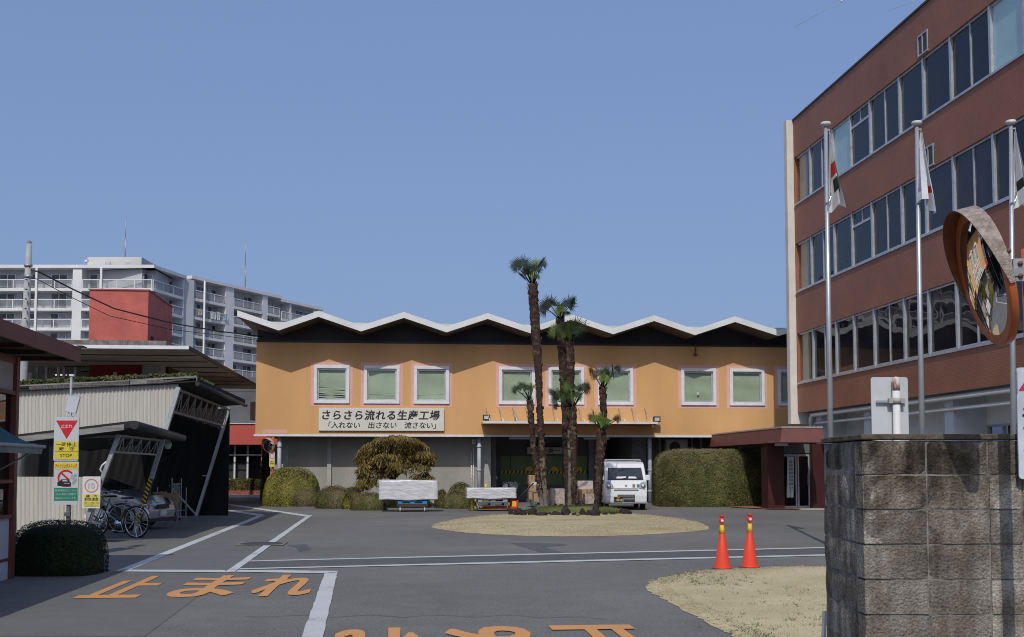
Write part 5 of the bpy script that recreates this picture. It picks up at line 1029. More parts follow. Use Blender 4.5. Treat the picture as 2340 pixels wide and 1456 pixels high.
for a, b in (((-.40, .155, 1.055), (.02, .185, 1.10)), ((.18, .155, 1.055), (.55, .185, 1.10))): vb(MB().bar(Vector(a) + Vector((0, -.015, .01)), Vector(b) + Vector((0, -.015, .01)), .018), 'wiper', PLB)
for s in (-1, 1):
    hl = MB(); hl.add([(s * .43, -.008, .78), (s * .70, .02, .70), (s * .715, .05, .97), (s * .62, .055, 1.0), (s * .49, .035, .93)], [(0, 1, 2, 3, 4)]); hl.v = [v + Vector((0, -.022, 0)) for v in hl.v]
    h_ = vb(hl, 'headlight', mat('headlight_glass', (.42, .44, .46), .12, .3, 14, spec=.8), recalc=False)
    vb(MB().lathe([(.0, -.0), (.06, .0), (.075, -.012)], (s * .60, -.045 + .02, .82), 14, ax=(0, -1, 0)), 'reflector', CHROME, h_)
    mr_ = MB(); mr_.box(s * .80 - .075, s * .80 + .075, .30, .38, 1.03, 1.22); mm = vb(mr_, 'mirror', VW, bevel=.02); vb(MB().bar((s * .70, .36, 1.06), (s * .76, .34, 1.08), .04), 'mirror_arm', PLB, mm)
    for y0 in (.62, 2.72):
        c = Vector((s * (wv - .09), y0 + .02, .265)); wl = vb(MB().lathe([(.16, -.075), (.25, -.075), (.268, -.05), (.268, .05), (.25, .075), (.16, .075)], c, 26, ax=(1, 0, 0)), 'wheel', RUBBER)
        vb(MB().lathe([(0, .07), (.10, .078), (.165, .066), (.165, -.05), (0, -.05)], c, 20, ax=(s, 0, 0)), 'rim', ALU, wl)
    vb(MB().add([(s * (wv + .004), .62, 1.06), (s * (wv + .004), 1.35, 1.06), (s * (wv - .035), 1.35, 1.47), (s * (wv - .035), .86, 1.47)], [(0, 1, 2, 3)]), 'side_window', VGL, recalc=False)
    vb(MB().add([(s * (wv + .004), 1.45, 1.06), (s * (wv + .004), 3.1, 1.06), (s * (wv - .035), 3.05, 1.47), (s * (wv - .035), 1.45, 1.47)], [(0, 1, 2, 3)]), 'side_window', VGL, recalc=False)
vb(MB().box(-.43, .43, -.045, .0, .70, .78).box(-.41, .41, -.049, -.044, .725, .75, 1), 'grille', [VW, PLB]); 
gl_ = MB(); gl_.box(-.30, .30, -.058, -.02, .44, .54); o = vb(gl_, 'lower_grille', PLB)
for z in (.465, .50): vb(MB().box(-.29, .29, -.064, -.059, z, z + .012), 'grille_bar', CHROME, o)
vb(MB().box(-.10, .30, -.056, -.02, .30, .38), 'intake', PLB)
vb(MB().box(-.735, .735, -.036, .02, .24, .275), 'bumper_lip', mat('bumper_grey', (.3, .3, .31), .5))  # plain grey lip below the white bumper
pl2 = vb(MB().box(-.43, -.13, -.068, -.056, .30, .46), 'number_plate', mat('plate_black', (.015, .015, .015), .5)); tx = MB()
text(tx, '・78-28', (-.28, -.0685, .352), (1, 0, 0), (0, 0, 1), .075, .25, bold=.02); text(tx, '480', (-.28, -.0685, .43), (1, 0, 0), (0, 0, 1), .03, .10, bold=.01); vb(tx, 'plate_lettering', mat('plate_yellow', (.75, .55, .06), .5), pl2, recalc=False)
for x, mt in ((.27, mat('sticker_brown', (.3, .2, .06), .5)), (.42, mat('sticker_blue', (.04, .25, .5), .5))): vb(MB().box(x - .045, x + .045, -.028, -.004 + .03, .82, .90), 'sticker', mt)
vb(MB().lathe([(.0, .0), (.035, 0), (.035, -.01)], (0, -.005, .85), 14, ax=(0, -1, 0)), 'badge', CHROME)
rk_ = MB()
for y in (1.05, 2.7): rk_.box(-.62, .62, y, y + .05, 1.745, 1.775); 
for s in (-1, 1):
    rk_.box(s * .62 - .02, s * .62 + .02, .95, 3.0, 1.72, 1.744)
    for y in (1.05, 2.7): rk_.box(s * .62 - .03, s * .62 + .03, y, y + .06, 1.64, 1.719)
vb(rk_, 'roof_rack', ALU)
# ------------------------------------------------------------------ wrapped loads, carts, pallet truck, cartons
FILM = mat('stretch_film', (.60, .60, .62), .3, .10, 2.2, bump=.45, bscale=7, stretch=(1, 1, 4), spec=.6, col2=(.44, .44, .47))
def load(name, lab, x0, x1, yt, yb, D, dep, layers, par_group, dx=0):
    a, b = at(x0, yb, D), at(x1, yt, D); mb = MB(); z0, z1 = a.z, b.z; s0, s1, t = a.dot(E1), b.dot(E1), a.dot(E2)
    nx, ns = 24, layers * 4; rows = []
    for j in range(ns + 1):
        u = j / ns; z = z0 + (z1 - z0) * u; ring = []
        bul = .004 * math.sin(u * math.pi * layers * 2) + random.uniform(-.003, .003)
        for (p, q) in (((s0, t), (s1, t)), ((s1, t), (s1, t + dep)), ((s1, t + dep), (s0, t + dep)), ((s0, t + dep), (s0, t))):
            for k in range(nx):
                w = k / nx; x, y = p[0] + (q[0] - p[0]) * w, p[1] + (q[1] - p[1]) * w; cx, cy = (s0 + s1) / 2, t + dep / 2; r = 1 + (bul + .01 * math.sin(w * 31 + j * 1.7) + random.uniform(-.006, .006)) / 1.2
                ring.append(W(cx + (x - cx) * r, cy + (y - cy) * r, z + .02 * math.sin(w * 9 + j)))
        rows.append(ring)
    n = len(rows[0]); mb.add([p for r in rows for p in r], [(j * n + i, j * n + (i + 1) % n, (j + 1) * n + (i + 1) % n, (j + 1) * n + i) for j in range(ns) for i in range(n)] + [tuple(ns * n + i for i in range(n)), tuple(range(n))[::-1]], 0, True)
    return tag(mb.build(name, FILM), lab, 'wrapped stack', par_group), s0, s1, t, z0, z1
G_ = 'film wrapped stacks before the factory'
_, s0, s1, t0, z0, z1 = load('wrapped_stack', 'larger stack of panels wrapped in cloudy plastic film on a blue pallet', 866, 1001, 1098, 1143, 38.0, 1.0, 4, G_)
BLUEP = mat('blue_plastic', (.03, .22, .50), .45, .08, 4); GREYPL = mat('grey_plastic', (.10, .11, .125), .55, .1, 4)
def pallet(name, lab, s0, s1, t0, t1, z0, z1, m, group='plastic pallets'):
    r = thing(name, lab, 'pallet', W((s0 + s1) / 2, (t0 + t1) / 2, z0), TH, group); h = z1 - z0
    MB().sbox(s0, s1, t0, t1, z1 - h * .22, z1).build('top_deck', m, r); MB().sbox(s0, s1, t0, t1, z0, z0 + h * .18).build('bottom_deck', m, r)
    for k in (0, .425, .85): MB().sbox(s0 + (s1 - s0) * k, s0 + (s1 - s0) * (k + .15), t0, t1, z0 + h * .18 + .001, z1 - h * .22 - .001).build('block', m, r)
    return r
sa = at(909, 1150, 38).dot(E1); sb_ = at(976, 1150, 38).dot(E1); zq = at(940, 1152, 38).z
pallet('plastic_pallet', 'bright blue plastic pallet under the larger wrapped stack', sa, sb_, t0 + .05, t0 + 1.0, zq, z0 - .03, BLUEP)
ct = thing('platform_cart', 'dark steel platform cart on castors carrying the blue pallet', 'cart', gnd(943, 1170), TH); fr = MB()
fr.sbox(sa - .02, sb_ + .02, t0 + .03, t0 + .09, zq - .10, zq - .002); fr.sbox(sa - .02, sb_ + .02, t0 + .95, t0 + 1.01, zq - .10, zq - .002); fr.sbox(sa - .02, sa + .04, t0 + .091, t0 + .949, zq - .09, zq - .004); fr.sbox(sb_ - .04, sb_ + .02, t0 + .091, t0 + .949, zq - .09, zq - .004)
fr.sbox(sa - .02, sb_ + .02, t0 + .04, t0 + .08, .16, .19); fr.sbox(sa + .3, sa + .34, t0 + .03, t0 + .08, .19, zq - .101); fr.sbox(sa + .0, sa + .04, t0 + .03, t0 + .08, .19, zq - .101); fr.sbox(sb_ - .04, sb_, t0 + .03, t0 + .08, .19, zq - .101); fr.build('frame', mat('dark_brown_steel', (.05, .03, .025), .6), ct)
for s in (sa + .08, sb_ - .08):
    for t in (t0 + .08, t0 + .9):
        c = W(s, t, .08); wl = MB().lathe([(.03, -.022), (.07, -.022), (.08, -.012), (.08, .012), (.07, .022), (.03, .022)], c, 16, ax=E1).build('castor', mat('castor_white', (.45, .45, .46), .5), ct); MB().bar(c + UP * .02, c + UP * .085, .045, .05).build('fork', GALV, wl)
_, s0, s1, t0, z0, z1 = load('wrapped_stack', 'thinner wrapped stack of panels on the grey pallet beside the red pallet truck', 1067, 1181, 1116, 1140, 38.8, .9, 3, G_)
sa = at(1089, 1150, 38.8).dot(E1); sb_ = at(1164, 1150, 38.8).dot(E1); zq = at(1100, 1156, 38.8).z; zm = (zq + z0) / 2
pallet('plastic_pallet', 'upper pale grey pallet directly under the thinner wrapped stack', sa + .05, sb_ - .05, t0 + .05, t0 + .9, zm + .01, z0 - .02, mat('pale_grey_plastic', (.30, .30, .30), .55))
pallet('plastic_pallet', 'dark grey pallet lowest of the two, resting on the pallet truck forks', sa, sb_, t0 + .0, t0 + .95, zq - .02, zm, GREYPL)
cg = thing('tube_cradle', 'low brass coloured tubular cradle on small castors under the grey pallets', 'cart', gnd(1125, 1168), TH)
tb_ = MB(); tb_.tube([W(sa, t0 - .02, .3), W(sa + .08, t0 - .02, .06), W(sb_ - .08, t0 - .02, .06), W(sb_, t0 - .02, .3)], .018, 8); tb_.tube([W(sa, t0 + .8, .3), W(sa + .08, t0 + .8, .06), W(sb_ - .08, t0 + .8, .06), W(sb_, t0 + .8, .3)], .018, 8); tb_.build('tube_frame', mat('brass_tube', (.30, .20, .08), .5, .1, 5, metal=.3), cg)
for s in (sa + .1,): c = W(s, t0 + .05, .07); MB().lathe([(.02, -.02), (.07, -.02), (.07, .02), (.02, .02)], c, 14, ax=E1).build('castor', RUBBER, cg)
pj = thing('pallet_truck', 'red hand pallet truck with a long black pump handle leaning right', 'pallet truck', gnd(1175, 1167), TH)
s = at(1172, 1150, 38.6).dot(E1); MB().sbox(sa + .25, s, t0 + .15, t0 + .3, .08, .14).build('fork', REDS, pj); MB().sbox(sa + .25, s, t0 + .55, t0 + .7, .08, .14).build('fork', REDS, pj)
bd = MB(); bd.add([W(s - .02, t0 + .1, .06), W(s + .2, t0 + .1, .08), W(s + .24, t0 + .1, .36), W(s + .02, t0 + .1, .40)] + [W(s - .02, t0 + .72, .06), W(s + .2, t0 + .72, .08), W(s + .24, t0 + .72, .36), W(s + .02, t0 + .72, .40)], [(0, 1, 2, 3), (7, 6, 5, 4), (0, 4, 5, 1), (1, 5, 6, 2), (2, 6, 7, 3), (3, 7, 4, 0)]); bd.build('pump_body', REDS, pj, bevel=.02)
MB().sbox(s + .02, s + .16, t0 + .092, t0 + .098, .15, .33).build('warning_label', YELLOW, pj)
h0, h1 = W(s + .18, t0 + .4, .32), W(s + .78, t0 + .45, .93); MB().tube([h0, h0.lerp(h1, .6), h1], .022, 8).build('handle', PLB, pj); MB().tube([h1 - E2 * .14, h1 + E2 * .14], .02, 8).build('grip', PLB, pj)
for t in (t0 + .3, t0 + .5): MB().lathe([(.02, -.03), (.085, -.03), (.085, .03), (.02, .03)], W(s + .2, t, .085), 16, ax=E1).build('wheel', RUBBER, pj)
for x, yt, yb, D, lab in ((1079, 1140, 1160, 39.2, 'yellow steel guard post at the left end of the grey pallets'), (1110.5, 1106, 1150, 40.5, 'short yellow post top showing above the thinner wrapped stack, left one'), (1156.5, 1108, 1150, 40.5, 'round topped yellow post showing above the thinner wrapped stack, right one')):
    p = at(x, yt, D); g = Vector((p.x, p.y, 0)); MB_ = MB().lathe([(.055, 0), (.055, p.z - .05), (.035, p.z - .01), (0, p.z)], g, 14); tag(MB_.build('guard_post', YELLOW), lab, 'post', 'yellow guard posts')
gb_ = MB(); c = at(1166, 1113, 40.2)
for k in range(60):
    d = rv(); q = c + Vector((d.x * .28, d.y * .2, abs(d.z) * .16)); leaf(gb_, q, d, .2, .14)
tag(gb_.build('plastic_bag', mat('grey_film', (.16, .17, .19), .3, .2, 9, spec=.6), recalc=False), 'crumpled grey plastic bag lying on top of the thinner wrapped stack', 'bag')
# cartons in and before the loading bay
WRAPB = mat('wrapped_carton', (.42, .35, .31), .3, .2, 7, bump=.8, bscale=14, spec=.6); TAPE = mat('carton_tape', (.27, .17, .09), .4)
def carton(lab, x0, x1, yt, yb, D, dep=.5, m=CARD, grp='cartons in the loading bay', name='carton', z0=None):
    a, b = at(x0, yb, D), at(x1, yt, D); zz0 = a.z if z0 is None else z0; s0, s1, t = a.dot(E1), b.dot(E1), a.dot(E2)
    o = MB().sbox(s0, s1, t, t + dep, zz0, b.z).build(name, m, bevel=.012); tag(o, lab, 'box', grp)
    if m is CARD: o2 = MB().sbox((s0 + s1) / 2 - .03, (s0 + s1) / 2 + .03, t - .003, t - .0005, (b.z + zz0) / 2, b.z - .01).build('tape', TAPE, o)
    return b.z
def bpallet(lab, x0, x1, yt, yb, D, m): a, b = at(x0, yb, D), at(x1, yt, D); pallet('plastic_pallet', lab, a.dot(E1), b.dot(E1), a.dot(E2), a.dot(E2) + .8, max(0.0, a.z), b.z, m)
bpallet('dark pallet under the tall carton stack left of the tallest palm', 1207, 1226, 1142, 1149, 43.0, GREYPL); bpallet('blue grey pallet behind the bases of the two left palms', 1217, 1256, 1147, 1155, 41.2, mat('blue_grey_plastic', (.12, .15, .19), .5)); bpallet('pink edged pallet under the film wrapped cartons between the palms', 1258, 1292, 1151, 1157, 41.0, mat('pinkish_wood', (.30, .20, .17), .8)); bpallet('dark pallet under the cartons right of the palms', 1322, 1362, 1146, 1154, 42, GREYPL)
carton('lower brown carton of the tall stack left of the palms', 1209, 1226, 1124, 1142, 43.0); carton('middle brown carton of the tall stack left of the palms', 1210, 1226, 1107, 1123.6, 43.0); carton('top brown carton of the tall stack left of the palms', 1209, 1222, 1086, 1106.6, 43.0)
carton('plain brown carton on the blue grey pallet behind the left palms', 1220, 1240, 1124, 1147, 41.3); carton('narrow pale carton beside the film wrapped cartons', 1248, 1262, 1121, 1150, 41.6)
carton('film wrapped carton bundle on the pink edged pallet between the palms', 1261, 1291, 1117, 1151, 41.1, .6, WRAPB, name='wrapped_carton'); carton('film wrapped bundle half hidden behind the middle palm trunks', 1303, 1320, 1116, 1150, 41.8, .6, WRAPB, name='wrapped_carton')
carton('large brown carton on the dark pallet right of the middle palms', 1325, 1358, 1118, 1146, 42, .55); carton('pale film covered carton stacked on top behind the large brown one', 1320, 1356, 1099, 1146, 42.7, .6, mat('pale_film_carton', (.50, .44, .42), .35, .1, 4, bump=.4, bscale=10), name='wrapped_carton'); carton('small wrapped carton bundle at the foot of the lowest palm', 1337, 1360, 1129, 1152, 41.2, .5, WRAPB, name='wrapped_carton')
sb2 = at(1229, 1092, 41); ws_ = MB()
for k in range(8):
    a = at(1214 + k * 2.6, 1106 - k * .5, 41.0); b = at(1216.6 + k * 2.6, 1107.5 - k * .5, 41.0); ws_.poly([a + UP * .05, b + UP * (.06 + .03 * math.sin(k)), b - UP * .03, a - UP * .04])
for k in range(6): a, b = at(1231 + k * .9, 1085 + k * 5, 40.9), at(1236 + k * .6, 1087 + k * 5, 40.9); ws_.poly([a, b, b - UP * .1, a - UP * .1])
tag(ws_.build('plastic_sheet', mat('white_film', (.6, .62, .65), .3, .1, 8, spec=.6), recalc=False), 'torn white plastic sheet caught on the cartons behind the left palms', 'plastic sheet')
# ------------------------------------------------------------------ traffic cones
CONE = mat('cone_red_orange', (.62, .05, .018), .45, .05, 3); CYEL = mat('cone_yellow', (.72, .42, .02), .45, .05, 3); LENS = mat('white_lens', (.72, .70, .70), .2)
def cone():
    r = thing('traffic_cone', 'x', 'traffic cone', (0, 0, 0), 0, 'red cones with warning lamps')
    MB().lathe([(.0, .0), (.155, 0), (.155, .02), (.0, .022)], (0, 0, 0), 24).build('weight_ring', mat('grey_rubber', (.09, .085, .08), .9), r)
    MB().lathe([(.142, .022), (.144, .036), (.113, .042), (.0415, .52), (.04, .521)], (0, 0, 0), 32).build('body', CONE, r); MB().lathe([(.0425, .522), (.028, .645), (.0, .646)], (0, 0, 0), 28).build('sleeve', CYEL, r)
    lm = MB(); lm.lathe([(.012, .647), (.016, .665), (.02, .67), (.018, .70)], (0, 0, 0), 16); lm.lathe([(.0, -.02), (.034, -.02), (.040, -.012), (.040, .012), (.034, .02), (.0, .02)], (0, 0, .708), 22, ax=(0, 1, 0)); lm.lathe([(.02, .742), (.026, .755), (.040, .772), (.040, .782), (0, .785)], (0, 0, 0), 18)
    l_ = lm.build('lamp', REDS, r); MB().lathe([(.0, .0), (.018, 0), (.020, -.005)], (0, -.026, .706), 18, ax=(0, -1, 0)).build('lens', LENS, l_)
    return r
c1 = cone(); c1.location = gnd(1651, 1304) + UP * .012; c1['label'] = 'red cone with yellow sleeve and lamp, standing on the tip side of the dry lawn'; c1.rotation_euler = (0, 0, .1)
c2 = copy_tree(c1); c2.location = gnd(1713, 1301.5) + UP * .012; c2['label'] = 'red cone with yellow sleeve nearer the block wall, its dark weight ring showing'; c2.rotation_euler = (0, R(1.2), .25); c2.scale = (1.02, 1.02, 1.02)
# ------------------------------------------------------------------ flagpoles and furled flags
FLAGW = mat('flag_white', (.62, .63, .66), .9, .04, 2); FRED = mat('flag_red', (.55, .03, .02), .9); FBLK = mat('flag_black', (.02, .02, .02), .9); FGRN = mat('flag_green', (.05, .25, .12), .9); FVIO = mat('flag_violet', (.35, .3, .45), .9); POLEM = mat('flagpole_silver', (.46, .48, .50), .38, .06, 3, metal=.6)
YP = 21.6
def flagpole(x0, yt, x1, lab, flab, spots, cols, seed):
    random.seed(seed); top = at(x0, yt, YP); b = at(x1, 990, YP); g = top + (b - top) * (top.z / (top.z - b.z)); g.z = 0; r = thing('flagpole', lab, 'flagpole', g, 0, 'silver flagpoles behind the block wall')
    MB().tube([g, top], [.062, .037], 18).build('shaft', POLEM, r); MB().lathe([(.03, -.05), (.085, -.03), (.105, .0), (.09, .035), (0, .05)], top, 20).build('cap', mat('cap_white', (.58, .58, .56), .5), r)
    hk = at(x0 + 2, 455, YP); MB().tube([hk + Vector((.07, -.03, .12)), hk + Vector((.07, -.05, .02)), hk + Vector((.03, -.07, -.06)), hk + Vector((-.05, -.05, -.10))], .014, 8).build('hook', CHROME, r); MB().tube([top + Vector((.07, -.02, -.12)), hk + Vector((.08, -.03, .1))], .006, 6).build('halyard', mat('rope', (.4, .38, .33)), r)
    MB().bar(top + Vector((0, 0, -.12)), top + Vector((.08, -.02, -.12)), .02).build('pulley', GALV, r)
    f = MB(); nu, nv = 14, 22; z1, z0 = top.z - .2, at(x0, 482, YP).z; px = (top.x + hk.x) / 2; vs = []
    for j in range(nv + 1):
        v = j / nv
        for i in range(nu + 1):
            u = i / nu; wd = .03 + .21 * v ** 1.2; dip = .10 * (u - .3) * v + (.12 * abs(u - .55) * v if j == nv else 0)
            vs.append(Vector((px + .055 + wd * u - .09 * v * (u < .2), YP - .05 - .13 * math.sin(u * 11 + v * 1.5 + seed) * (.25 + v) - .05 * v, z1 - (z1 - z0) * v * (.93 + .07 * math.sin(u * 5 + seed)) - dip)))
    for j in range(nv):
        for i in range(nu):
            m = 0
            for k, (u0, u1, v0, v1) in enumerate(spots):
                if u0 <= (i + .5) / nu <= u1 and v0 <= (j + .5) / nv <= v1: m = k + 1
            f.add([vs[j * (nu + 1) + i], vs[j * (nu + 1) + i + 1], vs[(j + 1) * (nu + 1) + i + 1], vs[(j + 1) * (nu + 1) + i]], [(0, 1, 2, 3)], m, True)
    tag(f.build('flag', [FLAGW] + cols, recalc=False), flab, 'flag', 'furled flags on the poles')
flagpole(1887, 284, 1898, 'silver flagpole nearest the entrance porch', 'limp white flag with a red and a black block on the first pole', [(.3, .75, .42, .60), (.35, .95, .62, .80)], [FRED, FBLK], 1)
flagpole(2095, 282, 2107, 'silver flagpole in the middle, right of the blank road sign', 'limp plain white flag with faint violet stripe on the middle pole', [(.0, .15, .25, .9), (.6, .75, .70, .76)], [FVIO, FRED], 4)
flagpole(2310, 280, 2316, 'silver flagpole behind the orange road mirror', 'limp white flag with a small black emblem behind the road mirror', [(.25, .75, .70, .82)], [FBLK], 2)
# ------------------------------------------------------------------ block wall
def blockmat():
    m, t, b = nodes('old_concrete_block'); N, L = t.nodes.new, t.links.new; tc = N("ShaderNodeTexCoord")
    def no(sc, d, st=(1, 1, 1)):
        mp = N("ShaderNodeMapping"); mp.inputs['Scale'].default_value = st; L(tc.outputs['Object'], mp.inputs[0]); n = N("ShaderNodeTexNoise"); n.inputs['Scale'].default_value = sc; n.inputs['Detail'].default_value = d; n.inputs['Roughness'].default_value = .68; L(mp.outputs[0], n.inputs['Vector']); return n.outputs[0]
    def ramp(src, pts):
        r = N("ShaderNodeValToRGB"); e = r.color_ramp.elements
        while len(e) < len(pts): e.new(.5)
        for k, (p, c) in zip(e, pts): k.position = p; k.color = (*c, 1)
        L(src, r.inputs[0]); return r.outputs[0]
    base = ramp(no(3.2, 6), [(.30, (.225, .20, .162)), (.5, (.325, .298, .253)), (.70, (.47, .447, .405))])
    st = ramp(no(1.7, 8, (1, 1, .8)), [(.40, (1, 1, 1)), (.48, (.60, .56, .52)), (.57, (.17, .155, .14))]); st2 = ramp(no(5, 5, (1.6, 1.6, .35)), [(.42, (1, 1, 1)), (.68, (.45, .41, .38))])
    # lichen and soot have settled most on the upper courses
    sx = N("ShaderNodeSeparateXYZ"); L(tc.outputs['Object'], sx.inputs[0]); mr = N("ShaderNodeMapRange"); mr.inputs[1].default_value = .4; mr.inputs[2].default_value = 1.45; mr.inputs[3].default_value = .2; mr.inputs[4].default_value = 1.0; L(sx.outputs[2], mr.inputs[0])
    def mul(a, c, f=None):
        k = N("ShaderNodeMix"); k.data_type = 'RGBA'; k.blend_type = 'MULTIPLY'; k.inputs[0].default_value = 1; L(a, k.inputs[6]); L(c, k.inputs[7]); L(f, k.inputs[0]) if f else None; return k.outputs[2]
    c = mul(mul(base, st, mr.outputs[0]), st2); f = no(85, 3); fr_ = N("ShaderNodeMapRange"); fr_.inputs[1].default_value = .32; fr_.inputs[2].default_value = .68; fr_.inputs[3].default_value = .72; fr_.inputs[4].default_value = 1.28; L(f, fr_.inputs[0])
    gi = N("ShaderNodeNewGeometry"); g2 = N("ShaderNodeMapRange"); g2.inputs[3].default_value = .62; g2.inputs[4].default_value = 1.12; L(gi.outputs['Random Per Island'], g2.inputs[0]); sc2 = N("ShaderNodeVectorMath"); sc2.operation = 'SCALE'; L(c, sc2.inputs[0]); L(g2.outputs[0], sc2.inputs['Scale']); c = sc2.outputs[0]
    vm = N("ShaderNodeVectorMath"); vm.operation = 'MULTIPLY'; L(c, vm.inputs[0]); L(fr_.outputs[0], vm.inputs[1]); L(vm.outputs[0], b.inputs['Base Color'])
    v = N("ShaderNodeTexVoronoi"); v.inputs['Scale'].default_value = 60; L(tc.outputs['Object'], v.inputs['Vector']); ad = N("ShaderNodeMath"); ad.operation = 'ADD'; L(f, ad.inputs[0]); L(v.outputs['Distance'], ad.inputs[1])
    bp = N("ShaderNodeBump"); bp.inputs['Strength'].default_value = .9; bp.inputs['Distance'].default_value = .008; L(ad.outputs[0], bp.inputs['Height']); L(bp.outputs[0], b.inputs['Normal']); b.inputs['Roughness'].default_value = .95; b.inputs['Specular IOR Level'].default_value = .15
    return m
random.seed(31)
BLK = blockmat(); Yw = 6.53; wx = at(1971, 1067, Yw).x; wy2 = 7.47; wx2 = at(1881, 1067, wy2).x
bwall = thing('block_wall', 'weathered concrete block wall with black stains in the right foreground', 'wall', (wx, Yw, 0)); zc = at(1971, 1006, Yw).z; ztop = at(1971, 992, Yw).z
xs = [wx, at(2117.7, 1067, Yw).x, at(2258.4, 1067, Yw).x, at(2335, 1067, Yw).x]
while xs[-1] < 6.2: xs.append(xs[-1] + (.36 if len(xs) % 2 else .355))
side = [0, .33, 1.0]; m = MB(); dS = Vector((wx2 - wx, wy2 - Yw, 0)); gap = .006
def rblock(mb, o, a, b, c):
    """one block with slightly chipped, uneven front face"""
    n = 6; mm = 3; o = Vector(o); nrm = a.cross(c).normalized()
    if nrm.dot(b) > 0: nrm = -nrm
    vs = []; j0 = random.uniform(-.002, .002)
    for i in range(n + 1):
        for k in range(mm + 1):
            ed = (i in (0, n)) + (k in (0, mm)); vs.append(o + a * (i / n) + c * (k / mm) + nrm * (j0 + random.uniform(-.0018, .0018) - ed * random.uniform(.001, .006)) + a.normalized() * (random.uniform(-.0012, .0012) * (ed > 0)) + c.normalized() * (random.uniform(-.0015, .0015) * (ed > 0)))
    fs = [(i * (mm + 1) + k, (i + 1) * (mm + 1) + k, (i + 1) * (mm + 1) + k + 1, i * (mm + 1) + k + 1) for i in range(n) for k in range(mm)]; nb = len(vs)
    bk = [o + b, o + a + b, o + a + b + c, o + b + c]; vs += bk
    edge = [[i * (mm + 1) for i in range(n + 1)], [n * (mm + 1) + k for k in range(mm + 1)], [i * (mm + 1) + mm for i in range(n, -1, -1)], [k for k in range(mm, -1, -1)]]
    for q, e in enumerate(edge): fs.append(tuple(e) + (nb + (q + 1) % 4, nb + q))
    fs.append((nb, nb + 3, nb + 2, nb + 1)); mb.add(vs, fs, 0, False)
ch = .1985; z = zc; rowi = 0
while z > .02:
    zb_ = max(.0, z - ch)
    for a, b in zip(xs, xs[1:]): rblock(m, (a + (gap if a > wx else 0), Yw, zb_ + gap), Vector((b - a - gap * (2 if a > wx else 1), 0, 0)), Vector((0, .145, 0)), UP * (z - zb_ - 2 * gap))
    for a, b in zip(side, side[1:]):
        o = Vector((wx, Yw, 0)) + dS * b; dd_ = dS * -(b - a); dd_ = dd_ * (1 - gap / dd_.length * 2); o2 = o + UP * (zb_ + gap)
        if a == 0: dd_ = dS * -(b - a) + Vector((0, .001, 0))
        rblock(m, o2 + random.uniform(-.003, .003) * Vector((1, 0, 0)), dd_, Vector((.145, 0, 0)), UP * (z - zb_ - 2 * gap))
    z -= ch
m.build('blocks', BLK, bwall)
MB().box(wx + .012, 6.2, Yw + .010, Yw + .14, 0, zc - .004).ob((wx + .010, Yw + .141, 0), dS * .84, Vector((.13, 0, 0)), UP * (zc - .004)).build('mortar', mat('mortar', (.20, .185, .165), .95, .3, 6, bump=.5, bscale=70), bwall)
cp = MB().box(wx - .006, 6.2, Yw - .008, Yw + .16, zc + .003, ztop).ob(Vector((wx - .006, Yw + .161, zc + .003)), dS * .84, Vector((.16, 0, 0)), UP * (ztop - zc - .003)); cp.build('coping', mat('mossy_coping', (.13, .11, .075), .95, .3, 7, bump=.7, bscale=40, col2=(.055, .045, .032)), bwall, bevel=.006)
pp = at(1884, 1430, 7.3); tag(MB().bar(at(1881, 1500, 7.42), at(1884.5, 1396, 7.44), .018, .03).build('grey_stake', mat('blue_grey_stake', (.20, .24, .32), .5)), 'thin blue grey stake leaning at the foot of the block wall on the lawn side', 'stake')
# ------------------------------------------------------------------ road mirror in the right foreground
ORG = mat('mirror_orange', (.50, .13, .035), .4, .14, 5, col2=(.38, .10, .03)); PM = at(2352, 640, 6.0); mirr = thing('road_mirror', 'round orange framed convex road mirror with weathered hood on an orange post', 'road mirror', (PM.x, PM.y, 0))
MB().tube([(PM.x, PM.y, 0), (PM.x, PM.y, at(2352, 569, 6.0).z)], .036, 18).build('post', ORG, mirr)
mc = at(2250, 634, 5.93); nrm = Vector((-.963, .118, -.24)).normalized(); Q = nrm.to_track_quat('Z', 'Y'); rad = .37
ax1 = (UP - nrm * UP.dot(nrm)).normalized(); ax2 = nrm.cross(ax1)
dish = MB(); RC = 2.6; pf = [(rad * .965 * k / 14, math.sqrt(RC * RC - (rad * .965 * k / 14) ** 2) - math.sqrt(RC * RC - (rad * .965) ** 2) + .004) for k in range(15)][::-1]
dish.lathe(pf, mc, 64, ax=nrm).build('mirror_glass', mat('mirror_silver', (.86, .87, .88), .015, .01, 2, metal=1), mirr)
MB().lathe([(rad * .955, .010), (rad * .985, .014), (rad, .004), (rad, -.026), (rad * .94, -.034), (rad * .5, -.055), (0, -.06)], mc, 64, ax=nrm).build('backing_shell', ORG, mirr)
hd = MB(); vs = []; nh = 48; amax = R(104)
for k in range(nh + 1):
    a = -amax + 2 * amax * k / nh; o = ax1 * math.cos(a) + ax2 * math.sin(a); ln = .085 * max(0, math.cos(a * .5 / (amax / R(90)) * 1.0)) ** .5 * (1 - (abs(a) / amax) ** 3 * .95)
    for rr, ll in ((rad + .004, -.022), (rad + .004, ln), (rad + .010, ln), (rad + .010, -.022)): vs.append(mc + o * rr + nrm * ll)
for k in range(nh):
    i = k * 4
    for q, mt in ((0, 1), (1, 2), (2, 0), (3, 2)): j = (q + 1) % 4; hd.add([vs[i + q], vs[i + 4 + q], vs[i + 4 + j], vs[i + j]], [(0, 1, 2, 3)], mt, False)
hd.build('hood', [mat('weathered_hood', (.36, .31, .27), .6, .35, 22, bump=.5, bscale=90, col2=(.17, .12, .095)), mat('hood_inside', (.26, .085, .02), .45, .25, 4, col2=(.12, .035, .012)), mat('hood_rim', (.10, .07, .05), .6)], mirr, recalc=False)
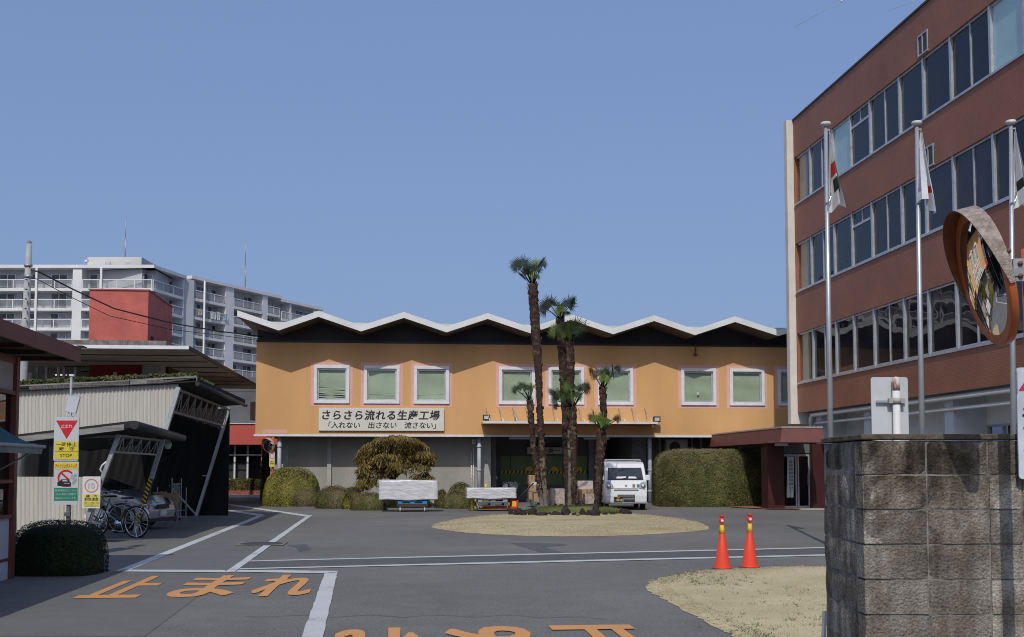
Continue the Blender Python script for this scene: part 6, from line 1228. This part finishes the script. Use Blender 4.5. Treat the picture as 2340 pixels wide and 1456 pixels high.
for a in (-80, 60, 160): o = ax1 * math.cos(R(a)) + ax2 * math.sin(R(a)); MB().lathe([(.0, .016), (.012, .012), (.012, 0)], mc + o * rad + nrm * -.03, 10, ax=o).build('bolt', RUST, mirr)
bk_ = at(2330, 617, 5.93); MB().box(bk_.x - .034, PM.x + .06, 5.925, 5.945, bk_.z - .06, bk_.z + .06).build('bracket', GALV, mirr); MB().bar(mc - nrm * .055, Vector((PM.x, PM.y - .04, bk_.z)), .05, .04).build('arm', GALV, mirr)
for y in (-.033, .033): MB().lathe([(.0, .018), (.013, .012), (.013, 0)], Vector((bk_.x, 5.925, bk_.z + y)), 10, ax=(0, -1, 0)).build('bolt', RUST, mirr)
def plate(mb, c, ax, ay, w, h, r, th, m=0, n=5):
    """flat board with rounded corners facing ax x ay"""
    pts = []
    for cx, cy, a0 in ((w / 2 - r, h / 2 - r, 0), (-w / 2 + r, h / 2 - r, 90), (-w / 2 + r, -h / 2 + r, 180), (w / 2 - r, -h / 2 + r, 270)):
        for k in range(n + 1): a = R(a0 + 90 * k / n); pts.append(Vector(c) + ax * (cx + r * math.cos(a)) + ay * (cy + r * math.sin(a)))
    return mb.prism(pts, ax.cross(ay).normalized() * -th, m)
EX = Vector((1, 0, 0))
# notice board cut by the right edge of the view
YB = 6.47; a, b = at(2322, 840, YB), at(2322, 1095, YB); wn_ = .36; hn = a.z - b.z; nc = Vector((a.x + wn_ / 2, YB, (a.z + b.z) / 2)); nb_ = thing('notice_board', 'pale board with a magenta arrow and black vertical writing at the right edge', 'sign', nc)
plate(MB(), nc, EX, UP, wn_, hn, .02, .012).build('board', mat('pale_blue_board', (.50, .55, .62), .4), nb_)
ar = MB(); za = at(2335, 868, YB).z; zb2 = at(2335, 893, YB).z; xl = at(2327, 893, YB).x; ar.poly([(xl, YB - .003, zb2), (xl + .13, YB - .003, zb2), (xl + .065, YB - .003, za + .03)]); ar.poly([(xl + .04, YB - .003, zb2 - .0), (xl + .04, YB - .003, zb2 - .05), (xl + .09, YB - .003, zb2 - .05), (xl + .09, YB - .003, zb2)]); ar.build('arrow', mat('magenta', (.50, .02, .10), .5), nb_, recalc=False)
tx = MB(); text(tx, '流', (xl + .085, YB - .003, at(2335, 956, YB).z), EX, UP, .13, .14, bold=.01); text(tx, '青', (xl + .085, YB - .003, at(2335, 1035, YB).z), EX, UP, .14, .13, bold=.01); tx.build('lettering', INK, nb_, recalc=False)
MB().box(nc.x - .02, nc.x + .02, YB + .015, YB + .045, nc.z - .12, nc.z - .08).build('clamp', GALV, nb_)
# back of a road sign on its post
Yq = 8.6; a, b = at(1990, 862, Yq), at(2077, 990, Yq); rs = thing('road_sign', 'back of a white road sign on a rusty topped white post behind the block wall', 'road sign', (at(2044, 990, Yq).x, Yq, 0))
sgm = MB(); hh_ = .62; plate(sgm, ((a.x + b.x) / 2, Yq, a.z - hh_ / 2), EX, UP, b.x - a.x, hh_, .02, .012); sgm.build('panel', mat('sign_back_white', (.50, .52, .53), .5, .05, 3), rs)
px = at(2044, 930, Yq).x; pz = at(2044, 864, Yq).z; MB().lathe([(.028, .0), (.028, pz - .10)], (px, Yq - .045, 0), 16).build('post', mat('sign_post_white', (.62, .62, .60), .5, .06, 4), rs); MB().lathe([(.0285, pz - .099), (.0285, pz), (0, pz + .008)], (px, Yq - .045, 0), 16).build('rusty_post_top', mat('rust_streaked', (.55, .5, .46), .7, .3, 14, col2=(.30, .10, .04), stretch=(1, 1, .4), lo=.42, hi=.52), rs)
zk = at(2044, 917, Yq).z; cl_ = MB(); cl_.box(a.x + .03, b.x - .03, Yq - .028, Yq - .014, zk - .012, zk + .004); cl_.build('rail', GALV, rs); cl_ = MB(); cl_.lathe([(.036, -.022), (.036, .022)], (px, Yq - .045, zk), 16); cl_.box(px - .06, px + .06, Yq - .062, Yq - .028, zk - .018, zk + .018); cl_.build('clamp', mat('cast_clamp', (.35, .34, .31), .6), rs)
# ------------------------------------------------------------------ entrance signs on the left
BW = mat('sign_white', (.50, .52, .55), .45, .03, 3); SRED = mat('sign_red', (.52, .02, .03), .45, .03, 3); SYEL = mat('sign_yellow', (.62, .52, .05), .45, .03, 3); SGRN = mat('sign_green', (.02, .22, .14), .45, .03, 3); SFRM = mat('sign_frame', (.22, .23, .25), .5)
YG = 19.0; px = at(156, 1100, YG).x; sgp = thing('gate_sign', 'post with two stacked boards, red stop triangle over an engine idling notice', 'sign', (px, YG, 0))
MB().lathe([(.038, 0), (.038, at(160, 950, YG).z)], (px, YG + .05, 0), 14).build('post', GALV, sgp)
YF = YG - .012
def pp_(x, y, d=0): return at(x, y, YF - d)
def rect(mb, x0, y0, x1, y1, d=.004, m=0): mb.poly([pp_(x0, y1, d), pp_(x1, y1, d), pp_(x1, y0, d), pp_(x0, y0, d)], m)
def board(x0, y0, x1, y1, par, nm='board', mt=BW):
    a, b = at(x0, y1, YG), at(x1, y0, YG); c = (a + b) / 2; return plate(MB(), Vector((c.x, YG - .012, c.z)), EX, UP, b.x - a.x, b.z - a.z, .02, .02).build(nm, mt, par)
def txt(mb, s, cx, cy, w, h, bold=.01, d=.006, m=0): k = YF / F; text(mb, s, pp_(cx, cy, d), EX, UP, h * k, w * k, bold=bold, m=m, thick=.0005)
b1 = board(122.5, 953, 181.5, 1053, sgp); g_ = MB(); rect(g_, 125, 1008.5, 179, 1050, m=0); g_.build('yellow_panel', SYEL, b1, recalc=False)
g_ = MB(); g_.poly([pp_(152, 1003, .004), pp_(177.5, 961, .004), pp_(128, 961, .004)]); g_.build('stop_triangle', SRED, b1, recalc=False)
g_ = MB(); txt(g_, '止まれ', 152.5, 974, 26, 9, .015); g_.build('white_lettering', mat('sign_letter_white', (.62, .62, .62), .5), b1, recalc=False)
g_ = MB(); txt(g_, '一時停止', 152, 1015.5, 47, 10, .012); txt(g_, '厳　守', 152, 1026, 36, 9, .012); txt(g_, 'STOP', 151, 1041, 27, 7.5, .008); g_.build('black_lettering', INK, b1, recalc=False); g_ = MB(); rect(g_, 125, 1031.5, 179, 1032.2, .005); g_.build('rule', INK, b1, recalc=False)
b2 = board(121.5, 1055, 180.5, 1153.5, sgp); g_ = MB(); rect(g_, 124, 1057.5, 178, 1072); g_.build('yellow_panel', SYEL, b2, recalc=False); g_ = MB(); rect(g_, 123.5, 1115, 177, 1144); g_.build('green_panel', SGRN, b2, recalc=False)
g_ = MB(); txt(g_, 'アイドリングストップ', 151, 1065, 50, 9.5, .02)
for k in range(26):                                              # broken prohibition ring with slash
    a0, a1 = R(40 + k * 10), R(50 + k * 10); c = lambda a, r: pp_(151 + math.cos(a) * r * 1.0, 1093 - math.sin(a) * r, .005); g_.poly([c(a0, 19.5), c(a1, 19.5), c(a1, 15.5), c(a0, 15.5)])
c = lambda x, y: pp_(x, y, .0055); g_.poly([c(137.5, 1081), c(140.5, 1078.5), c(160, 1096), c(157, 1099)]); rect(g_, 141, 1108, 162, 1112, .005); g_.build('red_marks', SRED, b2, recalc=False)
g_ = MB(); g_.poly([c(131, 1110), c(131, 1102), c(136, 1100.5), c(140, 1095.5), c(154, 1095.5), c(160, 1101), c(162, 1103), c(162, 1109.5), c(157, 1111)]); g_.build('car_pictogram', mat('sign_dark_blue', (.015, .018, .03), .5), b2, recalc=False)
g_ = MB(); c = lambda x, y: pp_(x, y, .0075); g_.poly([c(142, 1100), c(143.5, 1097), c(152, 1097), c(155.5, 1100.3)]); g_.poly([c(146, 1104), c(159, 1104), c(159, 1105.2), c(146, 1105.2)]); g_.build('car_window', mat('pictogram_grey', (.45, .48, .52), .5), b2, recalc=False)
g_ = MB()
for x, y, r in ((166, 1090, 5), (171, 1096, 4.5), (168, 1103, 3.6), (172, 1086, 3.5)):
    P_ = [pp_(x + r * math.cos(R(k * 30)), y + r * math.sin(R(k * 30)), .005) for k in range(12)]; g_.poly(P_)
g_.build('exhaust_cloud', mat('cloud_grey', (.36, .37, .4), .6), b2, recalc=False)
g_ = MB(); PALE_ = mat('sign_letter_pale', (.45, .5, .48), .5)
for s_, y_, w_ in (('駐車車両のエンジン', 1121, 48), ('停止は県条例等で', 1129.5, 47), ('義務付けられています。', 1138.5, 48)): g_ = MB(); txt(g_, s_, 150.3, y_, w_, 5.6, .008); g_.build('lettering_line', PALE_, b2, recalc=False)
MB().box(px - .05, px + .05, YG - .02, YG + .012, at(150, 1180, YG).z, at(150, 1171, YG).z).build('meter_box', GREYP, sgp)
lp_ = thing('solar_lamp', 'tilted grey panel lamp on a thin post behind the stop sign', 'lamp', at(162, 1000, 19.4) - UP * at(162, 1000, 19.4).z)
P4 = [at(155.8, 902.5, 19.3), at(183.2, 906.5, 19.3), at(173.2, 945.5, 19.15), at(145, 940, 19.15)]; MB().prism(P4, Vector((0, .05, .01))).build('panel', mat('lamp_panel_grey', (.27, .28, .33), .45, .05, 4), lp_, bevel=.012)
pt_ = at(163, 862, 19.42); MB().tube([Vector((pt_.x, 19.42, 0)), Vector((pt_.x, 19.42, pt_.z))], .022, 10).build('post', GALV, lp_); MB().tube([pt_ + Vector((-.035, 0, .03)), pt_ + Vector((.05, 0, .025))], .02, 10).build('head', WHITEP, lp_)
for x in (157, 166): MB().tube([at(x, 938, 19.2), at(x - 1, 956, 19.1)], .012, 8).build('bracket', GALV, lp_)
YG = 22.2; YF = YG - .012
sp2 = thing('speed_sign', 'white speed limit board with a red ring and yellow panel on the corrugated wall', 'sign', at(209, 1162, YG), 0, 'speed limit boards')
b3 = board(188, 1089, 230.5, 1161.5, sp2, mt=mat('sign_bright_white', (.60, .60, .58), .45, .03, 3)); g_ = MB()
for k in range(32): a0, a1 = R(k * 11.25), R(k * 11.25 + 11.25); c = lambda a, r: pp_(209 + math.cos(a) * r, 1110 - math.sin(a) * r, .004); g_.poly([c(a0, 16), c(a1, 16), c(a1, 13.3), c(a0, 13.3)])
g_.build('red_ring', mat('faded_red', (.56, .22, .20), .5), b3, recalc=False); g_ = MB(); txt(g_, '10', 209, 1110, 15, 13, .02); g_.build('faded_number', mat('faded_grey', (.48, .49, .47), .5), b3, recalc=False)
g_ = MB(); rect(g_, 191, 1129.5, 227.5, 1158); g_.build('yellow_panel', mat('sign_pale_yellow', (.60, .53, .10), .5), b3, recalc=False); g_ = MB(); txt(g_, '構　内', 209, 1134, 25, 7, .008); txt(g_, '制限速度', 209, 1141, 32, 7, .008); g_.build('black_lettering', INK, b3, recalc=False); g_ = MB(); txt(g_, 'MAXIMUM', 209, 1149, 32, 4.5, .003); txt(g_, 'SPEED', 209, 1155, 24, 4.5, .003); g_.build('faded_lettering', mat('faded_olive', (.42, .38, .12), .6), b3, recalc=False)
g_ = thing('fire_marker', 'little white marker post with a red bar beside the corrugated wall', 'marker post', at(194, 1235, 21.2) - UP * at(194, 1235, 21.2).z); a = at(191, 1200, 21.2); MB().box(a.x, a.x + .045, 21.2, 21.23, 0, at(191, 1176, 21.2).z).build('post', WHITEP, g_); MB().box(a.x + .014, a.x + .03, 21.196, 21.199, at(191, 1192, 21.2).z, at(191, 1183, 21.2).z).build('red_bar', SRED, g_)
# little mirror and speed board at the factory corner
YM = 44.0; tm = thing('road_mirror', 'small orange framed traffic mirror on a post at the left corner of the factory', 'road mirror', at(623, 1140, YM) - UP * at(623, 1140, YM).z); p = at(624, 1000, YM); MB().tube([(p.x, YM, 0), (p.x, YM, p.z + .03)], .045, 12).build('post', ORG, tm)
mc2 = at(614, 1018, YM - .12); n2_ = Vector((-.45, -.87, -.15)).normalized(); MB().lathe([(.26, .0), (.24, .03), (.18, .06), (.0, .09)], mc2, 28, ax=n2_).build('mirror_glass', mat('mirror_silver', (.86, .87, .88)), tm); MB().lathe([(.262, .02), (.285, .02), (.285, -.05), (.1, -.08), (0, -.08)], mc2, 28, ax=n2_).build('backing_shell', ORG, tm)
hv = MB(); u1 = (UP - n2_ * UP.dot(n2_)).normalized(); u2 = n2_.cross(u1)
for k in range(16): a0, a1 = R(-90 + k * 11.25), R(-78.75 + k * 11.25); f_ = lambda a: mc2 + (u1 * math.cos(a) + u2 * math.sin(a)) * .29; e_ = lambda a: n2_ * (.03 + .16 * math.cos(a)); hv.poly([f_(a0), f_(a1), f_(a1) + e_(a1), f_(a0) + e_(a0)])
hv.build('hood', mat('faded_hood', (.50, .36, .28), .6), tm, recalc=False)
YG = YM - .1; YF = YG - .012; sp3 = thing('speed_sign', 'small speed limit board with red ring and yellow panel below the little mirror', 'sign', at(621.5, 1067, YG), 0, 'speed limit boards'); b4 = board(615.5, 1032, 628, 1067, sp3, mt=mat('sign_bright_white', (.6, .6, .58))); g_ = MB()
for k in range(20): a0, a1 = R(k * 18), R(k * 18 + 18); c = lambda a, r: pp_(621.7 + math.cos(a) * r, 1042.5 - math.sin(a) * r * 1.5, .004); g_.poly([c(a0, 5), c(a1, 5), c(a1, 3.8), c(a0, 3.8)])
g_.build('red_ring', SRED, b4, recalc=False); g_ = MB(); rect(g_, 616.5, 1052, 627, 1066); g_.build('yellow_panel', SYEL, b4, recalc=False); g_ = MB(); txt(g_, '構 内', 621.7, 1055, 7, 3, .01); txt(g_, '制限速度', 621.7, 1059.5, 9, 3.2, .01); g_.build('black_lettering', INK, b4, recalc=False)
# ------------------------------------------------------------------ silver car under the carport
SIL = mat('silver_paint', (.36, .38, .42), .3, .04, 1, metal=.55, coat=.6); YC = 27.0; nose = at(349, 1200, YC); car = thing('parked_car', 'silver saloon car parked under the carport with its nose pointing right', 'car', (nose.x - 2, YC + .8, 0), R(-6)); CM = Matrix.Translation((nose.x, YC + .75, 0)) @ Matrix.Rotation(R(-6), 4, 'Z')
def cb(mb, name, m, par=car, **k): return mb.xf(CM).build(name, m, par, **k)
pf = [(-4.1, .25), (-4.15, .55), (-4.05, .92), (-3.5, .98), (-2.95, 1.20), (-1.75, 1.24), (-.98, .93), (-.35, .80), (-.06, .62), (0, .45), (-.02, .22)]; n = len(pf); fw = lambda z, s: s * (.80 if z < .95 else .80 - .18 * (z - .95) / .3)
mb = MB(); mb.add([(x, fw(z, -1), z) for x, z in pf] + [(x, fw(z, 1), z) for x, z in pf], [tuple(range(n)), tuple(range(2 * n - 1, n - 1, -1))] + [(i, i + n, (i + 1) % n + n, (i + 1) % n) for i in range(n)]); cb(mb, 'body', SIL, bevel=.06, seg=3)
cb(MB().add([(-1.70, -.62, 1.218), (-1.70, .62, 1.218), (-1.03, .74, .965), (-1.03, -.74, .965)], [(0, 1, 2, 3)]).xf(Matrix.Translation((.012, 0, .014))), 'windshield', VGL, recalc=False)
cb(MB().add([(-3.3, -.765, 1.0), (-1.15, -.80, .98), (-1.75, -.68, 1.18), (-2.85, -.68, 1.16)], [(0, 1, 2, 3)]).xf(Matrix.Translation((0, -.01, .0))), 'side_window', VGL, recalc=False)
for x in (-.75, -3.3):
    for s in (-1, 1): wl = cb(MB().lathe([(.19, -.1), (.29, -.1), (.31, -.06), (.31, .06), (.29, .1), (.19, .1)], (x, s * .72, .31), 26, ax=(0, 1, 0)), 'wheel', RUBBER); cb(MB().lathe([(0, .09), (.19, .07), (.19, -.05), (0, -.05)], (x, s * .72, .31), 20, ax=(0, s, 0)), 'rim', ALU, wl)
for s in (-1, 1): cb(MB().add([(-.02, s * .42, .62), (-.02, s * .68, .60), (-.25, s * .795, .66), (-.36, s * .79, .76), (-.10, s * .48, .70)], [(0, 1, 2, 3, 4)]).xf(Matrix.Translation((.035, 0, .014))), 'headlight', mat('headlight_glass', (.42, .44, .46)), recalc=False)
cb(MB().box(.0, .022, -.35, .35, .50, .60), 'grille', PLB); cb(MB().box(.0, .03, -.17, .17, .32, .47), 'number_plate', WHITEP); cb(MB().box(-.04, .035, -.79, .79, .2, .27), 'bumper_lip', PLB)
# ------------------------------------------------------------------ bicycles
BFR = mat('bicycle_frame', (.30, .32, .34), .35, .05, 4, metal=.7); BBL = mat('bicycle_blue', (.03, .12, .20), .3, coat=.5)
def bicycle(frame_m):
    r = thing('bicycle', 'x', 'bicycle', (0, 0, 0), 0, 'city bicycles by the carport'); R_ = .33; fx, rx = .54, -.54; V = lambda x, z, y=0: Vector((x, y, z))
    fm = MB(); bb, seat, head, hb = V(-.08, .29), V(-.27, .78), V(.36, .84), V(.40, .62)
    for a, b, q in ((bb, seat, .016), (bb, hb, .018), (V(-.20, .60), V(.37, .78), .016), (hb - V(.0, .02), head, .018)): fm.tube([a, b], q, 8)
    for s in (-1, 1): fm.tube([bb + V(0, 0, s * .03), V(rx, R_, s * .06)], .010, 6); fm.tube([V(-.24, .72, s * .02), V(rx, R_, s * .06)], .009, 6); fm.tube([hb + V(0, -.01, s * .03), V(fx, R_, s * .05)], .012, 6)
    fm.build('frame', frame_m, r)
    for x in (fx, rx):
        ty = MB(); P = [V(x + R_ * math.cos(R(k * 10)), R_ + R_ * math.sin(R(k * 10))) for k in range(37)]; ty.tube(P, .019, 8, cap=False); w_ = ty.build('wheel', RUBBER, r); rm = MB(); rm.tube([V(x + (R_ - .027) * math.cos(R(k * 10)), R_ + (R_ - .027) * math.sin(R(k * 10))) for k in range(37)], .011, 6, cap=False)
        for k in range(18): a = R(k * 20); rm.tube([V(x, R_, .02 * (-1) ** k), V(x + (R_ - .03) * math.cos(a + .2 * (-1) ** (k // 2)), R_ + (R_ - .03) * math.sin(a + .2 * (-1) ** (k // 2)))], .0028, 4)
        rm.tube([V(x, R_, -.05), V(x, R_, .05)], .022, 8); rm.build('rim', CHROME, w_)
        fd = MB(); a0, a1 = (-15, 150) if x < 0 else (20, 165)
        for k in range(12):
            u, v = R(a0 + (a1 - a0) * k / 12 + (15 if x < 0 else 0)), R(a0 + (a1 - a0) * (k + 1) / 12 + (15 if x < 0 else 0)); g = lambda a, y: V(x + (R_ + .035) * math.cos(a), R_ + (R_ + .035) * math.sin(a), y); fd.poly([g(u, -.028), g(v, -.028), g(v, .028), g(u, .028)])
        fd.build('mudguard', CHROME if frame_m is BFR else BBL, r, recalc=False)
    sd = MB(); sd.add([V(-.40, .86, -.09), V(-.40, .86, .09), V(-.12, .85, .02), V(-.12, .85, -.02), V(-.41, .81, -.07), V(-.41, .81, .07), V(-.12, .82, .015), V(-.12, .82, -.015)], [(0, 1, 2, 3), (7, 6, 5, 4), (0, 4, 5, 1), (1, 5, 6, 2), (2, 6, 7, 3), (3, 7, 4, 0)]); sd.build('saddle', PLB, r, bevel=.015); MB().tube([seat, V(-.28, .82)], .012, 6).build('seat_post', CHROME, r)
    h = MB(); h.tube([head, V(.33, .96)], .013, 6); h.tube([V(.10, .95, -.27), V(.24, .99, -.24), V(.33, .97, -.1), V(.33, .97, .1), V(.24, .99, .24), V(.10, .95, .27)], .012, 8); h.build('handlebar', CHROME, r)
    for s in (-1, 1): MB().tube([V(.02, .945, s * .275), V(.12, .952, s * .268)], .017, 8).build('grip', PLB, r)
    bk = MB()
    for z in (.70, .78, .86, .93):
        k = .10 + (z - .7) * .15; bk.tube([V(.58 - k, z, -k - .05), V(.58 + k, z, -k - .05), V(.58 + k, z, k + .05), V(.58 - k, z, k + .05), V(.58 - k, z, -k - .05)], .006, 4)
    for x in (-1, -.33, .33, 1):
        for s in (-1, 1): bk.tube([V(.58 + x * .1, .70, s * .15), V(.58 + x * .135, .93, s * .185)], .005, 4); bk.tube([V(.58 + s * .1, .70, x * .15), V(.58 + s * .135, .93, x * .185)], .005, 4)
    bk.build('basket', PLB if frame_m is not BFR else mat('basket_wire', (.12, .12, .12), .5), r)
    rk = MB()
    for s in (-1, 0, 1): rk.tube([V(-.28, .70, s * .05), V(-.82, .71, s * .05)], .007, 6)
    for s in (-1, 1): rk.tube([V(-.74, .71, s * .05), V(rx, R_, s * .07)], .006, 6)
    rk.tube([V(-.82, .71, -.05), V(-.82, .71, .05)], .007, 6); rk.build('rack', CHROME, r)
    st = MB(); st.tube([V(rx, R_, -.07), V(rx - .10, .02, -.10), V(rx - .10, .02, .10), V(rx, R_, .07)], .009, 6); st.build('stand', CHROME, r)
    cr = MB(); cr.lathe([(.0, -.006), (.085, -.006), (.085, .006), (0, .006)], V(-.08, .29, .045), 20, ax=(0, 1, 0)); cr.bar(V(-.08, .29, .06), V(.02, .15, .06), .018); cr.bar(V(-.08, .29, -.06), V(-.18, .43, -.06), .018); cr.box(-.01, .05, .06, .14, .14, .16); cr.build('crank', CHROME, r)
    MB().box(-.86, -.845, -.02, .02, .60, .66).build('reflector', REDS, r)
    return r
def put(o, x, y, rz, lab):                                       # rear wheel touches the ground under this photo point
    g = gnd(x, y); o.rotation_euler = (0, 0, rz); o.location = g - Vector((math.cos(rz) * -.54, math.sin(rz) * -.54, 0)); o['label'] = lab
put(bicycle(BFR), 311, 1229, R(158), 'silver city bicycle with rear rack nearest the open yard, rear wheel to the right')
put(bicycle(BBL), 276, 1218, R(222), 'dark blue city bicycle with front basket standing next to the corrugated wall edge')
# ------------------------------------------------------------------ board rack with cardboard sheets, tool trolley
Yk = 30.0; k0, k1 = at(336, 1170, Yk), at(402, 1170, Yk); rkx = thing('board_rack', 'low steel rack trolley holding upright cardboard sheets inside the carport', 'trolley', ((k0.x + k1.x) / 2, Yk, 0)); f_ = MB(); w0, w1 = k0.x, k1.x + .05
for z in (.16, .32): f_.box(w0, w1, Yk - .02, Yk + .0, z, z + .025); f_.box(w0, w1, Yk + .8, Yk + .82, z, z + .025)
for x in (w0, (w0 + w1) / 2, w1 - .03):
    f_.box(x, x + .025, Yk - .021, Yk + .001, .0, .5 if x > w0 else .32); f_.box(x, x + .025, Yk + .001, Yk + .799, .165, .19); f_.box(x, x + .025, Yk + .8, Yk + .82, 0, .95)
f_.build('frame', GALV, rkx)
for i, x in enumerate((338, 347, 358, 367)):
    a, b = at(x, 1166, Yk + .05), at(x + (12 if i < 3 else 33), 1126 - i, Yk + .05); o = MB(); o.ob((a.x, Yk + .06 + .14 * (3 - i), .345), (b.x - a.x, .0, 0), (.05, .06, 0), (-.02 + .02 * i, .0, b.z - .345 - .05 * (i % 2))); tag(o.build('cardboard_sheet', CARD), ('leftmost narrow cardboard sheet standing in the rack', 'second cardboard sheet from the left in the rack', 'third cardboard sheet in the rack, half covered by the widest', 'widest front cardboard sheet standing in the rack')[i], 'cardboard', 'cardboard sheets in the rack')
Yt = 32.5; p = at(402, 1180, Yt); tr_ = thing('hand_trolley', 'grey tall barred hand trolley with a green clip beside the cardboard rack', 'trolley', (p.x, Yt, 0)); f_ = MB(); q = lambda x: at(x, 1120, Yt).x
for x in (392, 397.5, 403, 408.5, 413): f_.box(q(x), q(x) + .022, Yt, Yt + .022, .08, 1.18 if x in (392, 413) else .95)
f_.box(q(392), q(413) + .022, Yt - .001, Yt + .023, 1.0, 1.03); f_.box(q(392), q(413) + .022, Yt - .60, Yt - .002, .09, .12); f_.build('frame', GALV, tr_); MB().box(q(397), q(408), Yt - .02, Yt - .005, .8, 1.02).build('panel', mat('panel_grey', (.2, .21, .23)), tr_); MB().box(q(397), q(404), Yt - .64, Yt - .60, .13, .18).build('green_clip', mat('green_plastic', (.03, .30, .12)), tr_)
for x in (392, 412):
    for y in (-.5, -.05): MB().lathe([(.02, -.015), (.055, -.015), (.055, .015), (.02, .015)], (q(x) + .01, Yt + y, .055), 12, ax=(1, 0, 0)).build('castor', RUBBER, tr_)
